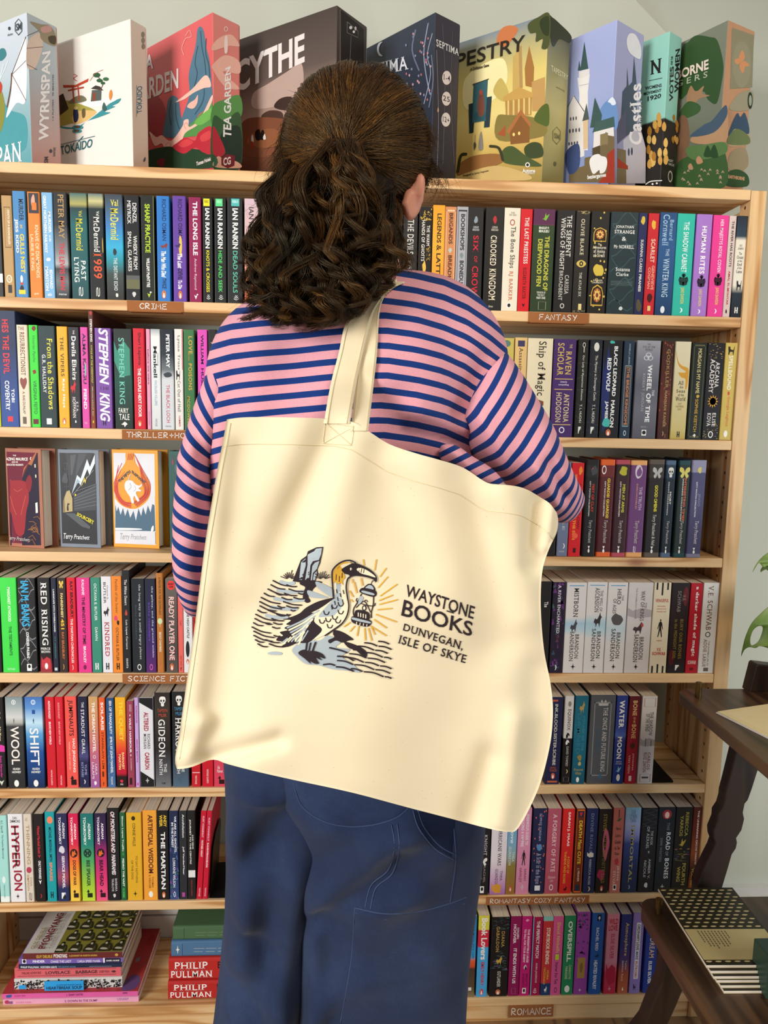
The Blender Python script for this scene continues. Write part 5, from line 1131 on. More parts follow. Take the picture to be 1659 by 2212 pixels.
GAMES = [
 # corner top, left top seen, right top seen, setback, face length, thickness or None, front colour, side colour, label
 dict(c=(57, 26), l=(0, 45), r=(126.5, 58), s=.03, w=.27, front='c9d0da>b8c4cc:.35>8fb0b6:.6>5a9aa2', side='b3bcc2>a9b2b8:.35>b09c9a:.65>c28f86', cr=C1,
  label='grey-blue game box with a dragon wing on it, beside the white box',
  fa=[('b', '4f9aa2', [(0, 560), (60, 600), (140, 640), (141, 800), (60, 830), (-30, 800)]), ('b', 'ece9ea', [(34, 640), (60, 520), (68, 410), (100, 300), (141, 215), (141, 540), (90, 560)]), ('l', '5a4238', 4, [(66, 400), (141, 200)]), ('l', '5a4238', 3, [(66, 405), (141, 330)]), ('l', '5a4238', 3, [(66, 405), (141, 545)]), ('s', '6a4a3a', 7, [(64, 400), (60, 470), (40, 580)]),
      ('b', '8c8a3c', [(0, 500), (18, 520), (28, 600), (14, 690), (-6, 710)]), ('b', 'c0402c', [(-6, 440), (12, 462), (8, 500), (-8, 510)]), ('l', 'dfeef0', 4, [(2, 430), (30, 370), (44, 330)]), ('l', 'dfeef0', 4, [(2, 420), (20, 350)]), ('b', '3f7f86', [(0, 270), (25, 265), (35, 300), (10, 330), (-8, 320)]), hexa(102, 147, 21, 44, '3a444c', 4), ('t', 'SM', '3a444c', 'b', [(88, 130), (116, 122), (116, 162), (88, 170)]), ('e', '3a444c', 52, 155, 7, 10), ('t', 'Automa', '4a545c', '', [(42, 184), (70, 176), (70, 190), (42, 198)]),
      ('t', 'WYRMSPAN', 'f3f2f2', 's', [(-270, 870), (116, 765), (119, 878), (-270, 990)])],
  sa=[('b', 'd9c3b4', [(146, 250), (165, 205), (215, 180), (232, 250), (190, 370), (146, 360)]), ('l', '6a4e44', 3, [(146, 195), (215, 165)]), ('l', '6a4e44', 3, [(146, 262), (232, 255)]), ('l', '6a4e44', 3, [(146, 350), (200, 378)]), ('b', '9a8d76', [(162, 118), (222, 132), (270, 140), (302, 190), (303, 248), (262, 240), (222, 210), (212, 170)]), ('b', 'c99a94', [(222, 150), (270, 140), (278, 170), (232, 178)]), ('b', '5a4c3c', [(262, 200), (300, 196), (300, 240), (270, 232)]),
      ('t', 'WYRMSPAN', 'ece8e8', 'b', [(208, 762), (228, 285), (274, 276), (262, 766)]), ('t', '1-5 PLAYERS   90 MINUTES', '5a6268', '', [(283, 655), (284, 405), (292, 405), (291, 656)]), ('t', 'SM', '4a4448', 'b', [(238, 885), (240, 852), (262, 850), (261, 885)]), ('e', '4a4448', 275, 820, 8, 11), ('t', 'Automa Factory', '4a4448', '', [(284, 850), (286, 800), (306, 800), (304, 850)])]),
 dict(c=(281, 40), l=(128, 86), r=(318, 60), s=.03, w=.29, front='e9e5dd', side='d8c9b8>d3bfae:.5>d0b9a6', cr=C1,
  label='white game box with a small red gate and island picture',
  fa=[('b', '3f8f96', [(300, 680), (400, 692), (470, 660), (550, 600), (600, 560), (656, 534), (645, 558), (612, 575), (626, 580), (570, 606), (600, 612), (530, 640), (470, 660), (430, 694), (360, 700)]), ('b', 'a59c4a', [(300, 560), (360, 545), (420, 560), (500, 590), (520, 612), (470, 650), (400, 668), (300, 680)]), ('b', 'dcb877', [(392, 640), (420, 605), (500, 600), (524, 612), (470, 655), (410, 675)]), ('b', 'f2eee8', [(450, 560), (540, 540), (640, 535), (560, 575), (480, 580)]), ('b', '74735a', [(370, 560), (410, 525), (450, 520), (470, 545), (420, 560)]),
      ('p', 'b9472e', [(342, 462), (410, 462), (482, 426), (478, 444), (412, 474), (346, 476)]), ('p', 'a83f2c', [(370, 488), (456, 470), (456, 479), (370, 496)]), ('l', 'b9472e', 7, [(396, 474), (402, 552)]), ('l', 'b9472e', 7, [(424, 470), (431, 545)]), ('s', 'c85a46', 4, [(402, 404), (420, 412), (400, 425), (418, 440)]), ('p', '3c3a34', [(494, 482), (520, 464), (544, 470), (562, 492)]), ('p', '57605a', [(500, 490), (552, 488), (550, 545), (494, 552)]), ('p', '8a4a34', [(505, 505), (520, 503), (520, 545), (505, 548)]), ('s', '6a4636', 4, [(545, 490), (560, 450), (530, 415)]), ('e', '2f5a3c', 526, 408, 20, 13), ('e', '2f5a3c', 542, 438, 17, 10), ('e', '3a6a44', 576, 430, 16, 10), ('e', '2f5a3c', 560, 452, 12, 8), ('b', 'd98a44', [(596, 500), (606, 488), (612, 515), (602, 545), (594, 530)]), ('b', '26304c', [(400, 600), (420, 592), (428, 630), (420, 660), (404, 660)]), ('e', 'c8b074', 413, 588, 13, 8), ('b', '6a5a3c', [(446, 600), (462, 590), (464, 630), (450, 640)]), ('b', '3f5f5a', [(556, 590), (566, 556), (580, 590), (570, 604)]), ('p', '3c3428', [(305, 530), (345, 508), (374, 590), (310, 640)]), ('e', '3f8f96', 424, 692, 30, 12), ('e', '5a463c', 424, 690, 17, 8), ('e', '3f8f96', 420, 712, 26, 11), ('e', '5a463c', 420, 711, 15, 7), ('s', 'c46a54', 2, [(490, 440), (520, 400), (560, 380)]),
      ('t', 'TOKAIDO', '2c6670', '', [(326, 795), (506, 752), (500, 800), (334, 842)]), ('l', '2c6670', 3, [(328, 786), (516, 740)]), ('l', '2c6670', 4, [(428, 770), (452, 742)])],
  sa=[('t', 'TOKAIDO', '33687a', '', [(744, 618), (744, 470), (772, 466), (770, 612)]), ('l', '33687a', 2, [(741, 634), (742, 464)]), ('e', '8f877a', 776, 188, 10, 16), ('e', '8f877a', 777, 220, 10, 16), ('e', '8f877a', 778, 252, 10, 16), ('b', '4a5a60', [(778, 868), (788, 852), (790, 870), (780, 880)])]),
 dict(c=(459, 26), l=(322, 100), r=(519, 54.5), s=.03, w=.234, front='d65f60>d4595a:.6>b8444a', side='d8837a>d77a70:.5>b8645a', cr=C1,
  label='coral-red game box with a blue rock peak and pink clouds',
  fa=[('b', 'a63e44', [(760, 560), (850, 520), (900, 600), (890, 730), (760, 720)]), ('b', '52768a', [(985, 660), (1028, 520), (1026, 400), (1062, 250), (1072, 165), (1090, 144), (1108, 175), (1118, 250), (1138, 330), (1150, 450), (1150, 570), (1080, 620), (1040, 690)]), ('s', '2f4c5a', 5, [(1090, 170), (1098, 260), (1112, 330), (1120, 420)]), ('s', '2f4c5a', 5, [(1075, 250), (1060, 340), (1072, 400), (1056, 470)]), ('s', '345565', 6, [(1100, 440), (1110, 500), (1098, 560), (1060, 620)]), ('s', '2f4c5a', 5, [(1120, 210), (1118, 290), (1134, 350), (1140, 420)]), ('b', '4f7284', [(888, 735), (900, 640), (912, 550), (936, 520), (968, 540), (985, 640), (1010, 700), (960, 745)]), ('s', '2f4c5a', 5, [(930, 545), (920, 620), (930, 680)]), ('s', '2f4c5a', 5, [(955, 560), (958, 640), (975, 700)]),
      ('b', 'f2bfae', [(955, 555), (1000, 520), (1050, 478), (1110, 412), (1136, 424), (1146, 470), (1110, 478), (1060, 500), (1030, 520), (1000, 540)]), ('b', 'f0b7a6', [(1018, 582), (1030, 560), (1060, 540), (1075, 515), (1072, 560), (1050, 590)]), ('b', '57904c', [(985, 740), (1060, 650), (1110, 600), (1151, 545), (1151, 740), (1060, 740)]), ('b', 'f2bfae', [(812, 715), (850, 745), (880, 735), (930, 765), (990, 690), (1000, 655), (1025, 650), (1030, 690), (1090, 640), (1150, 520), (1151, 555), (1090, 665), (1010, 720), (985, 770), (940, 805), (900, 815), (880, 780), (840, 790)]), ('s', 'd68a7c', 3, [(900, 790), (915, 775), (930, 790), (915, 800)]), ('s', 'd68a7c', 3, [(1010, 700), (1000, 680), (1015, 668), (1025, 685)]), ('b', '6fae54', [(1060, 660), (1140, 590), (1151, 600), (1150, 640), (1090, 680)]),
      ('b', '2b432f', [(790, 830), (880, 800), (960, 800), (1151, 830), (1151, 912), (790, 905)]), ('b', 'b9303c', [(940, 800), (965, 775), (1010, 748), (1060, 765), (1080, 720), (1151, 690), (1151, 830), (1100, 825), (1060, 800), (1000, 835)]), ('b', 'd2464a', [(970, 785), (1015, 755), (1050, 775), (1000, 800)]), ('b', 'd2464a', [(1090, 740), (1140, 710), (1145, 750), (1100, 770)]), ('b', '7a2630', [(855, 870), (895, 862), (890, 900), (862, 902)]), ('s', 'f0b0a4', 3, [(1010, 195), (1030, 165), (1040, 200), (1010, 210), (990, 260), (1000, 300)]),
      ('t', 'TEA', 'f3e9e6', 'b', [(730, 322), (834, 290), (834, 372), (730, 405)]), ('t', 'GARDEN', 'f3e9e6', 'b', [(722, 450), (970, 370), (970, 480), (722, 570)]), ('t', 'Tomas Holek', 'e9d9d2', 'b', [(1068, 880), (1148, 852), (1148, 872), (1068, 902)])],
  sa=[('b', 'ecb3a2', [(1156, 240), (1200, 200), (1260, 190), (1300, 250), (1240, 250), (1156, 275)]), ('b', 'ecb3a2', [(1156, 350), (1220, 300), (1295, 330), (1300, 400), (1210, 390), (1300, 480), (1220, 470), (1156, 380)]), ('b', '5c9450', [(1156, 575), (1220, 540), (1302, 520), (1303, 640), (1156, 680)]), ('b', '3a5c3a', [(1156, 640), (1220, 655), (1303, 620), (1303, 912), (1156, 912)]), ('b', '22362c', [(1200, 730), (1302, 690), (1303, 900), (1210, 900)]), ('b', 'b42e3a', [(1156, 690), (1190, 740), (1222, 830), (1160, 850)]), ('b', 'e9b49e', [(1160, 905), (1180, 850), (1210, 860), (1290, 880), (1303, 912)]),
      ('t', 'TEA GARDEN', 'f0ece8', 'b', [(1210, 742), (1222, 372), (1252, 358), (1256, 750)]), ('p', '7a2630', [(1200, 860), (1232, 836), (1276, 846), (1272, 900), (1236, 914), (1202, 898)]), ('t', 'CG', 'f0e4dc', 'b', [(1212, 858), (1252, 850), (1252, 892), (1212, 900)]), ('e', 'f0d8d0', 1226, 158, 11, 14), ('e', 'd8837a', 1226, 158, 8, 11), ('b', 'f0d8d0', [(1218, 205), (1234, 200), (1234, 280), (1218, 285)])]),
 dict(c=(728, 11), l=(521, 89), r=(791, 60), s=.004, w=.268, front='4a403b>5d504a:.3>a58a7c:.55>8a6a5a:.68>6b4030:.8>3c241c', side='4a403c>3a322e:.4>2e2622', cr=C2,
  label='large dark brown game box with tall white capitals, behind the head',
  fa=[('b', 'b59c90', [(130, 560), (220, 500), (330, 430), (420, 380), (420, 560), (320, 620), (140, 650)]), ('b', '3c2c26', [(255, 640), (290, 590), (360, 580), (390, 640), (330, 660)]), ('b', '4a342c', [(180, 690), (230, 660), (300, 670), (300, 720), (200, 720)]), ('b', '7a4a34', [(60, 740), (180, 700), (400, 740), (400, 900), (60, 930)]), ('b', '8a5638', [(120, 800), (260, 770), (300, 860), (150, 880)]), ('b', '1f1816', [(140, 800), (150, 778), (170, 776), (178, 830), (150, 838)]), ('b', '1f1816', [(174, 830), (180, 780), (196, 784), (194, 832)]), ('b', 'd8cfc8', [(120, 820), (128, 805), (134, 845), (122, 850)]), ('b', 'd8cfc8', [(190, 818), (200, 800), (206, 830), (192, 834)]), ('b', 'a03a30', [(118, 850), (130, 846), (132, 880), (120, 884)]), ('b', 'a8503c', [(96, 830), (104, 820), (106, 850), (96, 856)]),
      ('t', 'SCYTHE', 'e3dad6', 'b', [(-40, 400), (438, 195), (438, 372), (-40, 590)])],
  sa=[('p', '2a2320', [(655, 60), (790, 175), (790, 420), (655, 400)]), ('l', '6a5a50', 8, [(648, 60), (648, 390)]), ('l', '9a8f88', 2, [(690, 130), (755, 185), (755, 225), (690, 195), (690, 130)]), ('e', 'e6e0dc', 712, 165, 9, 10), ('e', 'e6e0dc', 730, 190, 7, 8), ('e', 'cfc6c0', 740, 170, 6, 12), ('l', '8a7f78', 2, [(714, 215), (706, 370)])]),
 dict(c=(940.5, 26), l=(791, 103), r=(995.5, 53.5), s=.03, w=.209, front='333947>2d3340:.5>252a36', side='3f3b42>37333a:.5>2c292e', cr=C2,
  label='dark blue-grey game box with a crescent moon and three pale ovals',
  fa=[('s', '8f97ac', 6, [(1175, 140), (1150, 300), (1160, 430), (1185, 560)]), ('s', 'b4bccd', 3, [(1200, 200), (1170, 330), (1190, 440), (1150, 620)]), ('s', '6a7288', 8, [(1100, 180), (1080, 300), (1120, 420)]), ('s', '767e94', 5, [(1195, 330), (1205, 480), (1180, 640)])] + [('e', ('a86a74', '7d86a0', 'c0909a')[int(r * 3)], x, y, 5, 8) for x, y, r in rnd_pts(3, 34, 1040, 1195, 190, 600)] + [('b', 'd9dae0', [(905, 250), (880, 262), (872, 300), (884, 332), (906, 336), (890, 318), (884, 292), (892, 266)]),
      ('t', 'SEPTIMA', 'd9dadf', 's', [(760, 405), (1056, 333), (1060, 415), (760, 480)])],
  sa=[('s', '5c5860', 4, [(1260, 150), (1275, 500), (1262, 980)]), ('s', '55515a', 4, [(1320, 180), (1310, 560), (1330, 980)]), ('s', '86828c', 3, [(1225, 300), (1236, 700), (1228, 1000)]), ('t', 'SEPTIMA', 'e0dcda', 's', [(1222, 232), (1360, 296), (1358, 334), (1224, 276)])] + [q for (cx, cy, w) in ((1285, 465, '1-4'), (1283, 590, '25'), (1280, 715, '12+')) for q in (('e', 'dccdc6', cx, cy, 27, 42), ('t', w, '2c2830', 's', [(cx - 20, cy - 22), (cx + 20, cy - 10), (cx + 20, cy + 22), (cx - 20, cy + 10)]))] + [('b', 'b89a86', [(1228, 660), (1234, 640), (1238, 662), (1232, 672)])]),
 dict(c=(1185.5, 29.5), l=(995, 90), r=(1234, 74), s=.03, w=.209, front='7f8a94>b0a878:.12>dcc774:.3>e6d084:.5>c9a858:.75>8f7c40', side='4c4e38>9a9460:.25>c0b26c:.5>a89c5c:.8>8a8450', cr=C3,
  label='yellow game box with a golden city, temple and hanging banners',
  fa=[('b', 'c9784a', [(268, 215), (290, 150), (340, 130), (378, 150), (350, 200), (310, 240)]), ('b', 'f3e7ac', [(100, 420), (180, 340), (300, 300), (320, 420), (240, 520), (110, 560)]), ('b', 'c8b060', [(250, 470), (290, 400), (330, 480), (300, 520)]), ('p', 'c9a860', [(352, 290), (396, 240), (402, 450), (350, 470)]), ('p', 'b3905a', [(380, 240), (396, 235), (402, 450), (386, 452)]), ('p', 'a8763e', [(412, 350), (435, 236), (460, 345), (456, 450), (416, 440)]), ('p', 'c39a5c', [(448, 420), (516, 394), (516, 570), (450, 570)]), ('p', 'caa056', [(300, 500), (382, 446), (458, 478), (452, 500), (306, 520)]), ('p', 'b58a48', [(312, 518), (448, 498), (446, 590), (316, 604)])] + [('l', 'e0c47c', 9, [(328 + 27 * i, 520 - 4 * i), (328 + 27 * i, 596 - 3 * i)]) for i in range(5)] + [('b', '8a7a40', [(270, 600), (330, 590), (450, 600), (520, 640), (500, 700), (280, 720)]), ('p', 'b0703e', [(318, 676), (392, 560), (448, 640), (436, 652), (390, 590), (336, 690)]), ('p', '8a5c30', [(336, 680), (392, 590), (438, 650), (436, 730), (340, 740)]), ('e', 'f6dc7c', 356, 690, 6, 9), ('e', 'f6dc7c', 384, 684, 6, 9), ('p', 'a85a34', [(272, 690), (316, 640), (312, 700)]), ('b', '55642c', [(460, 610), (500, 545), (535, 540), (536, 640), (500, 640)]), ('b', '3f4a2a', [(410, 760), (450, 730), (496, 740), (505, 800), (430, 810)]), ('b', '4c5a30', [(300, 770), (350, 750), (420, 800), (500, 850), (400, 850), (300, 830)]), ('b', '98683a', [(70, 850), (150, 800), (280, 790), (300, 830), (200, 870), (80, 900)]), ('b', 'cfb070', [(80, 900), (260, 850), (420, 890), (420, 925), (80, 920)]), ('s', '3c3a24', 14, [(70, 880), (85, 800), (112, 790)]), ('s', '3c3a24', 14, [(236, 750), (280, 760), (300, 820)]), ('b', '4d542e', [(430, 125), (480, 90), (540, 72), (538, 230), (500, 250), (505, 200), (470, 215), (470, 170), (440, 170)]), ('b', '343c24', [(490, 110), (535, 85), (536, 180), (505, 170)]),
      ('p', '2f3f46', [(126, 535), (160, 525), (150, 680), (130, 682)]), ('p', '2f3f46', [(214, 500), (244, 494), (232, 652), (204, 655)]), ('p', '3d656c', [(152, 430), (224, 408), (212, 620), (144, 630)]), ('b', '35585f', [(158, 580), (208, 572), (206, 615), (160, 618)]), ('b', '7a4a3c', [(170, 540), (186, 470), (202, 490), (206, 580), (180, 596)]), ('e', 'b04c3c', 188, 474, 8, 14), ('l', '3a2c20', 4, [(148, 434), (228, 406)]), ('b', '8c857a', [(176, 745), (184, 690), (192, 680), (200, 760), (180, 770)]), ('b', '4a4a40', [(152, 740), (158, 728), (164, 745), (156, 770)]), ('l', '7a6a50', 1.5, [(160, 690), (158, 740)]),
      ('t', 'TAPESTRY', '2b2519', '', [(-80, 320), (416, 178), (412, 258), (-80, 392)]), ('t', 'A Civilization Game', '3a3322', 'b', [(135, 348), (230, 326), (230, 342), (135, 365)]), ('t', 'Designed by Jamey Stegmaier', '3a3322', '', [(98, 896), (230, 870), (230, 882), (98, 910)]), ('e', 'f0ece0', 428, 846, 12, 13), ('e', '2b2519', 428, 846, 7, 8), ('t', 'Automa', 'f4f0e4', 'b', [(402, 866), (468, 868), (468, 884), (402, 886)]), ('t', 'Factory', 'f4f0e4', '', [(420, 884), (466, 884), (466, 894), (420, 898)])],
  sa=[('b', '3c4028', [(542, 90), (600, 130), (650, 185), (640, 220), (590, 200), (560, 240), (544, 200)]), ('t', 'TAPESTRY', 'e6e0b4', '', [(546, 332), (634, 386), (632, 412), (548, 364)]), hexa(575, 695, 22, 44, '7a7448', 4), ('t', 'SM', '7a7448', 'b', [(562, 680), (590, 690), (590, 718), (562, 708)]), ('t', 'competitive strategy', '8f8a58', '', [(572, 440), (616, 462), (616, 474), (572, 452)]), ('e', '6a6640', 566, 840, 8, 12)]),
 dict(c=(1333, 42), l=(1236, 82), r=(1403, 80), s=.03, w=.19, t=.098, front='a7b0dc>a0abd6:.4>8f9fd0:.6>7f8cb8', side='a6a8cc>9c9ec2:.5>85829c', cr=C3,
  label='lavender-blue game box with a white towered castle',
  fa=[('b', '6d92c8', [(790, 650), (800, 560), (840, 510), (862, 500), (882, 530), (884, 660)]), ('b', 'dfe8f2', [(838, 520), (862, 498), (880, 530), (862, 540), (850, 528)]), ('p', 'e8e5e4', [(682, 400), (746, 380), (742, 415), (736, 470), (736, 770), (692, 770), (692, 480)]), ('p', '3d5856', [(696, 362), (718, 214), (738, 352)]), ('p', '3d5856', [(684, 362), (692, 310), (700, 362)]), ('p', 'e0dcdc', [(690, 366), (744, 352), (744, 386), (690, 402)]), ('l', '9a96a0', 2, [(692, 440), (740, 430)]), ('p', 'e4e1e0', [(636, 540), (664, 486), (716, 566), (718, 800), (630, 830)]), ('l', '4a4a54', 4, [(634, 546), (664, 490), (716, 570)])] + [('e', '4a4e60', 648 + 14 * i, 610 - 2 * i, 3.4, 10) for i in range(3)] + [('e', '4a4e60', 644 + 16 * i, 672 - 2 * i, 4, 11) for i in range(4)] + [('e', '4a4e60', 640 + 14 * i, 738 - 2 * i, 4, 9) for i in range(4)] + [('p', '3f5a58', [(748, 655), (772, 500), (808, 590), (800, 650)]), ('p', 'd9bf9a', [(712, 620), (738, 610), (738, 760), (714, 765)]), ('p', '4f5a58', [(708, 622), (730, 530), (742, 612)]), ('p', 'e4dfdc', [(768, 670), (868, 640), (872, 730), (764, 760)]), ('p', '44605c', [(760, 680), (776, 628), (870, 598), (874, 650)]), ('e', '4a4e60', 830, 690, 5, 12), ('p', '75664a', [(688, 860), (720, 850), (720, 810), (760, 800), (760, 760), (820, 740), (820, 690), (873, 700), (874, 935), (640, 935), (640, 880)]), ('p', '554a38', [(760, 760), (800, 745), (800, 790), (760, 800)]), ('p', '8a7a58', [(800, 690), (840, 680), (840, 740), (800, 745)]), ('b', '3f4f7c', [(626, 780), (690, 740), (690, 860), (640, 890)]), ('p', 'a23c2c', [(836, 790), (874, 760), (874, 938), (790, 938), (836, 880)]),
      ('b', 'eceaea', [(745, 830), (760, 800), (790, 790), (806, 800), (830, 808), (836, 840), (824, 880), (800, 890), (795, 872), (770, 892), (756, 880)]), ('t', 'beziergames', 'f4f2f0', 'b', [(735, 898), (830, 886), (830, 912), (735, 926)])],
  sa=[('p', '4c5666', [(904, 620), (912, 470), (934, 440), (936, 345), (944, 440), (962, 420), (972, 290), (984, 420), (986, 660), (930, 700)]), ('p', 'c2bfca', [(916, 720), (1000, 640), (1032, 760), (1030, 940), (920, 940)]), ('p', '5c5a70', [(884, 640), (930, 560), (930, 700), (886, 740)]), ('p', '7a6c52', [(886, 760), (930, 770), (932, 940), (886, 940)]), ('p', 'a23c2c', [(886, 810), (940, 850), (940, 870), (886, 860)]), ('e', '4a4e60', 944, 780, 5, 20), ('e', '4a4e60', 960, 776, 5, 20), ('b', 'e6e4e8', [(934, 200), (950, 172), (980, 180), (1006, 240), (1004, 300), (980, 296), (950, 272), (936, 240)]),
      ('t', 'Castles', 'efecee', 'sb', [(944, 735), (952, 440), (1008, 424), (1012, 748)]), ('t', 'of Mad King Ludwig', '4a4860', '', [(1000, 650), (1006, 440), (1018, 440), (1014, 650)])]),
 dict(c=(1447, 67), l=(1403, 86), r=(1472, 84), s=.08, w=.165, front='92c8ba>8fc4b6:.51>2b2622:.52>241f1c', side='8fc6b8>8cc2b4:.51>2b2622:.52>241f1c', cr=C3,
  label='slim aqua-and-black game box with gold figures on its lower half',
  fa=[('t', 'N', '231f20', 'sb', [(1056, 312), (1114, 297), (1111, 372), (1056, 384)]), ('l', '231f20', 3, [(1050, 414), (1116, 400)]), ("t", "WOMENS", '2a2628', 'b', [(1030, 444), (1114, 428), (1114, 446), (1030, 462)]), ('t', 'MOVEMENT', '2a2628', 'b', [(1022, 474), (1113, 454), (1113, 470), (1022, 490)]), ('t', '1920', '231f20', 'b', [(1042, 494), (1112, 478), (1110, 502), (1042, 520)])] + [('b', ('c89a4c', 'a8742e', 'd8b060')[int(r * 3)], [(x, y), (x + 12, y - 18), (x + 22, y + 4), (x + 16, y + 30), (x + 2, y + 24)]) for x, y, r in rnd_pts(5, 20, 1036, 1128, 590, 840)] + [('s', 'f0ece6', 5, [(1034, 945), (1060, 930), (1115, 926)]), ('e', 'f0ece6', 1068, 944, 5, 5), ('e', 'f0ece6', 1090, 940, 5, 5)],
  sa=[('t', 'VOTES', '231f20', 'b', [(1152, 520), (1156, 345), (1176, 338), (1172, 520)]), ('t', 'FOR THE', '231f20', 'b', [(1160, 332), (1162, 290), (1172, 288), (1170, 332)]), ('t', 'WOMEN', '231f20', 'b', [(1178, 475), (1184, 256), (1208, 248), (1202, 472)])] + [('b', ('c89a4c', 'a8742e')[int(r * 2)], [(x, y), (x + 8, y - 14), (x + 14, y + 4), (x + 8, y + 24)]) for x, y, r in rnd_pts(6, 9, 1160, 1192, 600, 740)] + [('t', 'FORT', 'cfc8bc', '', [(1146, 815), (1172, 822), (1172, 834), (1146, 828)]), ('t', 'CIRCLE', 'cfc8bc', '', [(1146, 834), (1176, 842), (1176, 854), (1146, 846)]), ('e', 'b9b2a6', 1156, 905, 12, 30), ('e', '2b2622', 1156, 905, 8, 22)]),
 dict(c=(1573, 43), l=(1474, 88), r=(1635, 67), s=.03, w=.195, front='777c6c>6f7464:.5>5c6450:.8>3f5636', side='bb8d6b', cr=C3,
  label='green and salmon game box with a big leafy tree, nearest the bookcase end',
  fa=[('b', '35522d', [(1215, 260), (1250, 215), (1290, 182), (1360, 190), (1400, 210), (1430, 330), (1420, 430), (1395, 530), (1350, 510), (1330, 470), (1260, 470), (1205, 500)]), ('b', 'a27c5c', [(1240, 520), (1262, 440), (1290, 470), (1330, 440), (1322, 480), (1360, 490), (1300, 510), (1280, 560)]), ('b', '3c5a33', [(1205, 580), (1250, 520), (1310, 540), (1300, 580), (1220, 610)]), ('b', '7a5a44', [(1200, 620), (1240, 600), (1256, 700), (1240, 800), (1195, 830)]), ('b', 'b18c68', [(1260, 720), (1330, 650), (1380, 640), (1445, 560), (1446, 720), (1340, 740)]), ('b', '46586a', [(1260, 700), (1330, 640), (1370, 620), (1420, 560), (1446, 540), (1446, 600), (1380, 680)]), ('b', '3d5c34', [(1195, 840), (1280, 790), (1400, 760), (1440, 780), (1436, 960), (1190, 960)]), ('b', '587848', [(1240, 760), (1340, 740), (1440, 730), (1436, 790), (1280, 820)]), ('b', '2c4a2c', [(1330, 800), (1350, 745), (1370, 800)]), ('b', '2c4a2c', [(1360, 800), (1384, 740), (1404, 805)]), ('b', 'b98a68', [(1290, 820), (1306, 800), (1326, 830), (1300, 842)]), ('b', 'b98a68', [(1250, 850), (1264, 838), (1276, 866), (1256, 870)])] + [('b', 'a8947a', [(x, y), (x + 8, y - 14), (x + 16, y), (x + 8, y - 4)]) for x, y, r in rnd_pts(8, 22, 1200, 1420, 870, 955)] + [('t', 'EARTHBORNE', 'e9d6c4', 'b', [(1030, 420), (1356, 303), (1356, 355), (1030, 466)]), ('t', 'R A N G E R S', 'aab096', '', [(1040, 468), (1352, 364), (1350, 396), (1040, 500)])],
  sa=[('p', '8b866c', [(1474, 142), (1586, 180), (1578, 448), (1464, 456)]), ('e', '938e74', 1524, 330, 48, 120), ('b', 'cf9062', [(1522, 316), (1510, 290), (1526, 258), (1540, 292)]), ('b', 'cf9062', [(1522, 316), (1500, 330), (1486, 310), (1506, 298)]), ('b', 'cf9062', [(1524, 318), (1540, 340), (1528, 376), (1512, 340)]), ('b', 'cf9062', [(1526, 314), (1548, 318), (1562, 336), (1542, 340)]), ('b', '9a937a', [(1460, 560), (1510, 480), (1580, 470), (1566, 560)]), ('b', '3f5266', [(1456, 700), (1470, 640), (1500, 580), (1516, 600), (1540, 580), (1562, 680), (1510, 720)]), ('b', 'b79a78', [(1462, 700), (1490, 660), (1520, 690), (1560, 690), (1560, 740), (1460, 750)]), ('b', '6d7a50', [(1456, 700), (1500, 660), (1560, 700), (1556, 740), (1456, 740)]), ('b', '9a8a6c', [(1452, 860), (1470, 780), (1540, 760), (1556, 850), (1500, 880)]), ('e', '2c3428', 1566, 516, 13, 44), ('e', '9aa08a', 1567, 516, 8, 28), ('b', '35522f', [(1442, 950), (1446, 890), (1500, 868), (1554, 900), (1550, 956)]), ('t', 'EARTHBORNE', 'd9a078', 'b', [(1454, 896), (1538, 908), (1537, 926), (1454, 914)])]),
]
def game_texts():
    for g in GAMES:
        for it in g['fa'] + g['sa']:
            if it[0] == 't':
                want(it[1], it[3])

def game_boxes():
    z0 = SHELF_Z[0] + .0005
    for g in GAMES:
        Ct = U(*g['c'], g['s'])
        H = Ct[2] - z0
        Lp, Rp = Uz(*g['l'], Ct[2]), Uz(*g['r'], Ct[2])
        a = (math.atan2(Lp[1] - Ct[1], Ct[0] - Lp[0]) + math.pi / 2 - math.atan2(Rp[1] - Ct[1], Rp[0] - Ct[0])) / 2
        t = g.get('t') or math.hypot(*(Rp - Ct)[:2])
        w = g['w']
        root = thing('board_game_box', check_label(g['label']), 'game box', (Ct[0], Ct[1], z0), (0, 0, -a), 'board game boxes on the top board')
        Mi = (Matrix.Translation((Ct[0], Ct[1], z0)) @ Matrix.Rotation(-a, 4, 'Z')).inverted()
        mi = np.array(Mi)
        loc = lambda f: (lambda P, L: f(P, L) @ mi[:3, :3].T + mi[:3, 3])
        from_bm('lid', box_bm(-w, 0, 0, t - .003, 0, H, .0012), mat(g['front'], .3, .5), root)
        from_bm('tray', box_bm(-w + .001, -.001, t - .0032, t, .001, H - .001, .0008), mat(g['side'].split('>')[-1].split(':')[0], .4), root)
        from_bm('side_panel', box_bm(-.0005, .0004, .0008, t - .0034, .0008, H - .0008), mat(g['side'], .3, .5), root)
        nf = np.array([-math.sin(a), -math.cos(a), 0])
        ns = np.array([math.cos(a), -math.sin(a), 0])
        o = np.array([Ct[0], Ct[1], z0])
        pf = Print(loc(plane_map(o, nf)))
        pf.lx = -w + .0012
        art(pf, g['fa'], g['cr'], root)
        pf.build('cover_print', root, .3)
        ps = Print(loc(plane_map(o + ns * .0005, ns)))
        art(ps, g['sa'], g['cr'], root)
        ps.build('side_print', root, .3)
# ------------------------------------------------------------------ hardbacks shown face out
def crop_map(cr, f):
    return lambda P, L: f(np.stack([P[:, 0] / cr[0] + cr[1], -(-P[:, 1] / cr[0] + cr[2])], 1), L)

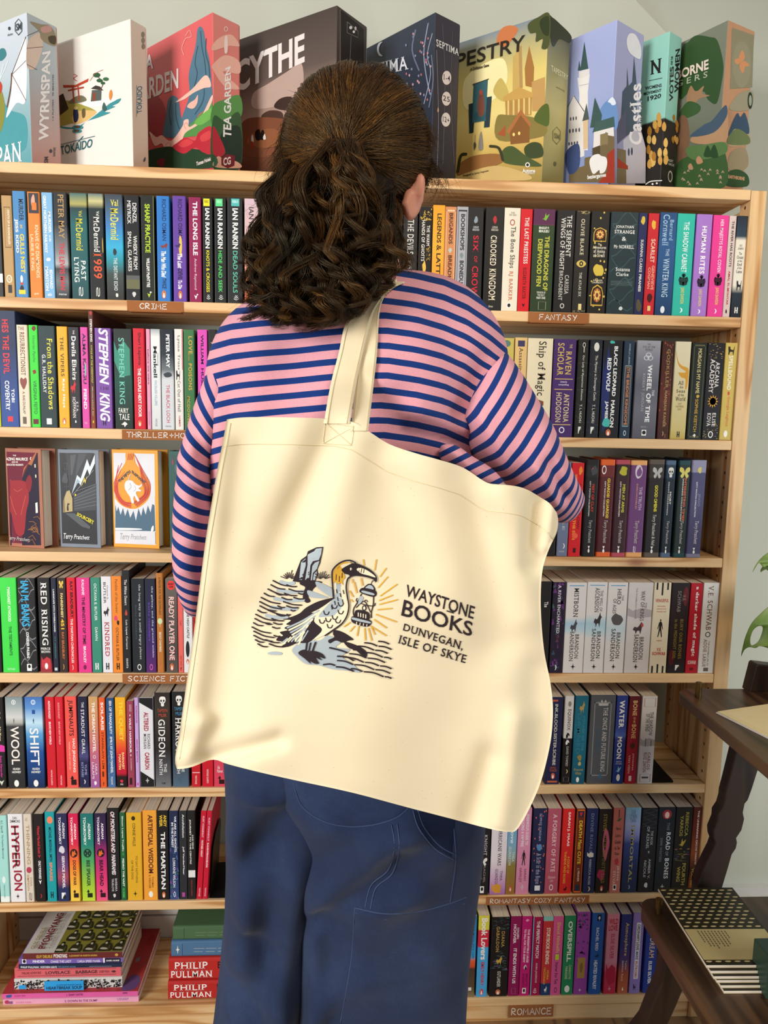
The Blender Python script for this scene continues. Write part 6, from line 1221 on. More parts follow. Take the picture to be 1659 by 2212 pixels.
C4 = (3.95, 0, 950)
FACES = [
 dict(bl=(60, 1188), br=(95.7, 1185.4), tr=(84, 970.5), border='a9705a', art='6e2438', label='maroon hardback shown face out, white capitals above a rusty shape, copper border',
  items=[('p', '2a2236', [(-60, 330), (0, 240), (40, 280), (95, 370), (100, 900), (-60, 900)]), ('p', 'a8643c', [(-60, 300), (0, 235), (12, 262), (-60, 340)]), ('p', '2a2236', [(190, 330), (248, 205), (322, 110), (350, 900), (190, 900)]), ('p', 'b06c44', [(188, 330), (204, 240), (246, 196), (306, 108), (312, 116), (270, 220), (238, 205), (208, 262)]), ('p', 'b06c44', [(10, 350), (42, 276), (100, 355), (92, 362), (44, 296), (18, 352)]),
   ('b', '9a3038', [(60, 380), (90, 350), (200, 350), (240, 400), (246, 520), (225, 620), (205, 800), (140, 800), (100, 640), (62, 520)]), ('b', '8a2832', [(220, 360), (252, 300), (274, 350), (262, 430), (240, 440)]), ('s', 'c05a48', 5, [(90, 480), (110, 560), (140, 640)]), ('s', 'c05a48', 5, [(220, 480), (200, 560), (180, 640)]), ('s', 'c05a48', 5, [(120, 420), (150, 440), (190, 418)])] + [('l', 'a8743c', 4, [(x, y), (x + 34, y - 30 * r), (x + 60, y + 20)]) for x, y, r in rnd_pts(11, 10, 240, 300, 640, 880)] + [('l', 'a8743c', 4, [(x, y), (x + 30, y - 30 * r), (x + 50, y + 20)]) for x, y, r in rnd_pts(12, 9, -20, 60, 720, 880)] + [('p', 'f3ece4', [(304, 540), (322, 532), (326, 622), (308, 626)]), ('p', 'e9dcc0', [(296, 210), (306, 206), (308, 236), (298, 238)]), ('p', 'e9dcc0', [(302, 298), (312, 296), (313, 322), (304, 324)]), ('b', 'f0e6dc', [(262, 148), (272, 150), (264, 160), (270, 174), (258, 166)]),
   ('t', 'THE', 'f4ece6', 'b', [(112, 128), (140, 128), (140, 140), (112, 140)]), ('t', 'AMAZING MAURICE', 'f4ece6', 'b', [(20, 150), (240, 152), (240, 178), (20, 176)]), ('t', 'AND HIS', 'f4ece6', 'b', [(102, 184), (156, 184), (156, 196), (102, 196)]), ('t', 'EDUCATED RODENTS', 'f4ece6', 'b', [(60, 204), (202, 206), (202, 222), (60, 220)]), ('t', 'Terry Pratchett', 'b9b4b4', 'i', [(72, 815), (258, 840), (256, 876), (70, 862)])]),
 dict(bl=(133, 1181), br=(218.5, 1184.2), tr=(211.6, 972.3), border='7d8794', art='2b2d31', label='grey hardback shown face out, pale lightning bolt and yellow slanted title',
  items=[('p', '3a3d42', [(560, 112), (800, 112), (640, 420), (600, 440)]), ('p', '4b4f54', [(670, 120), (740, 120), (640, 330)]), ('p', '54585e', [(600, 130), (650, 125), (618, 300), (604, 300)])] + [('l', '5a5e64', 3, [(505 + 22 * i, 200 + 50 * j), (527 + 22 * i, 198 + 50 * j), (527 + 22 * i, 246 + 50 * j)]) for i in range(4) for j in range(5)] + [('b', '3f4348', [(508, 260), (520, 205), (536, 260), (530, 270)]), ('b', '4a4e54', [(526, 350), (560, 280), (580, 330), (574, 370)]), ('p', '43474c', [(630, 480), (820, 380), (822, 600), (632, 610)])] + [('l', '7b8086', 3, [(636, 480 + 22 * i), (822, 395 + 32 * i)]) for i in range(6)] + [('p', 'b9a679', [(540, 620), (542, 520), (570, 440), (596, 430), (620, 500), (622, 610)]), ('p', '8c7c54', [(540, 620), (542, 520), (552, 486), (560, 620)]), ('p', '1c1c1e', [(572, 580), (578, 540), (600, 546), (585, 558), (588, 605), (574, 605)]), ('p', '55595e', [(560, 626), (640, 626), (775, 740), (770, 762), (700, 740)]), ('p', 'd9e6ee', [(612, 470), (660, 300), (690, 330), (745, 165), (770, 230), (812, 120), (812, 200), (765, 300), (748, 250), (690, 388), (664, 350)]), ('p', '9fb4c0', [(612, 470), (660, 330), (688, 360), (664, 372)]), ('p', 'e8cf3a', [(695, 402), (722, 318), (728, 345), (746, 308), (730, 375), (722, 352)]), ('e', 'e8cf3a', 646, 470, 7, 9), ('l', '9da3a8', 4, [(625, 470), (800, 260)]), ('l', '6a6e74', 6, [(650, 440), (815, 380)]),
   ('t', 'SOURCERY', 'e6d93c', 'b', [(664, 618), (806, 690), (800, 726), (656, 644)]), ('t', 'Terry Pratchett', 'dfe2e4', 'i', [(546, 795), (768, 818), (766, 862), (544, 858)])]),
 dict(bl=(247.6, 1181), br=(344.3, 1185.4), tr=(337.5, 973), border='e9a52e', art='dfe0e6', label='yellow-bordered hardback shown face out, orange flame drop and white animal',
  items=[('p', '4a6a80', [(968, 560), (1318, 540), (1326, 780), (974, 772)]), ('p', 'dfe0e6', [(960, 500), (1322, 480), (1322, 560), (1300, 548), (1285, 620), (1262, 560), (1244, 640), (1222, 575), (1205, 650), (1182, 585), (1160, 690), (1140, 605), (1112, 665), (1090, 590), (1068, 650), (1050, 580), (1030, 640), (1010, 570), (996, 610), (984, 540), (962, 590)]),
   ('b', 'ea9c2c', [(1075, 112), (1140, 112), (1160, 200), (1230, 290), (1284, 390), (1270, 500), (1200, 570), (1130, 590), (1040, 560), (975, 480), (970, 380), (1020, 270), (1070, 190)])] + [('s', ('c8342a', 'e0602c', 'b02838')[i % 3], 5, [(1040 - 34 * math.sin(i), 200 + 18 * i), (985 - 2 * i + 5 * i, 330 + 8 * i), (975 + 6 * i, 430 + 5 * i), (1030 + 5 * i, 540 - 2 * i), (1120, 582 - 7 * i)]) for i in range(8)] + [('s', ('c8342a', 'e0602c', 'b02838')[i % 3], 5, [(1150 + 10 * i, 130 + 22 * i), (1220 - 2 * i, 260 + 12 * i), (1282 - 7 * i, 380 + 6 * i), (1262 - 6 * i, 490 - 2 * i), (1170 - 5 * i, 572 - 6 * i)]) for i in range(8)] + [('s', 'c8342a', 4, [(1100 + 14 * i, 120), (1090 + 12 * i, 170)]) for i in range(4)] +
   [('b', 'e6e7ea', [(1068, 370), (1090, 345), (1130, 350), (1160, 380), (1190, 390), (1212, 375), (1210, 395), (1185, 415), (1206, 430), (1200, 440), (1168, 440), (1165, 465), (1190, 515), (1172, 524), (1150, 480), (1140, 500), (1145, 538), (1124, 536), (1112, 490), (1085, 450), (1066, 410)]), ('s', '6a6e78', 3, [(1110, 370), (1120, 400), (1100, 430)]), ('s', 'c9ccd2', 6, [(1098, 348), (1105, 320), (1112, 300)]), ('s', '6a6e78', 2, [(1150, 390), (1160, 420), (1140, 440)]),
   ('b', 'eceef0', [(976, 760), (1000, 750), (1190, 756), (1195, 768), (1000, 770)]), ('b', 'eceef0', [(1290, 780), (1296, 745), (1312, 732), (1314, 765), (1306, 782)]), ('p', 'dfe0e6', [(974, 776), (1326, 784), (1328, 890), (976, 884)]),
   ('t', 'THE FIFTH', '3c4650', 'b', [(1006, 350), (1104, 256), (1118, 282), (1022, 366)]), ('t', 'ELEPHANT', '3c4650', 'b', [(1126, 258), (1250, 360), (1230, 378), (1128, 284)]), ('t', 'Terry Pratchett', 'a2a5aa', 'i', [(1028, 795), (1254, 815), (1252, 862), (1026, 866)])]),
 dict(bl=(369, 1183), br=(448, 1186), tr=(440, 976), border='2f5a56', art='2a524e', label='dark green hardback shown face out, mostly behind the striped sleeve',
  items=[('s', '3f6a4a', 4, [(1480, 300), (1500, 420), (1490, 560), (1520, 700)]), ('s', '3f6a4a', 4, [(1500, 330), (1540, 500), (1520, 800)]), ('b', '8a3a4a', [(1466, 180), (1478, 160), (1482, 200), (1470, 215)]), ('b', '3c6c66', [(1490, 230), (1520, 200), (1540, 260), (1510, 290)])]),
]
def face_texts():
    for g in FACES:
        for it in g['items']:
            if it[0] == 't': want(it[1], it[3])

def face_out():
    z = SHELF_Z[3] + .0005
    for g in FACES:
        A, B = Uz(*g['bl'], z), Uz(*g['br'], z)
        if g is FACES[0]:
            A = B + np.array([-.0815, .0, 0]) + np.array([0, .027, 0])
        w = math.hypot(*(B - A)[:2])
        a = math.atan2(A[1] - B[1], B[0] - A[0])
        h = height_to(B[0], B[1], z, g['tr'][1])
        T = .036
        root = thing('hardback_book', check_label(g['label']), 'book', (B[0], B[1], z), (0, 0, -a), 'hardbacks shown face out')
        bc = mat(g['border'], .45)
        from_bm('front_board', box_bm(-w, 0, 0, .0024, 0, h, .0006), bc, root)
        bb = box_bm(-w, .006, 0, .0024, 0, h, .0006)
        bmesh.ops.rotate(bb, verts=bb.verts, cent=(-w, 0, 0), matrix=Matrix.Rotation(.05, 3, 'Z'))
        bmesh.ops.translate(bb, verts=bb.verts, vec=(0, T - .004, 0))
        from_bm('back_board', bb, bc, root)
        from_bm('spine', box_bm(-w - .0022, -w + .0004, .001, T - .002, 0, h, .0006), bc, root)
        from_bm('page_block', box_bm(-w + .001, -.0035, .0026, T - .006, .003, h - .003, .0006), PAGES_V, root)
        n = np.array([-math.sin(a), -math.cos(a), 0])
        Mi = np.array((Matrix.Translation((B[0], B[1], z)) @ Matrix.Rotation(-a, 4, 'Z')).inverted())
        f = plane_map(np.array([B[0], B[1], z]), n)
        pr = Print(lambda P, L: f(P, L) @ Mi[:3, :3].T + Mi[:3, 3])
        m = .0075
        ph = Print(lambda P, L: np.stack([P[:, 0], np.full(len(P), -STEP * L), P[:, 1]], 1))
        ph.poly([(-w + .002, m), (-m, m), (-m, h - m), (-w + .002, h - m)], g['art'])
        ph.build('cover_panel', root)
        pr.layer = 2
        pr.x0 = project(A)[0] + 1.5
        pr.lx = -w + .002
        art(pr, [i for i in g['items'] if i[0] != 'l' or i[3][0][0] / 3.95 > pr.x0], C4, root)
        pr.build('cover_print', root)

def pages_v():
    m = PAGES.copy()
    for n in m.node_tree.nodes:
        if n.type == 'MAPPING':
            n.inputs['Scale'].default_value = (3, 900, 3)
    return m
PAGES_V = pages_v()
PAGES_H = PAGES.copy()
for _n in PAGES_H.node_tree.nodes:
    if _n.type == 'MAPPING':
        _n.inputs['Scale'].default_value = (3, 3, 900)

# ------------------------------------------------------------------ flat stacks on the lowest board
# left, right, top, bottom of the spine in a crop (3.318, 0, 1940); depth; cover colour; page side; label; print
C5 = (3.318, 0, 1940)
STACK = [
 (22, 995, 735, 770, .215, 'e6a3c0', 'pale-pink picture book lying lowest in the stack beside the empty shelf end', [('b', 'b03a5a', [(36, 745), (60, 740), (70, 762), (40, 764)]), ('p', '8a5a8a', [(66, 748), (92, 746), (92, 766), (66, 766)]), ('t', 'JULIEN NEEL', 'c2708f', '', [(112, 750), (228, 752), (228, 767), (112, 766)]), ('t', '3. DOWN IN THE DUMP', '8a4a78', 'b', [(462, 746), (698, 746), (698, 762), (462, 764)]), ('t', 'USHARP', '9a6aa8', '', [(840, 740), (922, 740), (922, 758), (840, 758)])]),
 (15, 990, 706, 738, .215, 'dc5fa0', 'magenta picture book with red cover, second lowest in the left stack', [('b', '3a5a9a', [(46, 716), (84, 712), (80, 730), (50, 732)]), ('t', 'JULIEN NEEL', '8a2a60', '', [(104, 716), (186, 716), (186, 728), (104, 730)]), ('t', '1. DIARY DATES', '6a2050', 'b', [(476, 714), (594, 714), (594, 728), (476, 730)]), ('p', '8a3a6a', [(880, 712), (914, 712), (914, 722), (880, 722)])]),
 (105, 878, 604, 676, .17, 'd9d6d2', 'thick black-and-white comic with a cyan spine panel, in the left stack', None),
 (107, 870, 532, 602, .17, 'd9646a', 'coral-pink comic with dark double lines on its spine, in the left stack', [('l', '4a2c34', 3, [(128, 545), (834, 543)]), ('l', '4a2c34', 3, [(128, 590), (834, 588)]), ('t', 'LOVELACE', '4a2c34', 'b', [(328, 558), (504, 556), (504, 578), (328, 580)]), ('t', 'BABBAGE', '4a2c34', 'b', [(543, 556), (700, 555), (700, 578), (543, 580)]), ('t', 'THRILLING ADVENTURES', '6a3440', '', [(156, 560), (296, 558), (296, 576), (156, 578)]), ('t', 'SYDNEY PADUA', '6a3440', '', [(712, 560), (786, 559), (786, 576), (712, 577)]), ('b', '4a2c34', [(798, 568), (820, 560), (832, 570), (818, 576)])]),
 (135, 875, 500, 526, .16, '26304a', 'thin navy comic with tiny white spine lettering, in the left stack', [('t', 'PHILIP PULLMAN', 'e6e8ec', 'b', [(150, 507), (278, 509), (278, 522), (150, 520)]), ('t', 'NORTHERN LIGHTS', 'dfe6ee', 'b', [(290, 509), (408, 511), (408, 524), (290, 522)]), ('t', 'THE GRAPHIC NOVEL', '6a90b0', '', [(414, 511), (544, 512), (544, 523), (414, 523)]), ('l', '8a94a4', 3, [(640, 518), (800, 518)])]),
 (138, 885, 461, 500, .165, '7a5fae', 'purple comic with white spine lettering, second from the top of the left stack', [('p', 'f0eef2', [(160, 465), (190, 465), (190, 496), (160, 496)]), ('e', '1e1c22', 176, 480, 11, 12), ('t', 'FINDER', 'f3f0f6', 'b', [(236, 474), (322, 474), (322, 491), (236, 491)]), ('t', 'CHASE THE LADY', 'f3f0f6', '', [(364, 477), (512, 477), (512, 494), (364, 494)]), ('t', 'CARLA SPEED McNEIL', 'f3f0f6', '', [(554, 479), (722, 480), (722, 495), (554, 495)]), ('p', 'e9e6ec', [(740, 464), (752, 464), (752, 500), (740, 500)]), ('p', '1c1a20', [(754, 468), (866, 470), (866, 498), (754, 498)]), ('t', 'DARK HORSE', 'f3f0f6', 'bi', [(762, 480), (858, 481), (858, 492), (762, 492)])]),
 (165, 877, 410, 452, .165, '6a2c2a', 'comic with an olive patterned cover and brown spine, topmost of the left stack', [('t', 'GUY DELISLE', 'd3b24c', 'b', [(260, 424), (376, 424), (376, 444), (260, 444)]), ('t', 'PYONGYANG', 'f0e8e2', 'b', [(384, 418), (481, 418), (481, 446), (384, 446)]), ('t', 'A JOURNEY IN NORTH KOREA', 'd3b24c', 'b', [(495, 426), (698, 426), (698, 441), (495, 441)]), ('e', 'c9a04c', 836, 431, 12, 10)]),
]
STACK2 = [
 (1205, 1700, 610, 740, .15, 'b92a26', 'thick red hardback with white lettering, lowest of the stack behind the trouser leg', 'PULLMAN'),
 (1210, 1700, 425, 580, .15, 'bc2c27', 'thick red hardback with white lettering, upper of the two red ones by the trousers', 'PULLMAN'),
 (1228, 1700, 297, 408, .145, '4f7396', 'slate-blue cloth hardback on top of two red ones beside the trousers', 'blue'),
 (1240, 1700, 186, 284, .145, '4d6a48', 'moss-green cloth hardback, topmost of the stack beside the trousers', 'green'),
]
def stack_texts():
    for r in STACK:
        for it in (r[7] or []):
            if it[0] == 't': want(it[1], it[3])
    for s, st in (('HEARTBREAK SOUP', 'b'), ('A LOVE AND ROCKETS BOOK', 'b'), ('PYONGYANG', 'b'), ('GUY DELISLE', 'b'), ('A JOURNEY IN NORTH KOREA', ''), ('PHILIP', 's'), ('PULLMAN', 's'), ('BOOK OF', 's'), ('DUST', 's'), ('THE SECRET', 's'), ('COMMONWEALTH', 's')):
        want(s, st)

def flat_stacks():
    y0 = .014
    z = SHELF_Z[7] + .0005
    for k, (a, b, t, bt, d, col, lab, items) in enumerate(STACK):
        yk = y0 + (0.004 if k > 1 else 0) + .003 * (k % 2) + (.012 if k >= 2 else 0)
        x0, x1 = U(a / 3.318, 1940 + bt / 3.318, yk)[0], U(b / 3.318, 1940 + bt / 3.318, yk)[0]
        h = U(500 / 3.318, 1940 + t / 3.318, yk)[2] - U(500 / 3.318, 1940 + bt / 3.318, yk)[2]
        h = max(h, .007)
        root = thing('comic_book', check_label(lab), 'book', ((x0 + x1) / 2, yk, z), (0, 0, 0), 'comics stacked flat on the lowest board')
        w = (x1 - x0) / 2
        cov = mat(col, .4)
        top = {1: 'b23a3e', 6: 'd9d5cf'}.get(k, col)
        from_bm('back_cover', box_bm(-w, w, .0006, d, 0, .0006), cov, root)
        from_bm('front_cover', box_bm(-w, w, .0006, d, h - .0006, h), mat(top, .35), root)
        from_bm('spine', box_bm(-w, w, 0, .0007, 0, h, .0002), cov, root)
        from_bm('page_block', box_bm(-w + .0004, w - .0004, .0009, d - .0005, .0007, h - .0007), PAGES_H, root)
        off = np.array([(x0 + x1) / 2, yk, z])
        # the printed spine keeps the crop's layout but fits the spine it lies on
        mp = lambda P, L: np.stack([-w + (P[:, 0] - a) / (b - a) * 2 * w, np.full(len(P), -STEP * L), (bt + P[:, 1]) / (bt - t) * h], 1)
        pr = Print(mp)
        if k == 2:
            r = random.Random(4)
            for i in range(260):
                cx, cy = 110 + r.random() * 760, 610 + r.random() * 60
                pr.poly([(cx + q[0] * (3 + 6 * r.random()), -(cy + q[1] * 6)) for q in [(-1, -.5), (.2, -1), (1, .1), (.3, 1), (-.7, .8)] ], '1f1d20') if 612 < cy < 667 else None
            pr.poly([(328, -606), (608, -606), (608, -674), (328, -674)], '2f9ee0')
            pr.poly([(146, -630), (196, -630), (196, -658), (146, -658)], '2f9ee0')
            quad_text(pr, 'HEARTBREAK SOUP', '1a2440', 'b', [(342, 645), (596, 643), (596, 666), (342, 666)], root)
            quad_text(pr, 'A LOVE AND ROCKETS BOOK', '1f4a7c', 'b', [(414, 630), (594, 630), (594, 640), (414, 640)], root)
        else:
            pr2items = items
            for it in items:
                kk = it[0]
                T = lambda pts: [(x, -y) for x, y in pts]
                if kk == 'p': pr.poly(T(it[2]), it[1])
                elif kk == 'b': pr.poly(T(catmull(it[2], True, 5)), it[1])
                elif kk == 'l': pr.line(T(it[3]), it[2], it[1])
                elif kk == 'e': pr.poly(T(ell(16, it[2], it[3], it[4], it[5])), it[1])
                else: quad_text(pr, it[1], it[2], it[3], it[4], root)
        pr.build('spine_print', root)
        if k == 6:   # cover seen from above: white panel with the title, olive panel of standing figures
            tp = Print(lambda P, L: np.stack([-w + P[:, 0] * 2 * w, .0008 + P[:, 1] * (d - .002), np.full(len(P), h + STEP * L)], 1))
            tp.poly([(.31, 0), (1, 0), (1, 1), (.31, 1)], '8a8436')
            r = random.Random(2)
            for i in range(5):
                for j in range(4):
                    cx, cy = .36 + .15 * i + (.07 if j % 2 else 0), .1 + .24 * j
                    B = lambda pts: [(min(max(cx + x * .06, .312), .998), min(max(cy + y * .11, .002), .998)) for x, y in catmull(pts, True, 3)]
                    tp.poly(B([(-1, -.9), (1, -.9), (.9, .3), (.3, .6), (-.4, .6), (-.9, .2)]), '33331f')
                    tp.poly(B([(-.35, .5), (.25, .5), (.3, 1.0), (-.3, 1.05)]), '24221a')
                    tp.poly(B([(-.2, .45), (.1, .42), (.1, .75), (-.25, .75)]), 'c9c2ae')
                    tp.poly(B([(-.75, -.5), (.3, -.6), (.45, -.35), (-.5, -.2)]), 'cdc6b2')
                    tp.poly(B([(.45, -.7), (.7, -.75), (.75, .1), (.55, .1)]), '57562f')
            tp.text('PYONGYANG', '7a2c2c', 'b', .13, .06, .205, .82, root, up=True)
            tp.text('GUY DELISLE', 'a89a6c', 'b', .055, .06, .10, .5, root, up=True)
            tp.text('A JOURNEY IN NORTH KOREA', '8a8468', '', .235, .06, .265, .8, root, 'lettering', up=True)
            tp.build('cover_print', root)
        if k == 1:
            tp = Print(lambda P, L: np.stack([-w + P[:, 0] * 2 * w, .0008 + P[:, 1] * (d - .002), np.full(len(P), h + STEP * L)], 1))
            tp.poly(catmull([(.87, .02), (.97, .03), (.99, .16), (.95, .24), (.89, .2)], True, 4), '6a4a7c')
            tp.poly(catmull([(.93, .72), (.985, .7), (.985, .85), (.94, .88)], True, 4), 'a82c34')
            tp.poly([(.9, .42), (.93, .45), (.925, .52), (.895, .49)], '8a7c8a')
            tp.build('cover_print', root)
        z += h + .0004
    z = SHELF_Z[7] + .0005
    for k, (a, b, t, bt, d, col, lab, kind) in enumerate(STACK2):
        yk = .016 + .004 * k
        x0, x1 = U(a / 3.318, 1940 + bt / 3.318, yk)[0], U(a / 3.318, 1940 + bt / 3.318, yk)[0] + .205
        h = U(400, 1940 + t / 3.318, yk)[2] - U(400, 1940 + bt / 3.318, yk)[2]
        root = thing('hardback_book', check_label(lab), 'book', (x0, yk, z), (0, 0, 0), 'hardbacks stacked flat on the lowest board')
        w = x1 - x0
        V, F = cover_mesh(h, d, w, .0026, .006, True)
        V = [(v[2], v[1], v[0] + h / 2) for v in V]
        F = [f[::-1] for f in F]
        mesh_obj('cover', V, F, mat(col, .5), root)
        from_bm('page_block', box_bm(.003, w - .003, .003, d - .003, .0028, h - .0028), PAGES_H, root)
        pr = Print(lambda P, L: np.stack([P[:, 0] * w, np.full(len(P), -STEP * L), P[:, 1] * h], 1))
        if kind == 'PULLMAN':
            pr.text('PHILIP', 'f2ece6', 's', .06, .52, .42, .84, root)
            pr.text('PULLMAN', 'f2ece6', 's', .02, .12, .47, .44, root)
            pr.text('BOOK OF' if k else 'BOOK OF', '1e1a1a', 's', .53, .52, .96, .84, root, 'lettering')
            pr.text('DUST', '1e1a1a', 's', .56, .12, .9, .44, root, 'lettering')
            tp = Print(lambda P, L: np.stack([P[:, 0] * w, .004 + P[:, 1] * (d - .006), np.full(len(P), h + STEP * L)], 1))
            for i in range(9):
                tp.poly([(min(max(x, 0), 1), min(max(y, 0), .7)) for x, y in blob_at(random.Random(i + 40 + k), .09, .2)], ('e8b040', 'd9722c', '8a2420')[i % 3])
            tp.build('cover_print', root)
        else:
            gold = 'c9c8b0' if kind == 'blue' else '8a9a70'
            fr = [(.12, .12), (1.2, .12), (1.2, .88), (.12, .88)]
            pr.line([(.99, .12), (.12, .12), (.12, .88), (.99, .88)], .008, '2c3a4a' if kind == 'blue' else '2f4530')
            for i in range(3):
                pr.line([(.25 + .13 * i, .35), (.33 + .13 * i, .35)], .02, gold)
                pr.line([(.25 + .13 * i, .55), (.35 + .13 * i, .55)], .02, gold)
            for i in range(5):
                pr.line([(.86 + .02 * i, .15), (.84 + .03 * i, .4), (.9 - .02 * i, .7)], .006, '1f2a34')
            if kind == 'blue':
                pr.poly([(.07 + .02 * x, .5 + .3 * y) for x, y in [(0, 1), (.3, .2), (1, 0), (.3, -.2), (0, -1), (-.3, -.2), (-1, 0), (-.3, .2)]], 'e6e2cc')
            if kind == 'green':
                tp = Print(lambda P, L: np.stack([P[:, 0] * w, .004 + P[:, 1] * (d - .006), np.full(len(P), h + STEP * L)], 1))
                for i in range(12):
                    tp.line([(.2 + .035 * i, .45), (.2 + .035 * i, .6 + .05 * math.sin(i))], .012, '22301f')
                tp.build('cover_print', root)
        pr.build('spine_print', root)
        z += h + .0004

def bookends():
    blk = mat('141314', .35, .5)
    for x, w, row, lab in ((U(449, 1945, 0)[0] + .0015, .040, 5 + 1, 'black metal bookend holding up the leaning red paperbacks'), (U(1409, 1694, 0)[0] + .0015, .052, 5, 'black metal bookend beside the white paperback at the empty shelf end')):
        z = SHELF_Z[row]
        lean = math.radians(3.4) if row == 6 else 0
        xo = x + (math.sin(lean) * .0 if lean else 0)
        root = thing('bookend', check_label(lab), 'bookend', (xo, .008, z + .0004), (0, 0, 0), 'black metal bookends')
        P = catmull([(0, 0), (w * .75, 0), (w, .006), (w, .06), (w, .125), (w * .8, .135), (0, .135)], False, 3)
        V = [(p[0], p[1], 0) for p in P] + [(p[0], p[1], .0012) for p in P]
        n = len(P)
        F = [tuple(range(n))[::-1], tuple(range(n, 2 * n))] + [(i, (i + 1) % n, n + (i + 1) % n, n + i) for i in range(n)]
        mesh_obj('base_plate', V, F, blk, root)
        P = [(.0, 0)] + [(.11, 0)] + [(.11 + .02 * math.sin(a) - .02, .12 + .02 * (1 - math.cos(a)) - 0) for a in ()] + [(.11, .11), (.09, .13), (.03, .13), (.0, .11)]
        hz = .0014
        s = math.tan(lean)
        V = [(hz * 0 + s * q, .012 + p, .0012 + q) for p, q in P] + [(.0014 + s * q, .012 + p, .0012 + q) for p, q in P]
        n = len(P)
        F = [tuple(range(n)), tuple(range(n, 2 * n))[::-1]] + [(i, n + i, n + (i + 1) % n, (i + 1) % n) for i in range(n)]
        mesh_obj('upright_plate', V, F, blk, root)

# ------------------------------------------------------------------ the dark tiered stand with its goods
TU, TL_ = .84, .42
def rounded_board(x0, x1, y0, y1, z0, z1, r):
    """board with a rounded far corner at (x0, y1)"""
    P = [(x0, y0), (x1, y0), (x1, y1)] + [(x0 + r - r * math.sin(a), y1 - r + r * math.cos(a)) for a in np.linspace(0, math.pi / 2, 8)]
    n = len(P)
    bm = bmesh.new()
    v = [bm.verts.new((p[0], p[1], z0)) for p in P]
    f = bm.faces.new(v)
    e = bmesh.ops.extrude_face_region(bm, geom=[f])
    bmesh.ops.translate(bm, verts=[g for g in e['geom'] if isinstance(g, bmesh.types.BMVert)], vec=(0, 0, z1 - z0))
    bmesh.ops.recalc_face_normals(bm, faces=bm.faces[:])
    ed = [e for e in bm.edges if abs(e.verts[0].co.z - e.verts[1].co.z) < 1e-6]
    bmesh.ops.bevel(bm, geom=ed, offset=.003, segments=3, affect='EDGES', profile=.5)
    return bm

def slab(px, y0, y1):
    """an upright carved plank: outline through photo points at depth y0, sawn straight back to y1"""
    P = [U(a, b, y0) for a, b in px]
    n = len(P)
    bm = bmesh.new()
    v = [bm.verts.new(p) for p in P]
    f = bm.faces.new(v)
    e = bmesh.ops.extrude_face_region(bm, geom=[f])
    bmesh.ops.translate(bm, verts=[g for g in e['geom'] if isinstance(g, bmesh.types.BMVert)], vec=(0, y1 - y0, 0))
    bmesh.ops.recalc_face_normals(bm, faces=bm.faces[:])
    ed = [e for e in bm.edges if abs(e.verts[0].co.y - e.verts[1].co.y) < 1e-6]
    bmesh.ops.bevel(bm, geom=ed, offset=.0025, segments=2, affect='EDGES', profile=.5)
    return bm

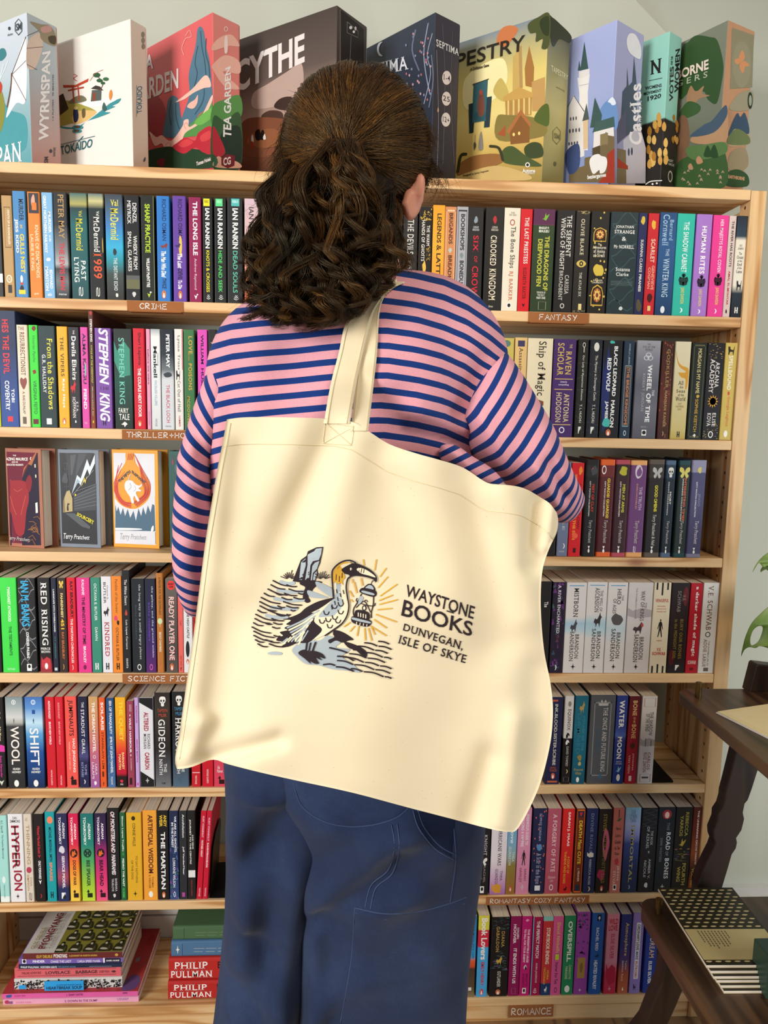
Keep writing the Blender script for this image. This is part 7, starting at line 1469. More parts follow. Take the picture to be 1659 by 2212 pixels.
def stand():
    t = thing('tiered_stand', 'dark-stained wooden two-tier display stand with brass pegs and carved legs', 'display stand', (0, 0, 0))
    from_bm('upper_board', rounded_board(.674, 1.02, -.75, -.128, TU - .022, TU, .03), DARK, t)
    from_bm('lower_board', rounded_board(.606, 1.02, -.80, -.175, TL_ - .034, TL_, .03), DARK, t)
    S = 2.0824
    L = lambda pts: [(x / S + 1380, y / S + 1150) for x, y in pts]
    up = L([(452, 930), (560, 930), (540, 1060), (512, 1150), (492, 1205), (478, 1222), (470, 1262), (476, 1290), (464, 1340), (440, 1376), (444, 1396), (438, 1424), (420, 1450), (400, 1520), (376, 1600), (372, 1680), (268, 1680), (264, 1590), (288, 1530), (310, 1482), (336, 1430), (346, 1402), (338, 1380), (336, 1350), (356, 1300), (358, 1270), (378, 1240), (388, 1205), (390, 1180), (406, 1120)])
    from_bm('leg', slab(up, -.172, -.142), DARK_Z, t)
    dn = L([(128, 1890), (228, 1890), (222, 1990), (200, 2055), (170, 2130), (132, 2212), (80, 2330), (-60, 2330), (30, 2212), (66, 2120), (104, 2030)])
    from_bm('leg', slab(dn, -.30, -.265), DARK_Z, t)
    zf = .0
    # the foot of the visible leg runs on to the floor, its twin stands nearer the viewer
    a, b = U(-60 / S + 1380, 2330 / S + 1150, -.30), U(80 / S + 1380, 2330 / S + 1150, -.30)
    P = [a, b, np.array([b[0] - .06, -.30, 0]), np.array([a[0] - .06, -.30, 0])]
    V = [tuple(p) for p in P] + [(p[0], -.265, p[2]) for p in P]
    mesh_obj('leg_foot', V, [(0, 1, 2, 3), (7, 6, 5, 4), (0, 4, 5, 1), (1, 5, 6, 2), (2, 6, 7, 3), (3, 7, 4, 0)], DARK_Z, t)
    for dx, y0 in ((.36, -.235), (.36, -.72)):
        x = .62 + dx
        V = [(x - .02, y0, TU - .03), (x + .03, y0, TU - .03), (x + .06, y0, 0), (x + .01, y0, 0)]
        V = V + [(p[0], y0 + .035, p[2]) for p in V]
        mesh_obj('leg', V, [(0, 3, 2, 1), (4, 5, 6, 7), (0, 1, 5, 4), (1, 2, 6, 5), (2, 3, 7, 6), (3, 0, 4, 7)], DARK_Z, t)
    fin = L([(497, 720), (528, 600), (536, 594), (640, 606), (620, 720)])
    from_bm('back_post', slab(fin, -.148, -.118), DARK_Z, t)
    brass = mat('7a6038', .32, .5, .9)
    for px, py, z, y in ((1508, 1506, TU, None), (1422, 1972, TL_, None)):
        p = Uz(px, py, z)
        bm = bmesh.new()
        bmesh.ops.create_cone(bm, cap_ends=True, segments=24, radius1=.0065, radius2=.0065, depth=.03, matrix=Matrix.Translation((p[0], p[1], z + .015)))
        bmesh.ops.bevel(bm, geom=[e for e in bm.edges if len(e.link_faces) == 2 and e.calc_face_angle() > 1], offset=.0008, segments=2, affect='EDGES')
        o = from_bm('brass_peg', bm, brass, t)
        box('peg_hole', p[0] + .001, p[0] + .0035, p[1] - .0068, p[1] - .0062, z + .018, z + .0205, mat('2a2014', .6), o)

def stand_goods():
    cream = mat('e3cf9d', .7, .2)
    A, B, D = Uz(1546, 1541, TU), Uz(1640, 1527, TU), Uz(1640, 1580, TU)
    u = (B - A) / np.linalg.norm(B - A)
    v = np.array([u[1], -u[0], 0])
    for k, (du, lab) in enumerate(((.0, 'white card lying under the cream card on the stand'), (.004, 'cream card with a dark red picture lying on the upper board of the stand'))):
        o = A + u * du + np.array([0, 0, .0004 + k * .0016])
        V = [o, o + u * .15, o + u * .15 + v * .21, o + v * .21]
        V = V + [p + np.array([0, 0, .0014]) for p in V]
        cd_ = mesh_obj('greeting_card', V, [(3, 2, 1, 0), (4, 5, 6, 7), (0, 1, 5, 4), (1, 2, 6, 5), (2, 3, 7, 6), (3, 0, 4, 7)], cream if k else mat('d9d4cc', .7, .2))
        tag(cd_, check_label(lab), 'card')
        if k:
            pr = Print(lambda P, L: np.array([V[4] + u * a + v * b + np.array([0, 0, STEP * L]) for a, b in P]))
            pr.poly([(.012, .012), (.138, .012), (.138, .198), (.012, .198)][::-1], 'e6d3a0')
            pr.poly([(.09, .052), (.14, .03), (.14, .17), (.1, .17), (.118, .1)][::-1], '7a2430')
            pr.build('printed_picture', cd_)
    # notebooks: dashes on black above, cream band with small print below
    zt = TL_
    TLc, BLc = Uz(1420, 1917, TL_ + .037), Uz(1525, 2084, TL_ + .037)
    e = (TLc - BLc) / np.linalg.norm(TLc - BLc)
    rr = np.array([e[1], -e[0], 0])
    ln = np.linalg.norm(TLc - BLc)
    places = ['lowest in the pile', 'second from the bottom of the pile', 'third from the bottom of the pile', 'fourth from the bottom of the pile', 'second from the top of the pile', 'topmost of the pile']
    r = random.Random(9)
    for k in range(6):
        sh = (5 - k)
        o = BLc - e * (.004 * sh + .003 * r.random()) + rr * (.0045 * sh + .002 * r.random())
        z = zt + .0004 + k * .0061
        off = np.array([o[0], o[1], z])
        root = thing('notebook', check_label(f'black notebook with cream dashes, {places[k]} on the lower board'), 'notebook', off, (0, 0, math.atan2(rr[1], rr[0])), 'patterned notebooks piled on the lower board of the stand')
        wd = .15
        from_bm('back_cover', box_bm(0, wd, 0, ln, 0, .0005), mat('b9a678', .6), root)
        from_bm('page_block', box_bm(.0005, wd - .001, .0005, ln - .001, .0006, .0052), PAGES_H, root)
        from_bm('front_cover', box_bm(0, wd, 0, ln, .0053, .0058), mat('2b2618', .4), root)
        pr = Print(lambda P, L: np.stack([P[:, 0], P[:, 1], np.full(len(P), .0059 + STEP * L)], 1))
        if k == 5:
            for j in range(11):
                for i in range(9):
                    cx, cy = .008 + .0166 * i + (.0083 if j % 2 else 0), ln * (.46 + .05 * j)
                    if cx + .006 < wd and cy < ln - .004:
                        pr.layer = 1
                        pr.poly([(cx + q[0] * .0056, cy + q[1] * .0021) for q in catmull([(-1, 0), (-.3, .9), (.7, .8), (1, .1), (.3, -.9), (-.6, -.7)], True, 3)], 'cdb67c')
            pr.layer = 4
            pr.poly([(.001, .012), (wd - .001, .012), (wd - .001, ln * .425), (.001, ln * .425)], 'c2ac74')
            for i in range(9):
                cx = .008 + .0166 * i
                pr.poly([(cx + q[0] * .0056, .008 + q[1] * .0021) for q in catmull([(-1, 0), (-.3, .9), (.7, .8), (1, .1), (.3, -.9), (-.6, -.7)], True, 3)], 'cdb67c')
            pr.build('cover_pattern', root)
            for j, n in enumerate((.7, .95, .9, 1.0, .86, .92, .98, .8, .5)):
                x = .022 + .0062 * j
                q = Print(lambda P, L: np.stack([P[:, 0], P[:, 1], np.full(len(P), .0064)], 1))
                for m in range(int(n * 9)):
                    q.poly([(x, ln * .4 - .0053 * m), (x, ln * .4 - .0053 * m - .0036 - .001 * r.random()), (x + .0018, ln * .4 - .0053 * m - .0036), (x + .0018, ln * .4 - .0053 * m)], '5a5138')
                q.build('small_print_lines', root)
    # green tag box at the frame edge
    p = Uz(1652, 2160, TL_)
    bx = thing('tag_box', check_label('dark green box with a brown label and white letter on the lower board'), 'box', (p[0] + .002, p[1], TL_ + .0004), (0, 0, 0))
    from_bm('carton', box_bm(0, .09, 0, .05, 0, .075, .002), mat('2c4034', .35), bx)
    from_bm('label', box_bm(.013, .08, -.0008, -.0001, .028, .062), mat('8a5a38', .8), bx)
    A_, F_ = stroke_text('W', .16)
    mesh_obj('hand_lettering', [(.018 + a * .014, -.0012, .034 + b * .018) for a, b in A_], F_, mat('efe8de', .7), bx)

def plant():
    y = -.10
    green = nodes_mat('monstera_leaf', lambda nt, b: (nt.links.new(ramp_noise(nt, '5d7a34', '7f9a48'), b.inputs['Base Color'])), Roughness=.4)
    pot_x, pot_y = .93, -.24
    root = thing('potted_plant', check_label('split-leaf potted plant reaching in past the bookcase end'), 'plant', (pot_x, pot_y, TU + .0004))
    org = np.array([pot_x, pot_y, TU + .0004])
    bm = bmesh.new()
    bmesh.ops.create_cone(bm, cap_ends=True, segments=32, radius1=.05, radius2=.068, depth=.12, matrix=Matrix.Translation((0, 0, .06)))
    from_bm('pot', bm, mat('a86a48', .8), root)
    def leaf(outline, holes, seed, dy):
        # outline in photo pixels at depth y; a gentle cup and a midrib fold give it body
        P = [Vector((a, b, 0)) for a, b in outline]
        loops = [P] + [[Vector((a, b, 0)) for a, b in h] for h in holes]
        tri = tessellate_polygon(loops)
        flat = [p for l in loops for p in l]
        bm = bmesh.new()
        vs = [bm.verts.new((p.x, p.y, 0)) for p in flat]
        for t in tri:
            try: bm.faces.new([vs[i] for i in t])
            except ValueError: pass
        bmesh.ops.subdivide_edges(bm, edges=bm.edges[:], cuts=2, use_grid_fill=True)
        cx = sum(p.x for p in P) / len(P)
        cy = sum(p.y for p in P) / len(P)
        for v in bm.verts:
            u, w = (v.co.x - cx) / 100, (v.co.y - cy) / 100
            q = U(v.co.x, v.co.y, y + dy + .018 * u * u - .03 * w * u)
            v.co = Vector(q - org)
        bmesh.ops.recalc_face_normals(bm, faces=bm.faces[:])
        e = bmesh.ops.extrude_face_region(bm, geom=bm.faces[:])
        bmesh.ops.translate(bm, verts=[g for g in e['geom'] if isinstance(g, bmesh.types.BMVert)], vec=(0, .0007, 0))
        return from_bm('leaf', bm, green, root, True)
    leaf(catmull([(1601, 1418), (1605, 1396), (1611, 1374), (1624, 1346), (1645, 1324), (1668, 1306), (1700, 1300), (1740, 1320), (1760, 1370), (1740, 1420), (1700, 1440), (1672, 1425), (1664, 1404), (1652, 1398), (1640, 1396), (1632, 1400), (1618, 1398), (1608, 1404)], True, 3), [catmull([(1623, 1394), (1621, 1378), (1628, 1360), (1640, 1352), (1648, 1356), (1644, 1374), (1636, 1388)], True, 3)[::-1]], 1, 0)
    leaf(catmull([(1626, 1236), (1632, 1222), (1644, 1206), (1662, 1192), (1690, 1180), (1730, 1190), (1740, 1230), (1700, 1246), (1672, 1240), (1660, 1222), (1650, 1226), (1640, 1216), (1632, 1226)], True, 3), [], 2, -.03)
    leaf(catmull([(1643, 1236), (1646, 1226), (1660, 1212), (1690, 1204), (1720, 1230), (1700, 1256), (1664, 1236), (1654, 1230)], True, 3), [], 3, .01)
    stem = mat('6a8040', .5)
    for (a, b, dy) in ((1700, 1370, 0), (1700, 1212, -.03), (1690, 1226, .01)):
        p = U(a, b, y + dy) - org
        pts = [np.array([0, 0, .10]), np.array([.02, 0, .2]), p * .6 + np.array([.03, 0, .1]), p]
        tube('stem', catmull(pts, False, 6), [.003] * 19, stem, root)

def ramp_noise(nt, a, b):
    tc = N(nt, 'ShaderNodeTexCoord')
    n = N(nt, 'ShaderNodeTexNoise', i_Scale=30.0, i_Detail=3.0)
    nt.links.new(tc.outputs['Object'], n.inputs['Vector'])
    r = ramp(nt, [(0.3, a), (0.7, b)])
    nt.links.new(n.outputs['Fac'], r.inputs[0])
    return r.outputs[0]

def tube_geo(pts, rad, k=8):
    P = np.array(pts, float)
    n = len(P)
    T = np.gradient(P, axis=0)
    T /= np.maximum(np.linalg.norm(T, axis=1), 1e-9)[:, None]
    ref = np.array([0, 0, 1.0]) if abs(T[0][2]) < .9 else np.array([1.0, 0, 0])
    A = np.cross(T, ref)
    A /= np.maximum(np.linalg.norm(A, axis=1), 1e-9)[:, None]
    B = np.cross(T, A)
    an = np.linspace(0, 2 * math.pi, k, endpoint=False)
    R = np.array(rad, float)[:, None, None]
    V = (P[:, None] + R * (np.cos(an)[None, :, None] * A[:, None] + np.sin(an)[None, :, None] * B[:, None])).reshape(-1, 3)
    F = [(i * k + j, i * k + (j + 1) % k, (i + 1) * k + (j + 1) % k, (i + 1) * k + j) for i in range(n - 1) for j in range(k)]
    F += [tuple(range(k))[::-1], tuple(range((n - 1) * k, n * k))]
    return V, F

def tube(name, pts, rad, m, parent=None, k=8):
    V, F = tube_geo(pts, (list(rad) + [rad[-1]] * len(pts))[:len(pts)], k)
    return mesh_obj(name, V, F, m, parent, True)
# ------------------------------------------------------------------ the person, seen from behind
PY = -0.60
def resample(P, n):
    P = np.array(P, float)
    d = np.r_[0, np.cumsum(np.linalg.norm(np.diff(P, axis=0), axis=1))]
    t = np.linspace(0, d[-1], n)
    return np.stack([np.interp(t, d, P[:, k]) for k in range(P.shape[1])], 1)

def loft(rings, K=72, sub=6, e=2.3):
    """rings: (left px, right px, depth of the axis, half depth towards the viewer, half depth away) -> verts, faces, ring parameter"""
    A = np.array([[*l, *r, y, dn, df] for l, r, y, dn, df in rings], float)
    A = np.array(catmull(A, False, sub))
    V, prm = [], []
    th = np.linspace(0, 2 * math.pi, K, endpoint=False)
    c, s = np.cos(th), np.sin(th)
    cc, ss = np.sign(c) * np.abs(c) ** (2 / e), np.sign(s) * np.abs(s) ** (2 / e)
    for i, (lx, ly, rx, ry, y, dn, df) in enumerate(A):
        L3, R3 = U(lx, ly, y), U(rx, ry, y)
        m, a = (L3 + R3) / 2, (R3 - L3) / 2
        dep = np.where(ss > 0, -dn * ss, -df * ss)[:, None] * np.array([0, 1.0, 0])
        V.append(m + cc[:, None] * a + dep)
        prm += [i] * K
    n = len(A)
    V = np.concatenate(V)
    F = [(i * K + j, (i + 1) * K + j, (i + 1) * K + (j + 1) % K, i * K + (j + 1) % K) for i in range(n - 1) for j in range(K)]
    F += [tuple(range(K)), tuple(range((n - 1) * K, n * K))[::-1]]
    return V, F, np.array(prm), n, K

def pix(V):
    d = V - CAM
    z = d @ CF
    return IW / 2 + FP * (d @ CR) / z, IH / 2 - FP * (d @ CU) / z

def folds(px, py, ridges):
    """relief towards the viewer from a list of fold lines x0 y0 x1 y1 width height"""
    out = np.zeros_like(px)
    for x0, y0, x1, y1, w, a in ridges:
        dx, dy = x1 - x0, y1 - y0
        L2 = dx * dx + dy * dy
        t = ((px - x0) * dx + (py - y0) * dy) / L2
        tc = np.clip(t, 0, 1)
        d2 = (px - x0 - tc * dx) ** 2 + (py - y0 - tc * dy) ** 2
        out += a * np.exp(-d2 / (2 * w * w))
    return out

def vnoise(V, s, seed=0.0):
    return np.array([noise.noise(Vector((float(v[0]) * s + seed, float(v[1]) * s, float(v[2]) * s))) for v in V])

def stripes_mat():
    def build(nt, b):
        L = nt.links.new
        at = N(nt, 'ShaderNodeAttribute', attribute_name='stripe')
        fr = N(nt, 'ShaderNodeMath', operation='FRACT')
        L(at.outputs['Fac'], fr.inputs[0])
        r = ramp(nt, [(0.0, 'e8a4af'), (0.555, 'e8a4af'), (0.575, '12367a'), (0.985, '12367a'), (1.0, 'e8a4af')])
        L(fr.outputs[0], r.inputs[0])
        tc = N(nt, 'ShaderNodeTexCoord')
        n = N(nt, 'ShaderNodeTexNoise', i_Scale=900.0, i_Detail=2.0)
        L(tc.outputs['Object'], n.inputs['Vector'])
        mx = N(nt, 'ShaderNodeMix', data_type='RGBA', blend_type='MULTIPLY', i_0=.3)
        L(r.outputs[0], mx.inputs[6])
        L(n.outputs['Fac'], mx.inputs[7])
        L(mx.outputs[2], b.inputs['Base Color'])
        bp = N(nt, 'ShaderNodeBump', i_Strength=.15, i_Distance=.0006)
        L(n.outputs['Fac'], bp.inputs['Height'])
        L(bp.outputs[0], b.inputs['Normal'])
    return nodes_mat('striped_jersey', build, Roughness=.9, Specular_IOR_Level=.2, Sheen_Weight=.06)

def cloth_obj(name, V, F, m, parent, stripe=None):
    o = mesh_obj(name, V, F, m, parent, True)
    if stripe is not None:
        a = o.data.attributes.new('stripe', 'FLOAT', 'POINT')
        a.data.foreach_set('value', np.asarray(stripe, dtype=np.float32))
    return o

GX = [(380, 60), (430, 34), (500, 14), (600, 4), (740, -8), (830, -10), (900, 0), (960, 14), (1010, 36), (1060, 70), (1110, 112), (1200, 200)]
def person():
    feet = U(770, 1000, PY)
    root = thing('person', check_label('person from behind in a pink-and-blue striped jumper and navy work trousers'), 'person', (feet[0], PY, 0))
    org = np.array([feet[0], PY, 0.0])
    jersey = stripes_mat()
    # ---- jumper body
    R = [((690, 600), (862, 592), PY + .02, .055, .06), ((650, 618), (900, 598), PY + .02, .075, .075), ((598, 636), (945, 602), PY + .01, .088, .09), ((540, 655), (992, 618), PY, .098, .10), ((494, 690), (1036, 652), PY, .108, .11),
         ((462, 745), (1076, 712), PY, .116, .115), ((446, 820), (1092, 782), PY, .122, .12), ((444, 900), (1068, 862), PY, .122, .125), ((448, 970), (1036, 935), PY, .118, .128), ((452, 1050), (1012, 1015), PY, .112, .128),
         ((458, 1160), (1004, 1130), PY, .106, .128), ((466, 1300), (1000, 1280), PY, .106, .130), ((474, 1450), (1006, 1430), PY, .114, .132), ((484, 1600), (1010, 1575), PY, .116, .132)]
    V, F, prm, n, K = loft(R, 96, 8)
    px, py = pix(V)
    g = np.interp(px, [p[0] for p in GX], [p[1] for p in GX])
    stripe = (py - g + 9) / 32.2
    near = np.clip((PY + .03 - V[:, 1]) / .05, 0, 1)
    rid = folds(px, py, [(900, 880, 1000, 925, 16, .010), (880, 920, 990, 955, 12, -.008), (860, 850, 985, 900, 14, -.006), (1050, 770, 1000, 900, 14, -.007), (470, 880, 470, 1050, 16, .008), (500, 800, 505, 1000, 14, -.006), (560, 720, 530, 900, 26, .005), (640, 760, 630, 900, 30, -.004), (880, 700, 940, 860, 40, .006), (960, 700, 1010, 820, 26, -.004), (820, 780, 900, 890, 18, .005), (760, 660, 700, 900, 40, .004)])
    V[:, 1] -= 1.3 * near * rid
    V += (vnoise(V, 9, 3.0) * .004 + vnoise(V, 22, 7.0) * .0016)[:, None] * np.array([0, -1, 0]) * near[:, None]
    shirt = cloth_obj('jumper', V - org, F, jersey, root, stripe)
    bv_shirt = BVHTree.FromPolygons([Vector(v) for v in V], F)
    # ---- sleeves (sub-parts of the jumper)
    RS = [((1050, 730), (945, 905), PY, .05, .07), ((1088, 762), (968, 945), PY - .012, .088, .085), ((1116, 800), (1000, 972), PY - .022, .090, .085), ((1148, 852), (1042, 1004), PY - .030, .082, .082), ((1180, 908), (1084, 1038), PY - .036, .075, .078), ((1208, 968), (1125, 1075), PY - .038, .066, .074),
          ((1232, 1018), (1172, 1108), PY - .03, .056, .072), ((1246, 1048), (1206, 1128), PY - .005, .046, .07), ((1244, 1052), (1208, 1122), PY + .05, .06, .05), ((1226, 1030), (1180, 1110), PY + .10, .045, .045), ((1190, 1010), (1140, 1090), PY + .16, .04, .04), ((1150, 985), (1105, 1055), PY + .21, .035, .035)]
    LSv = [((478, 745), (540, 900), PY, .07, .075), ((440, 838), (505, 950), PY - .004, .076, .08), ((416, 905), (484, 985), PY - .008, .076, .08), ((398, 965), (476, 1030), PY - .012, .074, .078), ((386, 1035), (472, 1090), PY - .016, .070, .075), ((379, 1120), (468, 1160), PY - .018, .066, .072), ((378, 1200), (462, 1235), PY - .014, .062, .07), ((386, 1258), (456, 1290), PY, .055, .068), ((402, 1296), (448, 1318), PY + .03, .05, .06), ((412, 1300), (452, 1315), PY + .08, .05, .045), ((425, 1270), (480, 1300), PY + .15, .042, .042), ((445, 1240), (500, 1275), PY + .21, .036, .036)]
    for nm, RR, sg in (('sleeve', RS, 1), ('sleeve', LSv, -1)):
        Vs, Fs, pr_, ns, Ks = loft(RR, 64, 8, 2.1)
        cen = Vs.reshape(ns, Ks, 3).mean(1)
        arc = np.r_[0, np.cumsum(np.linalg.norm(np.diff(cen, axis=0), axis=1))]
        st = np.repeat(arc, Ks) / .0178
        qx, qy = pix(Vs)
        nr = np.clip((PY + .02 - Vs[:, 1]) / .05, 0, 1)
        if sg > 0:
            rr = folds(qx, qy, [(1030, 900, 1090, 1010, 12, .008), (1000, 930, 1060, 1020, 10, -.006), (1190, 1000, 1225, 1075, 9, -.007), (1150, 1010, 1200, 1095, 10, .006), (1090, 800, 1150, 930, 24, -.004)])
        else:
            rr = folds(qx, qy, [(390, 990, 450, 1050, 12, .007), (395, 1030, 460, 1090, 10, -.007), (385, 1160, 450, 1190, 12, -.006), (390, 1230, 440, 1250, 9, .006), (420, 930, 450, 1010, 10, -.006)])
        Vs[:, 1] -= 1.4 * nr * rr
        Vs += (vnoise(Vs, 14, 11.0) * .003)[:, None] * np.array([.3, -1, 0]) * nr[:, None]
        cloth_obj(nm, Vs - org, Fs, jersey, shirt, st)
    # the knot of cloth bunched under the arm
    RB = [((948, 985), (962, 1003), PY - .10, .012, .01), ((955, 962), (985, 1003), PY - .11, .018, .02), ((985, 962), (1002, 1022), PY - .115, .022, .02), ((1020, 985), (1022, 1040), PY - .115, .02, .02), ((1060, 1010), (1052, 1052), PY - .11, .018, .02), ((1085, 1035), (1075, 1060), PY - .10, .012, .015)]
    Vb, Fb, pb, nb, Kb = loft(RB, 32, 6, 2.0)
    cb = Vb.reshape(nb, Kb, 3).mean(1)
    ab = np.r_[0, np.cumsum(np.linalg.norm(np.diff(cb, axis=0), axis=1))]
    bx, by = pix(Vb)
    cloth_obj('underarm_fold', Vb - org, Fb, jersey, shirt, (by + .5 * (bx - 950)) / 30)

    # ---- trousers: two legs that meet at the seat, down to the floor
    def canvas():
        def build(nt, b):
            L = nt.links.new
            tc = N(nt, 'ShaderNodeTexCoord')
            n = N(nt, 'ShaderNodeTexNoise', i_Scale=5.0, i_Detail=6.0, i_Roughness=.6)
            L(tc.outputs['Object'], n.inputs['Vector'])
            r = ramp(nt, [(0.3, '1c2642'), (0.52, '26324f'), (0.75, '344466')])
            L(n.outputs['Fac'], r.inputs[0])
            mp = N(nt, 'ShaderNodeMapping')
            mp.inputs['Scale'].default_value = (900, 900, 300)
            L(tc.outputs['Object'], mp.inputs['Vector'])
            w = N(nt, 'ShaderNodeTexNoise', i_Scale=1.0, i_Detail=1.0)
            L(mp.outputs[0], w.inputs['Vector'])
            mx = N(nt, 'ShaderNodeMix', data_type='RGBA', blend_type='MULTIPLY', i_0=.35)
            L(r.outputs[0], mx.inputs[6])
            L(w.outputs['Fac'], mx.inputs[7])
            L(mx.outputs[2], b.inputs['Base Color'])
        return nodes_mat('navy_canvas', build, Roughness=.9, Specular_IOR_Level=.15, Sheen_Weight=.08)
    cv = canvas()
    yl, yr = PY + .02, PY - .02
    LEG_R = [((520, 1540), (1022, 1530), PY, .125, .12), ((560, 1620), (1034, 1600), PY, .135, .12), ((600, 1690), (1042, 1680), yr, .128, .12), ((632, 1745), (1044, 1740), yr, .122, .12), ((650, 1800), (1042, 1800), yr, .112, .12), ((648, 1870), (1036, 1870), yr, .102, .12), ((645, 1950), (1026, 1950), yr, .096, .11), ((648, 2050), (1014, 2050), yr, .092, .10), ((645, 2140), (1007, 2140), yr, .09, .10), ((643, 2230), (1003, 2230), yr, .088, .10), ((650, 2500), (1000, 2500), yr, .085, .095), ((660, 2900), (995, 2900), yr, .085, .09), ((665, 3120), (990, 3120), yr, .085, .09)]
    LEG_L = [((484, 1540), (800, 1540), yl, .118, .11), ((488, 1640), (780, 1640), yl, .12, .11), ((491, 1720), (760, 1720), yl, .115, .11), ((492, 1800), (735, 1800), yl, .108, .11), ((489, 1880), (715, 1880), yl, .102, .11), ((487, 1960), (705, 1960), yl, .098, .105), ((478, 2060), (698, 2060), yl, .094, .10), ((466, 2170), (690, 2170), yl, .09, .10), ((460, 2240), (688, 2240), yl, .088, .10), ((452, 2500), (680, 2500), yl, .085, .095), ((445, 2900), (672, 2900), yl, .085, .09), ((443, 3120), (668, 3120), yl, .085, .09)]
    VV, FF = [], []
    for RR, rid in ((LEG_R, [(880, 1800, 700, 1905, 26, .014), (760, 1850, 690, 1880, 24, -.010), (900, 1930, 720, 1960, 20, .008), (700, 1700, 850, 1850, 40, -.006), (670, 1900, 668, 2200, 22, .010), (720, 2000, 735, 2200, 30, -.006), (960, 1850, 800, 2000, 30, .006), (650, 1990, 760, 1940, 16, -.007), (780, 2120, 690, 2180, 26, .007), (930, 2000, 900, 2200, 40, .004)]),
                    (LEG_L, [(620, 1760, 510, 1900, 30, -.014), (520, 1700, 610, 1740, 18, .008), (500, 1800, 530, 2000, 20, .010), (600, 1850, 570, 2120, 30, -.010), (640, 1900, 600, 2200, 24, .008), (500, 1990, 580, 2080, 14, -.006), (520, 2080, 620, 2180, 24, .008), (470, 2100, 560, 2200, 18, -.006), (495, 1690, 590, 1715, 9, -.006)])):
        Vl, Fl, _, nl, Kl = loft(RR, 72, 8, 2.2)
        lx, ly = pix(Vl)
        nr = np.clip((PY + .03 - Vl[:, 1]) / .05, 0, 1)
        Vl[:, 1] -= 1.7 * nr * folds(lx, ly, rid)
        Vl += (vnoise(Vl, 8, 21.0) * .007 + vnoise(Vl, 19, 5.0) * .003)[:, None] * np.array([0, -1, 0]) * nr[:, None]
        k = len(VV)
        VV += list(Vl)
        FF += [tuple(i + k for i in f) for f in Fl]
    VV = np.array(VV)
    VV[:, 2] = np.maximum(VV[:, 2], .015)
    tr = mesh_obj('trousers', VV - org, FF, cv, root, True)
    bvt = BVHTree.FromPolygons([Vector(v) for v in VV], FF)
    thread = mat('3f4d6c', .85, .15)
    def on_cloth(a, b, off):
        d = Vector(ray(a, b)).normalized()
        h = bvt.ray_cast(Vector(CAM), d)
        return None if h[0] is None else np.array(h[0] - d * off)
    def seam(name, pts, r=.0007, off=.0003, dash=False):
        Q = [on_cloth(a, b, off) for a, b in resample(catmull(pts, False, 6), max(10, int(len(pts) * 14)))]
        Q = [q for q in Q if q is not None]
        if len(Q) > 3:
            tube(name, [q - org for q in Q], [r] * len(Q), thread, tr, 6)
    def patch(name, poly, off, m):
        """a pocket: a panel of cloth lying on the trousers with a turned edge"""
        P = resample(poly + poly[:1], 60)[:-1]
        c = P.mean(0)
        V, F = [], []
        rings = 14
        for k in range(rings):
            t = 1 - k / rings
            for p in P:
                q = c + (p - c) * t
                h = on_cloth(q[0], q[1], 0.0001 if k == 0 else off)
                V.append((h if h is not None else U(q[0], q[1], PY - .1)) - org)
        n = len(P)
        for k in range(rings - 1):
            for i in range(n):
                F.append((k * n + i, k * n + (i + 1) % n, (k + 1) * n + (i + 1) % n, (k + 1) * n + i))
        F.append(tuple((rings - 1) * n + i for i in range(n)))
        return mesh_obj(name, V, F, m, tr, True)
    patch('back_pocket', [(618, 1640), (636, 1700), (652, 1738), (690, 1768), (745, 1783), (805, 1780), (852, 1766), (880, 1744), (884, 1660), (760, 1620)], .0022, cv)
    patch('tool_pocket', [(766, 1962), (830, 1974), (900, 1970), (965, 1954), (1006, 1940), (996, 2060), (990, 2216), (735, 2216), (748, 2140), (760, 2060)], .0024, cv)
    patch('side_pocket_opening', [(893, 1752), (906, 1790), (940, 1832), (976, 1852), (982, 1800), (984, 1760)], .0008, mat('1c2338', .9, .1))
    for pts in ([(634, 1690), (650, 1738), (690, 1770), (745, 1785), (805, 1782), (855, 1767), (884, 1744)], [(642, 1690), (657, 1728), (695, 1759), (747, 1772), (803, 1769), (850, 1755), (874, 1738)],
                [(846, 1782), (852, 1830), (838, 1880), (802, 1912), (788, 1962)], [(858, 1780), (862, 1832), (848, 1886), (812, 1918), (800, 1964)],
                [(892, 1750), (905, 1790), (940, 1834), (980, 1858)], [(902, 1748), (915, 1786), (948, 1826), (982, 1846)],
                [(766, 1961), (830, 1974), (900, 1970), (965, 1954), (1008, 1938)], [(768, 1972), (830, 1986), (900, 1982), (965, 1966), (1004, 1952)],
                [(766, 1961), (760, 2060), (748, 2140), (735, 2210)], [(980, 1790), (984, 1860), (972, 1950)]):
        seam('stitching', pts)

    # ---- the body under the clothes: one continuous skin
    def W3(a, b, y): return U(a, b, y)
    zf = 0.0
    pel = W3(765, 1640, PY)
    J, E, Rr = [], [], []
    def add(p, r, par=None):
        J.append(Vector(np.array(p, float) - org))
        Rr.append(r)
        if par is not None: E.append((par, len(J) - 1))
        return len(J) - 1
    p0 = add(pel + np.array([0, .02, 0]), .085)
    s1 = add(W3(762, 1350, PY), .085, p0)
    s2 = add(W3(765, 1000, PY), .10, s1)
    s3 = add(W3(770, 740, PY), .085, s2)
    nk = add(W3(782, 610, PY + .01), .048, s3)
    n2 = add(W3(790, 520, PY + .012), .047, nk)
    hd = add(W3(780, 420, PY + .015), .06, n2)
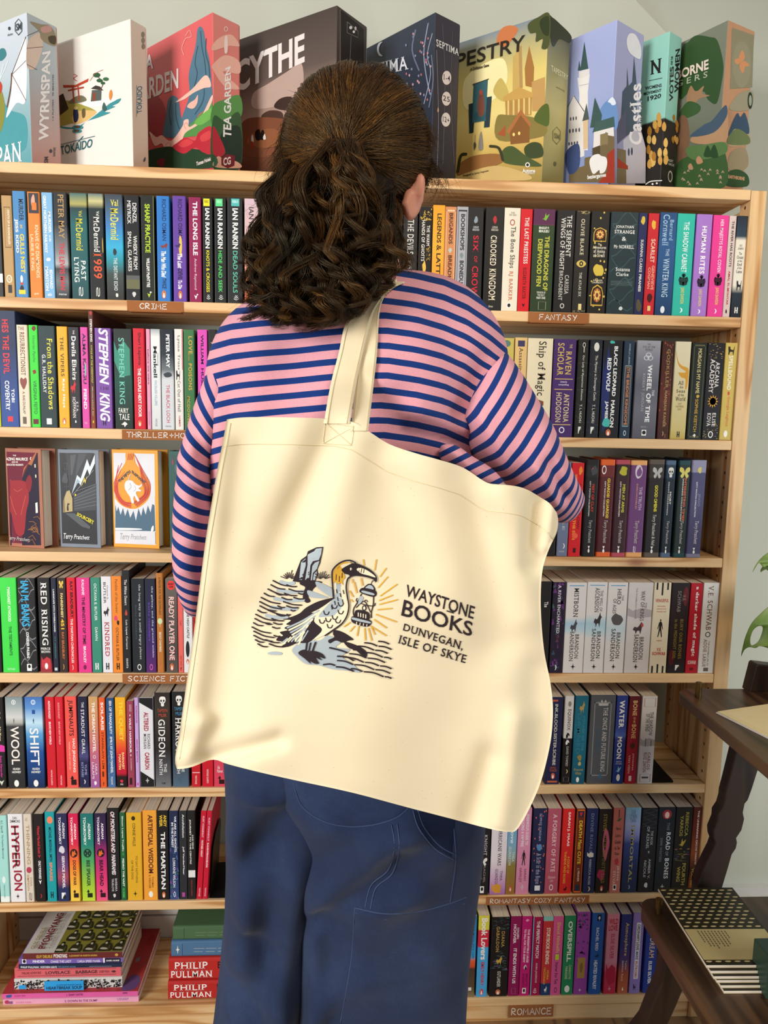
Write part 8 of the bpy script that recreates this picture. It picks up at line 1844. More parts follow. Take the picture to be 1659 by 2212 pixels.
    for sx, sh, el, wr in ((1, (985, 740), (1188, 1055), (1130, 1020)), (-1, (560, 770), (420, 1250), (462, 1258))):
        a = add(W3(sh[0], sh[1], PY), .05, s3)
        b = add(W3(el[0], el[1], PY - .0), .034, a)
        c = add(W3(wr[0], wr[1], PY + .20), .022, b)
        h1 = add(np.array(J[c]) + org + np.array([-.012 * sx, .035, .01]), .022, c)
        hp = np.array(J[h1]) + org
        for k in range(4):
            b1 = add(hp + np.array([(-.022 + .0145 * k) * 1, .035, .006 - .002 * abs(k - 1.5)]), .0088, h1)
            b2 = add(hp + np.array([(-.024 + .016 * k) * 1, .062 + .004 * (1.5 - abs(k - 1.5)), -.002]), .0078, b1)
            add(hp + np.array([(-.024 + .016 * k) * 1, .078 + .005 * (1.5 - abs(k - 1.5)), -.018]), .0068, b2)
        t1 = add(hp + np.array([-.03 * sx, .008, -.004]), .0095, h1)
        add(hp + np.array([-.042 * sx, .036, -.012]), .008, t1)
    for sx, hx, kx, ax in ((1, 860, 850, 838), (-1, 640, 590, 560)):
        a = add(W3(hx, 1720, PY + .03), .062, p0)
        b = add(W3(kx, 2330, PY + .02), .045, a)
        q = W3(ax, 3050, PY)
        c = add((q[0], PY, .08), .036, b)
        add((q[0], PY + .10, .035), .034, c)
    me = bpy.data.meshes.new('body')
    me.from_pydata([tuple(j) for j in J], E, [])
    ob = bpy.data.objects.new('body', me)
    C.objects.link(ob)
    sk = ob.modifiers.new('skin', 'SKIN')
    for i, v in enumerate(me.skin_vertices[0].data):
        v.radius = (Rr[i], Rr[i])
        v.use_root = i == 0
    ob.modifiers.new('smooth', 'SUBSURF').levels = 1
    dg = bpy.context.evaluated_depsgraph_get()
    dg.update()
    bm = bmesh.new()
    tmp = ob.evaluated_get(dg).to_mesh()
    bm.from_mesh(tmp)
    ob.evaluated_get(dg).to_mesh_clear()
    bpy.data.objects.remove(ob)
    hc = np.array([.014, PY + .004, 1.684]) - org
    def ball(c, r, sc=(1, 1, 1)):
        m = Matrix.Translation(Vector(c)) @ Matrix.Diagonal((sc[0], sc[1], sc[2], 1))
        bmesh.ops.create_uvsphere(bm, u_segments=20, v_segments=12, radius=r, matrix=m)
    ball(hc, .1, (.76, .82, .84))                       # skull
    ball(hc + np.array([0, .03, -.075]), .06, (.92, 1.0, 1.0))   # jaw
    ball(hc + np.array([0, .108, -.03]), .014, (.8, 1.2, 1.4))    # nose
    ball(hc + np.array([0, .092, -.072]), .014, (1.6, .6, .5))    # lips
    for sx in (-1, 1):
        ball(hc + np.array([sx * .03, .085, .0]), .013)           # eyes in their lids
    ear = [(882, 462), (876, 442), (882, 420), (892, 396), (902, 380), (909, 384), (909, 404), (906, 428), (899, 450), (888, 468)]
    ye = PY - .055
    for a, b in resample(ear + ear[:1], 30):
        ball(U(a, b, ye + .012 * math.sin(a * .1)) - org, .0062)
    for a, b in resample([(884, 455), (888, 435), (896, 408), (902, 395)], 8):
        ball(U(a, b, ye + .008) - org, .0085, (.7, .8, 1))
    lc = U(600, 430, PY) - org
    ball((hc[0] - .082, hc[1] + .012, hc[2] - .03), .02, (.4, .9, 1.5))
    body = from_bm('body', bm, None, root)
    rm = body.modifiers.new('join', 'REMESH')
    rm.mode = 'VOXEL'
    rm.voxel_size = .0042
    smo = body.modifiers.new('soften', 'SMOOTH')
    smo.iterations = 3
    dg = bpy.context.evaluated_depsgraph_get()
    dg.update()
    new = bpy.data.meshes.new_from_object(body.evaluated_get(dg))
    body.modifiers.clear()
    old = body.data
    body.data = new
    bpy.data.meshes.remove(old)
    new.name = 'body'
    skin = nodes_mat('skin', lambda nt, b: nt.links.new(ramp_noise(nt, 'c98468', 'd29078'), b.inputs['Base Color']), Roughness=.5, Subsurface_Weight=.15)
    b_ = skin.node_tree.nodes['Principled BSDF']
    b_.inputs['Subsurface Radius'].default_value = (.01, .004, .002)
    new.materials.clear()
    new.materials.append(skin)
    new.polygons.foreach_set('use_smooth', [True] * len(new.polygons))
    for sx in (-1, 1):
        bme = bmesh.new()
        bmesh.ops.create_uvsphere(bme, u_segments=12, v_segments=8, radius=.0105, matrix=Matrix.Translation(Vector(hc + np.array([sx * .03, .0885, .0]))))
        from_bm('eye', bme, mat('e9e4de', .2), root, True)
    for sx, ax in ((1, 838), (-1, 560)):
        q = U(ax, 3050, PY)
        bms = box_bm(q[0] - .045 - org[0], q[0] + .045 - org[0], -.10, .17, 0.0, .075, .02, 3)
        from_bm('shoe', bms, mat('2a2624', .6), root, True)
    return root, org, bv_shirt, hc + org

# ------------------------------------------------------------------ hair
def hair(root, org, hc):
    r = np.random.default_rng(12)
    hcol = nodes_mat('brown_hair', lambda nt, b: None, Roughness=.46, Specular_IOR_Level=.42)
    nt = hcol.node_tree
    b = nt.nodes['Principled BSDF']
    at = N(nt, 'ShaderNodeAttribute', attribute_name='tone')
    rp = ramp(nt, [(0.0, '180f0a'), (0.4, '33200f'), (0.75, '6a441b'), (1.0, 'a87430')])
    nt.links.new(at.outputs['Fac'], rp.inputs[0])
    nt.links.new(rp.outputs[0], b.inputs['Base Color'])
    b.inputs['Specular Tint'].default_value = (1.0, .82, .5, 1)
    dark = mat('1d120c', .7, .2)
    ec = hc.copy()
    er = np.array([.087, .093, .094])
    # the mass beneath the strands
    bm = bmesh.new()
    bmesh.ops.create_uvsphere(bm, u_segments=40, v_segments=24, radius=1.0, matrix=Matrix.Translation(Vector(ec - org)) @ Matrix.Diagonal((*(er * .965), 1)))
    keep = [v for v in bm.verts if v.co.z < (hc - org)[2] - .035 and v.co.y > -.045]
    bmesh.ops.delete(bm, geom=keep, context='VERTS')
    for f in bm.faces: f.smooth = True
    h = from_bm('hair', bm, dark, root)
    Rm = [((700, 318), (800, 318), PY - .075, .02, .05), ((648, 370), (858, 360), PY - .05, .04, .06), ((635, 440), (850, 440), PY - .045, .052, .06), ((618, 510), (846, 510), PY - .06, .06, .06), ((592, 570), (838, 565), PY - .07, .062, .06), ((566, 625), (826, 610), PY - .085, .055, .055), ((568, 670), (790, 650), PY - .098, .042, .05), ((590, 684), (752, 670), PY - .102, .022, .04), ((620, 692), (720, 684), PY - .105, .010, .03)]
    Vm, Fm, *_ = loft(Rm, 48, 5, 2.2)
    Vm += (vnoise(Vm, 26, 2.0) * .010)[:, None] * np.array([.6, -1, 0])
    mesh_obj('hair_mass', Vm - org, Fm, dark, h, True)
    strands, tones, radii = [], [], []
    kd = U(738, 306, PY - .10) - ec
    kd = kd / er
    kd /= np.linalg.norm(kd)
    # combed crown: from the hairline over the skull to the gathering point
    nC = 0
    while nC < 7500:
        d = r.normal(size=3)
        d /= np.linalg.norm(d)
        ang = math.acos(np.clip(d @ kd, -1, 1))
        if ang < .5 or ang > 2.35 or d[2] < -.42 or (d[2] < -.1 and d[1] < -.55):
            continue
        m = 13
        t = np.linspace(0, 1, m)
        lock = math.floor(math.atan2(d[2], d[0]) * 9)
        lr = np.random.default_rng(abs(lock) + 100)
        lift = .02 + .07 * lr.random()
        wob = lr.normal(0, .07, 3) + r.normal(0, .035, 3)
        om = ang
        P = []
        for q in t:
            v = (math.sin((1 - q) * om) * d + math.sin(q * om) * kd) / math.sin(om)
            v = v + wob * math.sin(math.pi * q) + np.array([0, 0, -.16 * (1 - abs(d[2])) * (1 if d[2] < .5 else 0)]) * math.sin(math.pi * q)
            v /= np.linalg.norm(v)
            rad = 1.0 + lift * math.sin(math.pi * q) + .022 * math.sin(8 * q + lock * 1.7) * (1 - q) + (.02 + .03 * r.random() * 0) * q ** 3 + r.normal(0, .006)
            P.append(ec + er * v * rad)
        strands.append(np.array(P))
        tones.append(np.clip(r.normal(.46, .13) + .06 * lr.normal(), 0, 1))  # crown toned lighter than the lower locks: golden top light painted in
        radii.append(.00030)
        nC += 1
    # short tail ends springing from the gathering point
    EY = ([535, 560, 600, 660, 720, 765, 795, 820, 842], [640, 702, 726, 730, 724, 706, 670, 622, 570])
    def lockset(n_lock, per, rootf, endf, y0, y1, curl, tone0):
        for L in range(n_lock):
            a = rootf()
            e = endf()
            dep0 = y0 + r.random() * .03
            dep1 = y1 + r.random() * .035
            p0 = U(a[0], a[1], PY + dep0)
            p1 = U(e[0], e[1], PY + dep1)
            m = 26
            t = np.linspace(0, 1, m)
            side = (e[0] - 715) / 150
            turns = curl * (1.3 + 1.3 * r.random())
            ph = r.random() * 6.28
            amp = (.007 + .012 * r.random())
            base = p0[None] * (1 - t)[:, None] + p1[None] * t[:, None]
            base[:, 0] += side * (.009 if side < 0 else .004) * np.sin(math.pi * t) + r.normal(0, .006) * np.sin(2 * math.pi * t)
            base[:, 1] -= (.022 + .02 * r.random()) * np.sin(math.pi * t * .9)
            grow = t ** .8
            hx = np.cos(ph + turns * 2 * math.pi * t ** 1.2) * amp * grow
            hy = np.sin(ph + turns * 2 * math.pi * t ** 1.2) * amp * grow
            guide = base + np.stack([hx, hy, .25 * hx], 1)
            # the tip curls up on itself
            tip = np.clip((t - .8) / .2, 0, 1)
            guide[:, 2] += tip ** 2 * (.012 + .012 * r.random())
            guide[:, 0] += np.sin(tip * 3.0) * .008 * (1 if r.random() < .5 else -1)
            rad = .0034 + .0034 * r.random()
            tn = tone0 + r.normal(0, .2)
            for s in range(int(per * 1.9)):
                ang = r.random() * 6.28
                rr = rad * math.sqrt(r.random())
                w = 1.0 - .55 * t + .35 * np.sin(math.pi * t)
                off = np.stack([np.cos(ang + 1.2 * t) * rr * w, np.sin(ang + 1.2 * t) * rr * w, 0 * t], 1)
                wig = np.cumsum(r.normal(0, .00028, (m, 3)), axis=0)
                k = m if r.random() < .7 else int(m * (.75 + .25 * r.random()))
                strands.append((guide + off + wig)[:k])
                tones.append(np.clip(tn + r.normal(0, .10), 0, 1))
                radii.append(.00030)
    def end_any():
        x = r.uniform(548, 832)
        return (x, np.interp(x, *EY) + 8 - r.uniform(0, 100) * r.random() ** 1.6)
    lockset(46, 30, lambda: (738 + r.normal(0, 22), 318 + r.normal(0, 10)), lambda: (r.uniform(610, 835), r.uniform(470, 640)), -.128, -.135, .9, .30)
    lockset(72, 28, lambda: (r.uniform(645, 850), r.uniform(370, 470)), end_any, -.100, -.135, 1.0, .20)
    lockset(52, 26, lambda: (r.uniform(640, 840), r.uniform(470, 560)), end_any, -.11, -.150, 1.1, .18)
    lockset(20, 22, lambda: (r.uniform(612, 660), r.uniform(330, 480)), lambda: (r.uniform(534, 590), r.uniform(560, 700)), -.06, -.115, 1.0, .2)
    lockset(14, 22, lambda: (r.uniform(830, 858), r.uniform(400, 500)), lambda: (r.uniform(785, 832), r.uniform(560, 680)), -.06, -.12, .9, .24)
    # side wisps by the ear and loose flyaways all round
    def wisp(a, b, n, spread, y, curl, tone):
        for _ in range(n):
            p0 = U(a[0] + r.normal(0, 5), a[1] + r.normal(0, 5), PY + y)
            p1 = U(b[0] + r.normal(0, spread), b[1] + r.normal(0, spread), PY + y - .01)
            t = np.linspace(0, 1, 18)
            ph = r.random() * 6.28
            c = curl * (.5 + r.random())
            P = p0[None] * (1 - t)[:, None] + p1[None] * t[:, None]
            P[:, 0] += np.sin(ph + 7 * t * (.6 + r.random())) * c * t
            P[:, 2] += np.cos(ph + 7 * t) * c * t
            strands.append(P)
            tones.append(np.clip(tone + r.normal(0, .15), 0, 1))
            radii.append(.00022)
    wisp((915, 330), (948, 395), 60, 14, -.02, .010, .4)
    wisp((920, 370), (962, 408), 26, 16, -.02, .012, .4)
    wisp((890, 230), (930, 320), 200, 11, -.03, .006, .45)
    wisp((618, 270), (598, 390), 200, 12, -.03, .007, .4)
    wisp((612, 400), (582, 480), 110, 20, -.05, .012, .35)
    wisp((590, 520), (538, 600), 46, 18, -.07, .012, .35)
    wisp((860, 520), (880, 590), 40, 16, -.07, .010, .4)
    for a in np.linspace(.2, math.pi - .2, 46):
        x, y = 768 + 158 * math.cos(a), 322 - 176 * math.sin(a)
        wisp((x, y + 6), (768 + 164 * math.cos(a + .22), 322 - 184 * math.sin(a + .22)), 5, 6, -.02, .003, .55)
    # strands as three-sided fibres in one mesh
    VV, FF, TT = [], [], []
    base = 0
    for P, tn, rd in zip(strands, tones, radii):
        qx, qy = pix(P)
        if ((qx > 874) & (qx < 914) & (qy > 384) & (qy < 500)).any() and rd > .0003:
            continue      # the ear stays free
        n = len(P)
        T = np.gradient(P, axis=0)
        T /= np.maximum(np.linalg.norm(T, axis=1), 1e-9)[:, None]
        A = np.cross(T, np.array([0.3, 1.0, .2]))
        A /= np.maximum(np.linalg.norm(A, axis=1), 1e-9)[:, None]
        B = np.cross(T, A)
        w = rd * np.minimum(1, np.linspace(2.2, .25, n))[:, None]
        R3 = np.stack([P + A * w, P + (-.5 * A + .866 * B) * w, P + (-.5 * A - .866 * B) * w], 1).reshape(-1, 3)
        VV.append(R3)
        i = np.arange(n - 1)[:, None] * 3 + base
        for j in range(3):
            k = (j + 1) % 3
            FF.append(np.concatenate([i + j, i + k, i + 3 + k, i + 3 + j], 1))
        TT.append(np.full(3 * n, tn))
        base += 3 * n
    V = np.concatenate(VV) - org
    F = np.concatenate(FF)
    me = bpy.data.meshes.new('hair_strands')
    me.vertices.add(len(V))
    me.vertices.foreach_set('co', V.astype(np.float32).ravel())
    me.loops.add(len(F) * 4)
    me.loops.foreach_set('vertex_index', F.astype(np.int32).ravel())
    me.polygons.add(len(F))
    me.polygons.foreach_set('loop_start', np.arange(len(F), dtype=np.int32) * 4)
    me.update(calc_edges=True)
    me.polygons.foreach_set('use_smooth', np.ones(len(F), dtype=bool))
    at = me.attributes.new('tone', 'FLOAT', 'POINT')
    at.data.foreach_set('value', np.concatenate(TT).astype(np.float32))
    link('hair_strands', me, hcol, h)
    print('hair verts', len(V))
# ------------------------------------------------------------------ the tote bag
BAG_Y = -0.795
B_TOP = [(490, 906), (520, 902), (560, 901), (640, 902), (702, 904), (735, 906), (768, 914), (800, 934), (842, 960), (900, 980), (950, 994), (1000, 1010), (1040, 1036), (1062, 1046), (1100, 1049), (1135, 1056), (1170, 1076), (1188, 1088), (1203, 1108)]
B_RIGHT = [(1203, 1108), (1206, 1126), (1202, 1152), (1186, 1186), (1172, 1230), (1168, 1290), (1170, 1350), (1176, 1410), (1188, 1470), (1194, 1520), (1193, 1570), (1186, 1620), (1168, 1690), (1142, 1750), (1120, 1788), (1110, 1797)]
B_BOT = [(383, 1662), (410, 1658), (432, 1650), (452, 1642), (470, 1642), (490, 1650), (560, 1668), (640, 1686), (760, 1712), (880, 1744), (980, 1770), (1040, 1786), (1085, 1796), (1110, 1797)]
B_LEFT = [(490, 906), (482, 950), (470, 1010), (458, 1080), (445, 1160), (432, 1260), (418, 1370), (402, 1480), (388, 1580), (378, 1640), (383, 1662)]
BAG_FOLDS = [(715, 930, 590, 1200, 34, -.010), (650, 930, 520, 1250, 40, .010), (770, 950, 700, 1200, 40, .010), (830, 975, 900, 1220, 44, -.007), (920, 1000, 1010, 1330, 50, .008), (1010, 1040, 1080, 1380, 40, -.009), (1090, 1070, 1140, 1330, 28, .008), (1165, 1090, 1150, 1220, 16, -.010), (1190, 1100, 1180, 1180, 10, .008), (480, 960, 410, 1560, 22, .010), (540, 1150, 470, 1600, 40, -.006), (640, 1500, 560, 1640, 60, .007), (860, 1300, 780, 1680, 80, .008), (1000, 1450, 980, 1740, 60, -.006), (1120, 1560, 1080, 1780, 22, .010), (1060, 1640, 1020, 1770, 24, -.008), (1160, 1450, 1150, 1640, 26, -.008), (455, 1640, 600, 1600, 14, -.010), (400, 1640, 440, 1560, 16, .009), (860, 1000, 1180, 1120, 30, .004), (640, 960, 480, 960, 10, .0)]
def bag_depth(px, py):
    px, py = np.asarray(px, float), np.asarray(py, float)
    y = np.full(px.shape, BAG_Y)
    y = y + .010 * ((px - 780) / 400) ** 2 - .012 * np.exp(-((px - 760) / 300) ** 2 - ((py - 1600) / 240) ** 2)
    y = y - .004 * np.exp(-((px - 700) / 200) ** 2 - ((py - 1300) / 200) ** 2)
    y = y + .012 * np.clip((px - 1080) / 120, 0, 1) ** 2 + .006 * np.clip((470 - px) / 90, 0, 1) ** 2
    y = y - 1.15 * folds(px, py, BAG_FOLDS)
    y = y + .0010 * np.sin(px * .021 + py * .013) * np.sin(py * .017 - px * .008)
    return y

def bag_pt(px, py, off=0.0):
    ys = np.atleast_1d(bag_depth(px, py))
    return np.array([U(a, b, y) - ray(a, b) * off for a, b, y in zip(np.atleast_1d(px), np.atleast_1d(py), ys)])

def cut_fine(pts, faces, step):
    """cut flat polygons into small pieces so that they can follow the cloth"""
    bm = bmesh.new()
    vs = [bm.verts.new((p[0], p[1], 0)) for p in pts]
    for f in faces:
        try: bm.faces.new([vs[i] for i in f])
        except ValueError: pass
    A = np.array(pts)
    lo, hi = A.min(0), A.max(0)
    for ax in (0, 1):
        k = math.ceil(lo[ax] / step) * step
        while k < hi[ax]:
            co = [0, 0, 0]; no = [0, 0, 0]
            co[ax] = k; no[ax] = 1
            bmesh.ops.bisect_plane(bm, geom=bm.verts[:] + bm.edges[:] + bm.faces[:], dist=1e-5, plane_co=co, plane_no=no)
            k += step
    bm.verts.index_update()
    P = [(v.co.x, v.co.y) for v in bm.verts]
    F = [tuple(v.index for v in f.verts) for f in bm.faces]
    bm.free()
    return P, F

class BagPrint(Print):
    def _put(self, pts, col, faces):
        if faces is None:
            faces = tessellate_polygon([[Vector((float(p[0]), float(p[1]), 0)) for p in pts]])
        A = np.array(pts, float)
        out = []
        for f in faces:
            a, b, c = A[f[0]], A[f[1]], A[f[2]]
            s = (b[0] - a[0]) * (c[1] - a[1]) - (b[1] - a[1]) * (c[0] - a[0])
            if abs(s) > 1e-9: out.append(tuple(f) if s > 0 else tuple(f)[::-1])
        if not out: return
        P, F = cut_fine(pts, out, 14.0)
        Print._put(self, P, col, F)

def bag_texts():
    for s, st in (('WAYSTONE', ''), ('BOOKS', ''), ('DUNVEGAN,', 's'), ('ISLE OF SKYE', 's')):
        want(s, st)

def tote_bag(bv_shirt):
    def build(nt, b):
        L = nt.links.new
        tc = N(nt, 'ShaderNodeTexCoord')
        n = N(nt, 'ShaderNodeTexNoise', i_Scale=6.0, i_Detail=3.0)
        L(tc.outputs['Object'], n.inputs['Vector'])
        r = ramp(nt, [(0.3, 'decfae'), (0.7, 'e6d8b8')])
        L(n.outputs['Fac'], r.inputs[0])
        v = N(nt, 'ShaderNodeTexVoronoi', i_Scale=85.0)
        L(tc.outputs['Object'], v.inputs['Vector'])
        r2 = ramp(nt, [(0.0, 1.0), (0.045, 0.6), (0.075, 0.0)])
        L(v.outputs['Distance'], r2.inputs[0])
        mx = N(nt, 'ShaderNodeMix', data_type='RGBA')
        ml = N(nt, 'ShaderNodeMath', operation='MULTIPLY', i_1=.35)
        L(r2.outputs[0], ml.inputs[0])
        L(ml.outputs[0], mx.inputs[0])
        L(r.outputs[0], mx.inputs[6])
        mx.inputs[7].default_value = lin('9a7a4c')
        L(mx.outputs[2], b.inputs['Base Color'])
        w = N(nt, 'ShaderNodeTexNoise', i_Scale=700.0, i_Detail=2.0)
        L(tc.outputs['Object'], w.inputs['Vector'])
        bp = N(nt, 'ShaderNodeBump', i_Strength=.12, i_Distance=.0005)
        L(w.outputs['Fac'], bp.inputs['Height'])
        L(bp.outputs[0], b.inputs['Normal'])
    canvas = nodes_mat('unbleached_cotton', build, Roughness=.92, Specular_IOR_Level=.15, Sheen_Weight=.15)
    c = U(780, 1300, BAG_Y)
    org = np.array([c[0], BAG_Y, c[2]])
    root = thing('tote_bag', check_label('cream cotton tote bag printed with a seabird holding a lantern, hanging from the shoulder'), 'bag', tuple(org))
    n = 110
    T_, B_ = resample(catmull(B_TOP, False, 4), n), resample(catmull(B_BOT, False, 4), n)
    L_, R_ = resample(catmull(B_LEFT, False, 4), n), resample(catmull(B_RIGHT, False, 4), n)
    u = np.linspace(0, 1, n)
    G = np.zeros((n, n, 2))
    for j, v in enumerate(u):
        G[j] = (1 - v) * T_ + v * B_ + (1 - u)[:, None] * L_[j] + u[:, None] * R_[j] - ((1 - u)[:, None] * (1 - v) * T_[0] + u[:, None] * (1 - v) * T_[-1] + (1 - u)[:, None] * v * B_[0] + u[:, None] * v * B_[-1])
    front = bag_pt(G[..., 0].ravel(), G[..., 1].ravel())
    # back panel: same outline a little nearer the body, sides and base closed, mouth open
    uu, vv = np.meshgrid(u, u)
    gap = (.004 + .020 * np.sin(np.pi * np.clip(uu, 0, 1)) ** .7 * np.clip(.25 + vv, 0, 1) * np.sqrt(np.clip(1 - vv, 0, 1) + .0)).ravel()
    gap = np.where((uu.ravel() == 0) | (uu.ravel() == 1) | (vv.ravel() == 1), 0.0015, gap)
    back = front + np.array([0, 1.0, 0]) * gap[:, None]
    V = np.concatenate([front, back])
    N2 = n * n
    F = []
    for j in range(n - 1):
        for i in range(n - 1):
            a, b, c2, d = j * n + i, j * n + i + 1, (j + 1) * n + i + 1, (j + 1) * n + i
            F.append((d, c2, b, a))
            F.append((N2 + a, N2 + b, N2 + c2, N2 + d))
    rim = [j * n for j in range(n)] + [(n - 1) * n + i for i in range(1, n)] + [(n - 1 - j) * n + n - 1 for j in range(1, n)]
    for a, b in zip(rim[:-1], rim[1:]):
        F.append((a, b, N2 + b, N2 + a))
    # a turned hem thickens the mouth
    body = mesh_obj('body', V - org, F, canvas, root, True)
    thread = mat('e2d3ab', .9, .1)
    def stitch(pts, off=.0002, r=.0004):
        P = resample(pts, max(8, int(np.linalg.norm(np.diff(np.array(pts, float), axis=0), axis=1).sum() / 9)))
        tube('stitching', list(bag_pt(P[:, 0], P[:, 1], off) - org), [r] * len(P), thread, root, 5)
    hem = np.array(B_TOP) + np.array([0, 58]) + np.array([[-6 * (1 - k / 18.0) - 8 * (k / 18.0), 0] for k in range(19)])
    stitch([tuple(p) for p in hem])
    stitch([(702, 912), (765, 922), (760, 962), (698, 958), (702, 912)])
    stitch([(702, 912), (760, 962)])
    stitch([(765, 922), (698, 958)])
    # side seam line down the left
    stitch([(498, 914), (480, 1010), (455, 1160), (428, 1370), (398, 1580), (388, 1640)], .0004)
    # ---- handles
    S = 1.803
    cv = lambda pts: [(360 + x / S, 560 + y / S) for x, y in pts]
    def handle(name, left, right, lift):
        m = 44
        Lp, Rp = resample(catmull(cv(left), False, 4), m), resample(catmull(cv(right), False, 4), m)
        V = []
        W_ = 7
        for i in range(m):
            row = []
            for k in range(W_):
                q = Lp[i] + (Rp[i] - Lp[i]) * k / (W_ - 1)
                d = ray(*q)
                h = bv_shirt.ray_cast(Vector(CAM), Vector(d).normalized())
                ys = h[0].y if h[0] is not None else PY - .085
                tt = i / (m - 1)
                blend = np.clip(tt / .35, 0, 1)
                blend = blend * blend * (3 - 2 * blend)
                yb = float(bag_depth(q[0], max(q[1], 906))) - .0012
                y = yb * (1 - blend) + (min(ys, PY - .05) - lift) * blend
                row.append(U(q[0], q[1], y))
            V += row
        # over the shoulder and down the far side
        last = np.array(V[-W_:])
        for dy, dz in ((.03, .014), (.07, .016), (.115, -.004), (.155, -.06)):
            V += list(last + np.array([.01 * dy / .1, dy, dz]))
        mm = m + 4
        F = [(i * W_ + k, i * W_ + k + 1, (i + 1) * W_ + k + 1, (i + 1) * W_ + k) for i in range(mm - 1) for k in range(W_ - 1)]
        V = np.array(V)
        nv = len(V)
        V2 = np.concatenate([V, V + np.array([0, .0016, 0])])
        F2 = F + [tuple(nv + i for i in f[::-1]) for f in F]
        for i in range(mm - 1):
            for k in (0, W_ - 1):
                a, b = i * W_ + k, (i + 1) * W_ + k
                F2.append((a, b, nv + b, nv + a) if k == 0 else (b, a, nv + a, nv + b))
        o = mesh_obj(name, V2 - org, F2, canvas, root, True)
        for k in (1, W_ - 2):
            P = [(V[i * W_ + k] * .75 + V[i * W_ + (0 if k == 1 else W_ - 1)] * .25) - org + np.array([0, -.0006, 0]) for i in range(m)]
            tube('stitching', P, [.0004] * m, thread, o, 5)
    handle('handle', [(716, 668), (728, 560), (742, 420), (762, 300), (790, 200), (840, 130), (880, 92)], [(785, 668), (805, 500), (820, 361), (828, 220), (846, 150), (884, 112), (926, 92)], .0035)
    handle('handle', [(612, 640), (638, 490), (671, 361), (696, 252), (748, 195), (810, 148), (853, 92)], [(714, 640), (740, 480), (766, 361), (784, 288), (810, 200), (853, 132), (896, 90)], .0075)

    # ---- the print
    CP = (2.9625, 520, 1140)
    mp = lambda P, L: bag_pt(P[:, 0], -P[:, 1], .0007 + .00002 * L) - org
    INK, GREY, GOLD, CRM = '2d2327', 'a7b2b8', 'd8a63a', 'ecdfbf'
    def draw(name, items):
        pr = BagPrint(mp)
        art(pr, items, CP, root)
        pr.build(name, root, .8)
    r = random.Random(21)
    # sea on both sides
    it = []
    Lb = ([340, 430, 520, 630, 700, 745], [205, 135, 105, 68, 75, 100])
    Rb = ([340, 380, 430, 480, 540, 600, 660, 745], [330, 395, 410, 405, 330, 268, 236, 275])
    for y in range(350, 620, 54):
        x0, x1 = np.interp(y, *Lb) + 30, np.interp(y, *Rb)
        it.append(('s', GREY, 22, [(x0 + (x1 - x0) * .25, y - 4), (x0 + (x1 - x0) * .6, y + 8), (x1 - 8, y + 4)]))
    it += [('b', GREY, [(172, 800), (215, 792), (262, 800), (255, 814), (190, 812)]), ('b', GREY, [(480, 345), (530, 360), (590, 395), (588, 445), (540, 420), (490, 380)]), ('b', GREY, [(430, 400), (520, 430), (560, 448), (500, 450), (440, 440)])]
    for i, y in enumerate(range(338, 770, 27)):
        x0, x1 = np.interp(y, *Lb), np.interp(y, *Rb)
        x = x0 + r.random() * 12
        while x < x1 - 12:
            l = min(40 + 100 * r.random(), x1 - x)
            sl = .16 * (1 - (x - x0) / max(x1 - x0, 1)) + .05
            it.append(('s', INK, 8.5, [(x, y), (x + l * .5, y + l * sl + 4), (x + l, y + l * sl * 1.6)]))
            x += l + 13
    draw('sea_print', it)
    # rock, tufts and standing stone
    it = [('b', GREY, [(330, 775), (420, 715), (500, 722), (565, 690), (640, 730), (610, 765), (700, 780), (650, 825), (715, 870), (765, 925), (690, 915), (590, 905), (500, 880), (420, 872), (365, 830)]),
          ('b', INK, [(385, 345), (440, 338), (520, 346), (485, 372), (462, 395), (452, 420), (432, 440), (446, 470), (420, 480), (398, 452), (402, 410), (412, 380), (380, 362)]), ('b', INK, [(600, 655), (645, 665), (690, 690), (722, 716), (690, 722), (650, 735), (610, 722), (572, 740), (560, 720), (598, 700), (590, 680)]), ('b', INK, [(660, 728), (740, 752), (800, 788), (806, 826), (770, 812), (738, 786), (690, 768)]),
          ('p', INK, [(332, 342), (384, 206), (420, 180), (430, 150), (484, 125), (528, 122), (522, 160), (508, 225), (490, 268), (494, 300), (474, 346), (380, 350)]), ('p', GREY, [(374, 332), (386, 222), (414, 196), (416, 240), (402, 290), (392, 334)]), ('p', GREY, [(412, 334), (428, 236), (428, 172), (470, 150), (482, 134), (520, 130), (514, 170), (500, 206), (462, 214), (446, 240), (436, 334)]), ('p', GREY, [(448, 336), (458, 245), (474, 224), (504, 212), (488, 262), (462, 290), (456, 336)]), ('p', GREY, [(462, 334), (468, 296), (486, 276), (486, 302), (474, 336)])]
    for cx, cy in ((310, 330), (525, 330)):
        for a in np.linspace(-1.25, 1.25, 9):
            l = 34 + 26 * r.random()
            it.append(('l', INK, 5, [(cx + 16 * math.sin(a), cy - 12 * math.cos(a)), (cx + l * math.sin(a), cy - l * math.cos(a))]))
    for j, xl in enumerate((870, 790, 745, 720, 690, 640, 600, 700)):
        x = xl + 20 * r.random()
        while x < 930:
            l = min(50 + 80 * r.random(), 962 - x)
            y = 745 + 31 * j - .24 * (960 - x)
            it.append(('s', INK, 9, [(x, y), (x + l * .5, y + l * .06), (x + l, y + l * .26)]))
            x += l + 14
    for p in ([(612, 890), (660, 895), (720, 918)], [(570, 768), (640, 785), (680, 800)], [(620, 822), (680, 828), (720, 850)], [(530, 876), (570, 872), (600, 880)]):
        it.append(('s', INK, 10, p))
    draw('rock_print', it)
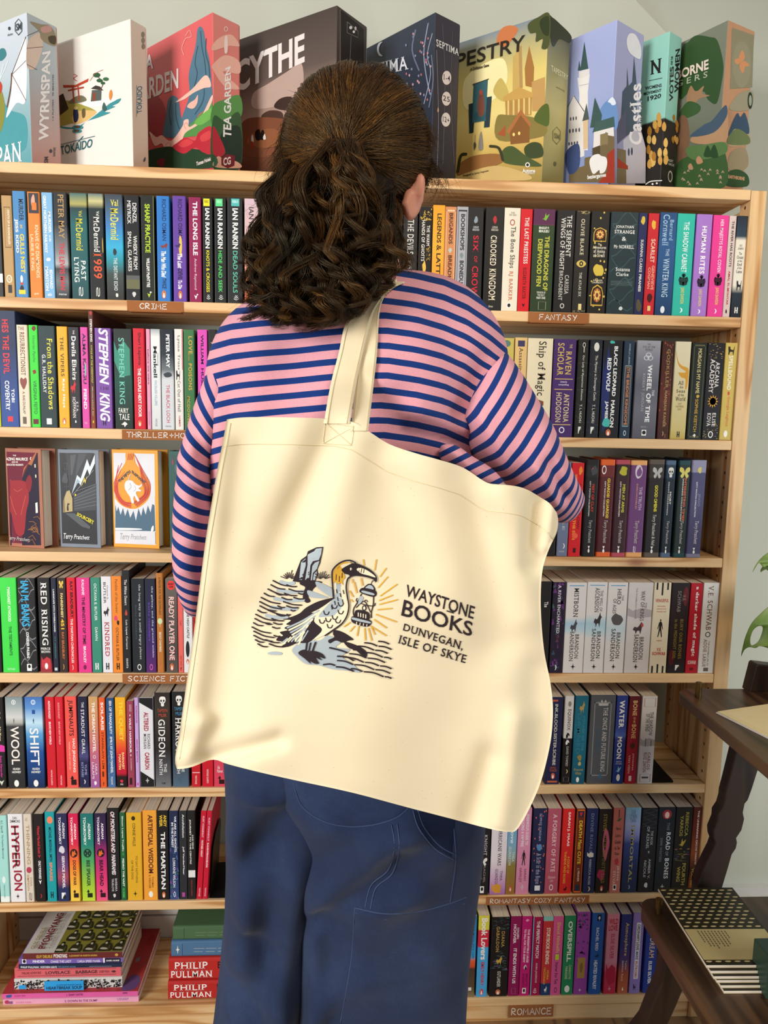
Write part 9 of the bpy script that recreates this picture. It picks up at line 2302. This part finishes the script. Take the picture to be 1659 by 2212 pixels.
    # gannet
    it = [('b', CRM, [(592, 275), (640, 225), (700, 215), (700, 310), (684, 335), (676, 385), (690, 500), (680, 560), (648, 612), (590, 655), (520, 695), (430, 730), (300, 750), (240, 710), (280, 600), (400, 540), (480, 488), (594, 452), (588, 340)]),
          ('b', GREY, [(600, 440), (612, 350), (640, 360), (655, 440), (640, 520), (600, 560), (540, 570), (500, 560)]), ('b', CRM, [(640, 380), (668, 380), (680, 480), (660, 560), (600, 620), (560, 640), (600, 560), (650, 500)]),
          ('b', INK, [(420, 510), (500, 470), (596, 448), (560, 480), (500, 520), (450, 545), (420, 575), (370, 595), (330, 620), (290, 618), (320, 592), (270, 586), (330, 568), (380, 545)]),
          ('b', INK, [(400, 560), (480, 545), (470, 600), (520, 650), (480, 700), (430, 735), (360, 740), (300, 762), (262, 758), (290, 735), (230, 722), (240, 700), (270, 690), (250, 668), (300, 655), (280, 640), (340, 610)])]
    for i in range(8):
        a, b = (500 - 14 * i, 530 + 19 * i), (300 + 10 * i, 640 + 15 * i)
        it.append(('s', CRM if i % 2 else GREY, 11, [a, ((a[0] + b[0]) / 2, (a[1] + b[1]) / 2 + 8), b]))
    for i in range(7):
        it.append(('s', CRM if i % 3 else GREY, 8, [(430 - 22 * i, 660 + 8 * i), (412 - 24 * i, 690 + 7 * i), (392 - 22 * i, 722 + 2 * i)]))
    for x, y in ((548, 545), (600, 505), (640, 540), (602, 575), (560, 590), (622, 598), (570, 630), (520, 600), (640, 490)):
        it.append(('s', INK, 6.5, [(x - 17, y - 12), (x - 10, y + 8), (x + 8, y + 10), (x + 17, y - 6)]))
    for x, y in ((612, 395), (636, 420), (618, 445), (650, 460), (600, 470), (580, 500), (655, 400)):
        it.append(('l', INK, 5, [(x, y), (x + 5, y + 22)]))
    it += [('b', GOLD, [(594, 280), (640, 228), (690, 220), (716, 238), (664, 266), (660, 290), (668, 318), (652, 340), (656, 366), (640, 352), (626, 362), (604, 344), (592, 352)]), ('b', CRM, [(640, 240), (690, 226), (708, 238), (660, 262)]), ('l', INK, 5, [(612, 300), (610, 335)]), ('l', INK, 5, [(632, 310), (630, 345)]), ('l', INK, 5, [(650, 290), (648, 320)]), ('l', 'b8862a', 5, [(618, 262), (632, 248)]),
           ('b', INK, [(645, 268), (690, 238), (730, 226), (770, 238), (820, 262), (856, 292), (872, 322), (866, 350), (848, 332), (800, 316), (740, 308), (704, 312), (690, 300), (668, 294)]), ('e', CRM, 712, 264, 13, 13), ('b', CRM, [(742, 268), (760, 256), (800, 268), (846, 298), (862, 318), (820, 306), (770, 292)]), ('l', INK, 5, [(760, 258), (756, 284)]), ('l', INK, 5, [(775, 262), (770, 286)]), ('l', INK, 5, [(790, 266), (786, 288)]),
           ('s', INK, 9, [(594, 452), (588, 380), (584, 300), (590, 268), (620, 235), (660, 213), (700, 209), (735, 224)]), ('s', INK, 9, [(704, 312), (684, 328), (675, 380), (682, 440), (692, 500), (680, 562), (648, 612), (590, 655), (540, 690)]),
           ('l', INK, 11, [(424, 732), (416, 792)]), ('l', INK, 9, [(446, 738), (436, 790)]), ('l', INK, 11, [(478, 735), (456, 798)]), ('b', INK, [(368, 802), (400, 780), (430, 790), (470, 825), (500, 868), (470, 868), (440, 850), (450, 872), (410, 838)]), ('b', INK, [(438, 800), (460, 786), (520, 806), (540, 838), (500, 826), (520, 848), (470, 826)])]
    draw('bird_print', it)
    # lantern with its rays
    it = [('l', INK, 5, [(858, 338), (842, 340), (832, 366)]), ('b', INK, [(788, 392), (800, 370), (824, 358), (850, 372), (858, 402)]), ('b', GREY, [(798, 390), (808, 374), (826, 366), (844, 376), (848, 396)]), ('b', INK, [(770, 388), (800, 386), (862, 402), (868, 432), (840, 442), (764, 414)]), ('b', GREY, [(782, 402), (850, 420), (846, 432), (778, 414)]), ('s', INK, 7, [(772, 425), (745, 480), (722, 520), (722, 556), (738, 580)]), ('s', INK, 7, [(850, 440), (848, 490), (836, 540), (836, 575)]), ('s', INK, 6, [(744, 452), (742, 470), (800, 495), (852, 500), (860, 484)]), ('s', INK, 6, [(740, 510), (790, 470), (830, 540)]), ('s', INK, 5, [(790, 470), (800, 462), (812, 474)]), ('b', GREY, [(760, 440), (784, 446), (774, 474), (752, 490)]), ('b', INK, [(734, 530), (780, 528), (822, 548), (816, 592), (738, 580)])] + [('l', CRM, 6, [(752 + 16 * i, 545 + 4 * i), (752 + 16 * i, 566 + 4 * i)]) for i in range(4)] + [('e', INK, 790, 514, 14, 18), ('e', CRM, 790, 514, 7, 11), ('b', INK, [(712, 568), (760, 572), (832, 594), (830, 622), (800, 634), (740, 618), (710, 600)]), ('b', GREY, [(716, 574), (770, 586), (828, 602), (824, 612), (760, 600), (714, 586)])] + [('l', CRM, 5, [(742 + 22 * i, 604 + 5 * i), (740 + 22 * i, 618 + 4 * i)]) for i in range(4)]
    draw('lantern_print', it)
    rays = [(785, 205, 790, 240), (868, 205, 858, 270), (930, 260, 892, 312), (940, 315, 880, 382), (1000, 362, 895, 435), (970, 432, 888, 465), (1003, 460, 890, 490), (967, 516, 878, 524), (996, 602, 868, 555), (932, 640, 855, 588), (930, 690, 833, 630), (858, 682, 835, 632), (838, 720, 818, 645), (798, 718, 793, 645), (745, 690, 755, 632), (700, 662, 727, 632), (662, 632, 697, 608), (716, 472, 704, 460), (718, 440, 697, 405), (742, 415, 726, 350), (718, 350, 714, 330), (770, 325, 780, 368)]
    draw('ray_print', [('l', GOLD, 8, [(a, b), (c_, d)]) for a, b, c_, d in rays])
    pr = BagPrint(mp)
    for s, st, q in (('WAYSTONE', '', [(1064, 362), (1502, 505), (1488, 586), (1050, 436)]), ('BOOKS', '', [(1046, 458), (1488, 605), (1478, 698), (1026, 562)]), ('DUNVEGAN,', 's', [(1048, 612), (1430, 732), (1416, 792), (1036, 664)]), ('ISLE OF SKYE', 's', [(1018, 686), (1448, 816), (1436, 868), (1004, 738)])):
        quad_text(pr, s, INK, st, q, root, 'lettering', .8, CP)
    pr.line([((1320 + 0) / CP[0] + CP[1], -((532) / CP[0] + CP[2])), ((1362) / CP[0] + CP[1], -((546) / CP[0] + CP[2]))], 2.4, INK)
    pr.build('lettering_rule', root, .8)
# ------------------------------------------------------------------ build
room()
bookcase()
signs()
collect_texts()
game_texts()
face_texts()
stack_texts()
bag_texts()
make_texts()
stock_shelves()
game_boxes()
face_out()
flat_stacks()
bookends()
stand()
stand_goods()
plant()
_root, _org, _bv, _hc = person()
hair(_root, _org, _hc)
tote_bag(_bv)
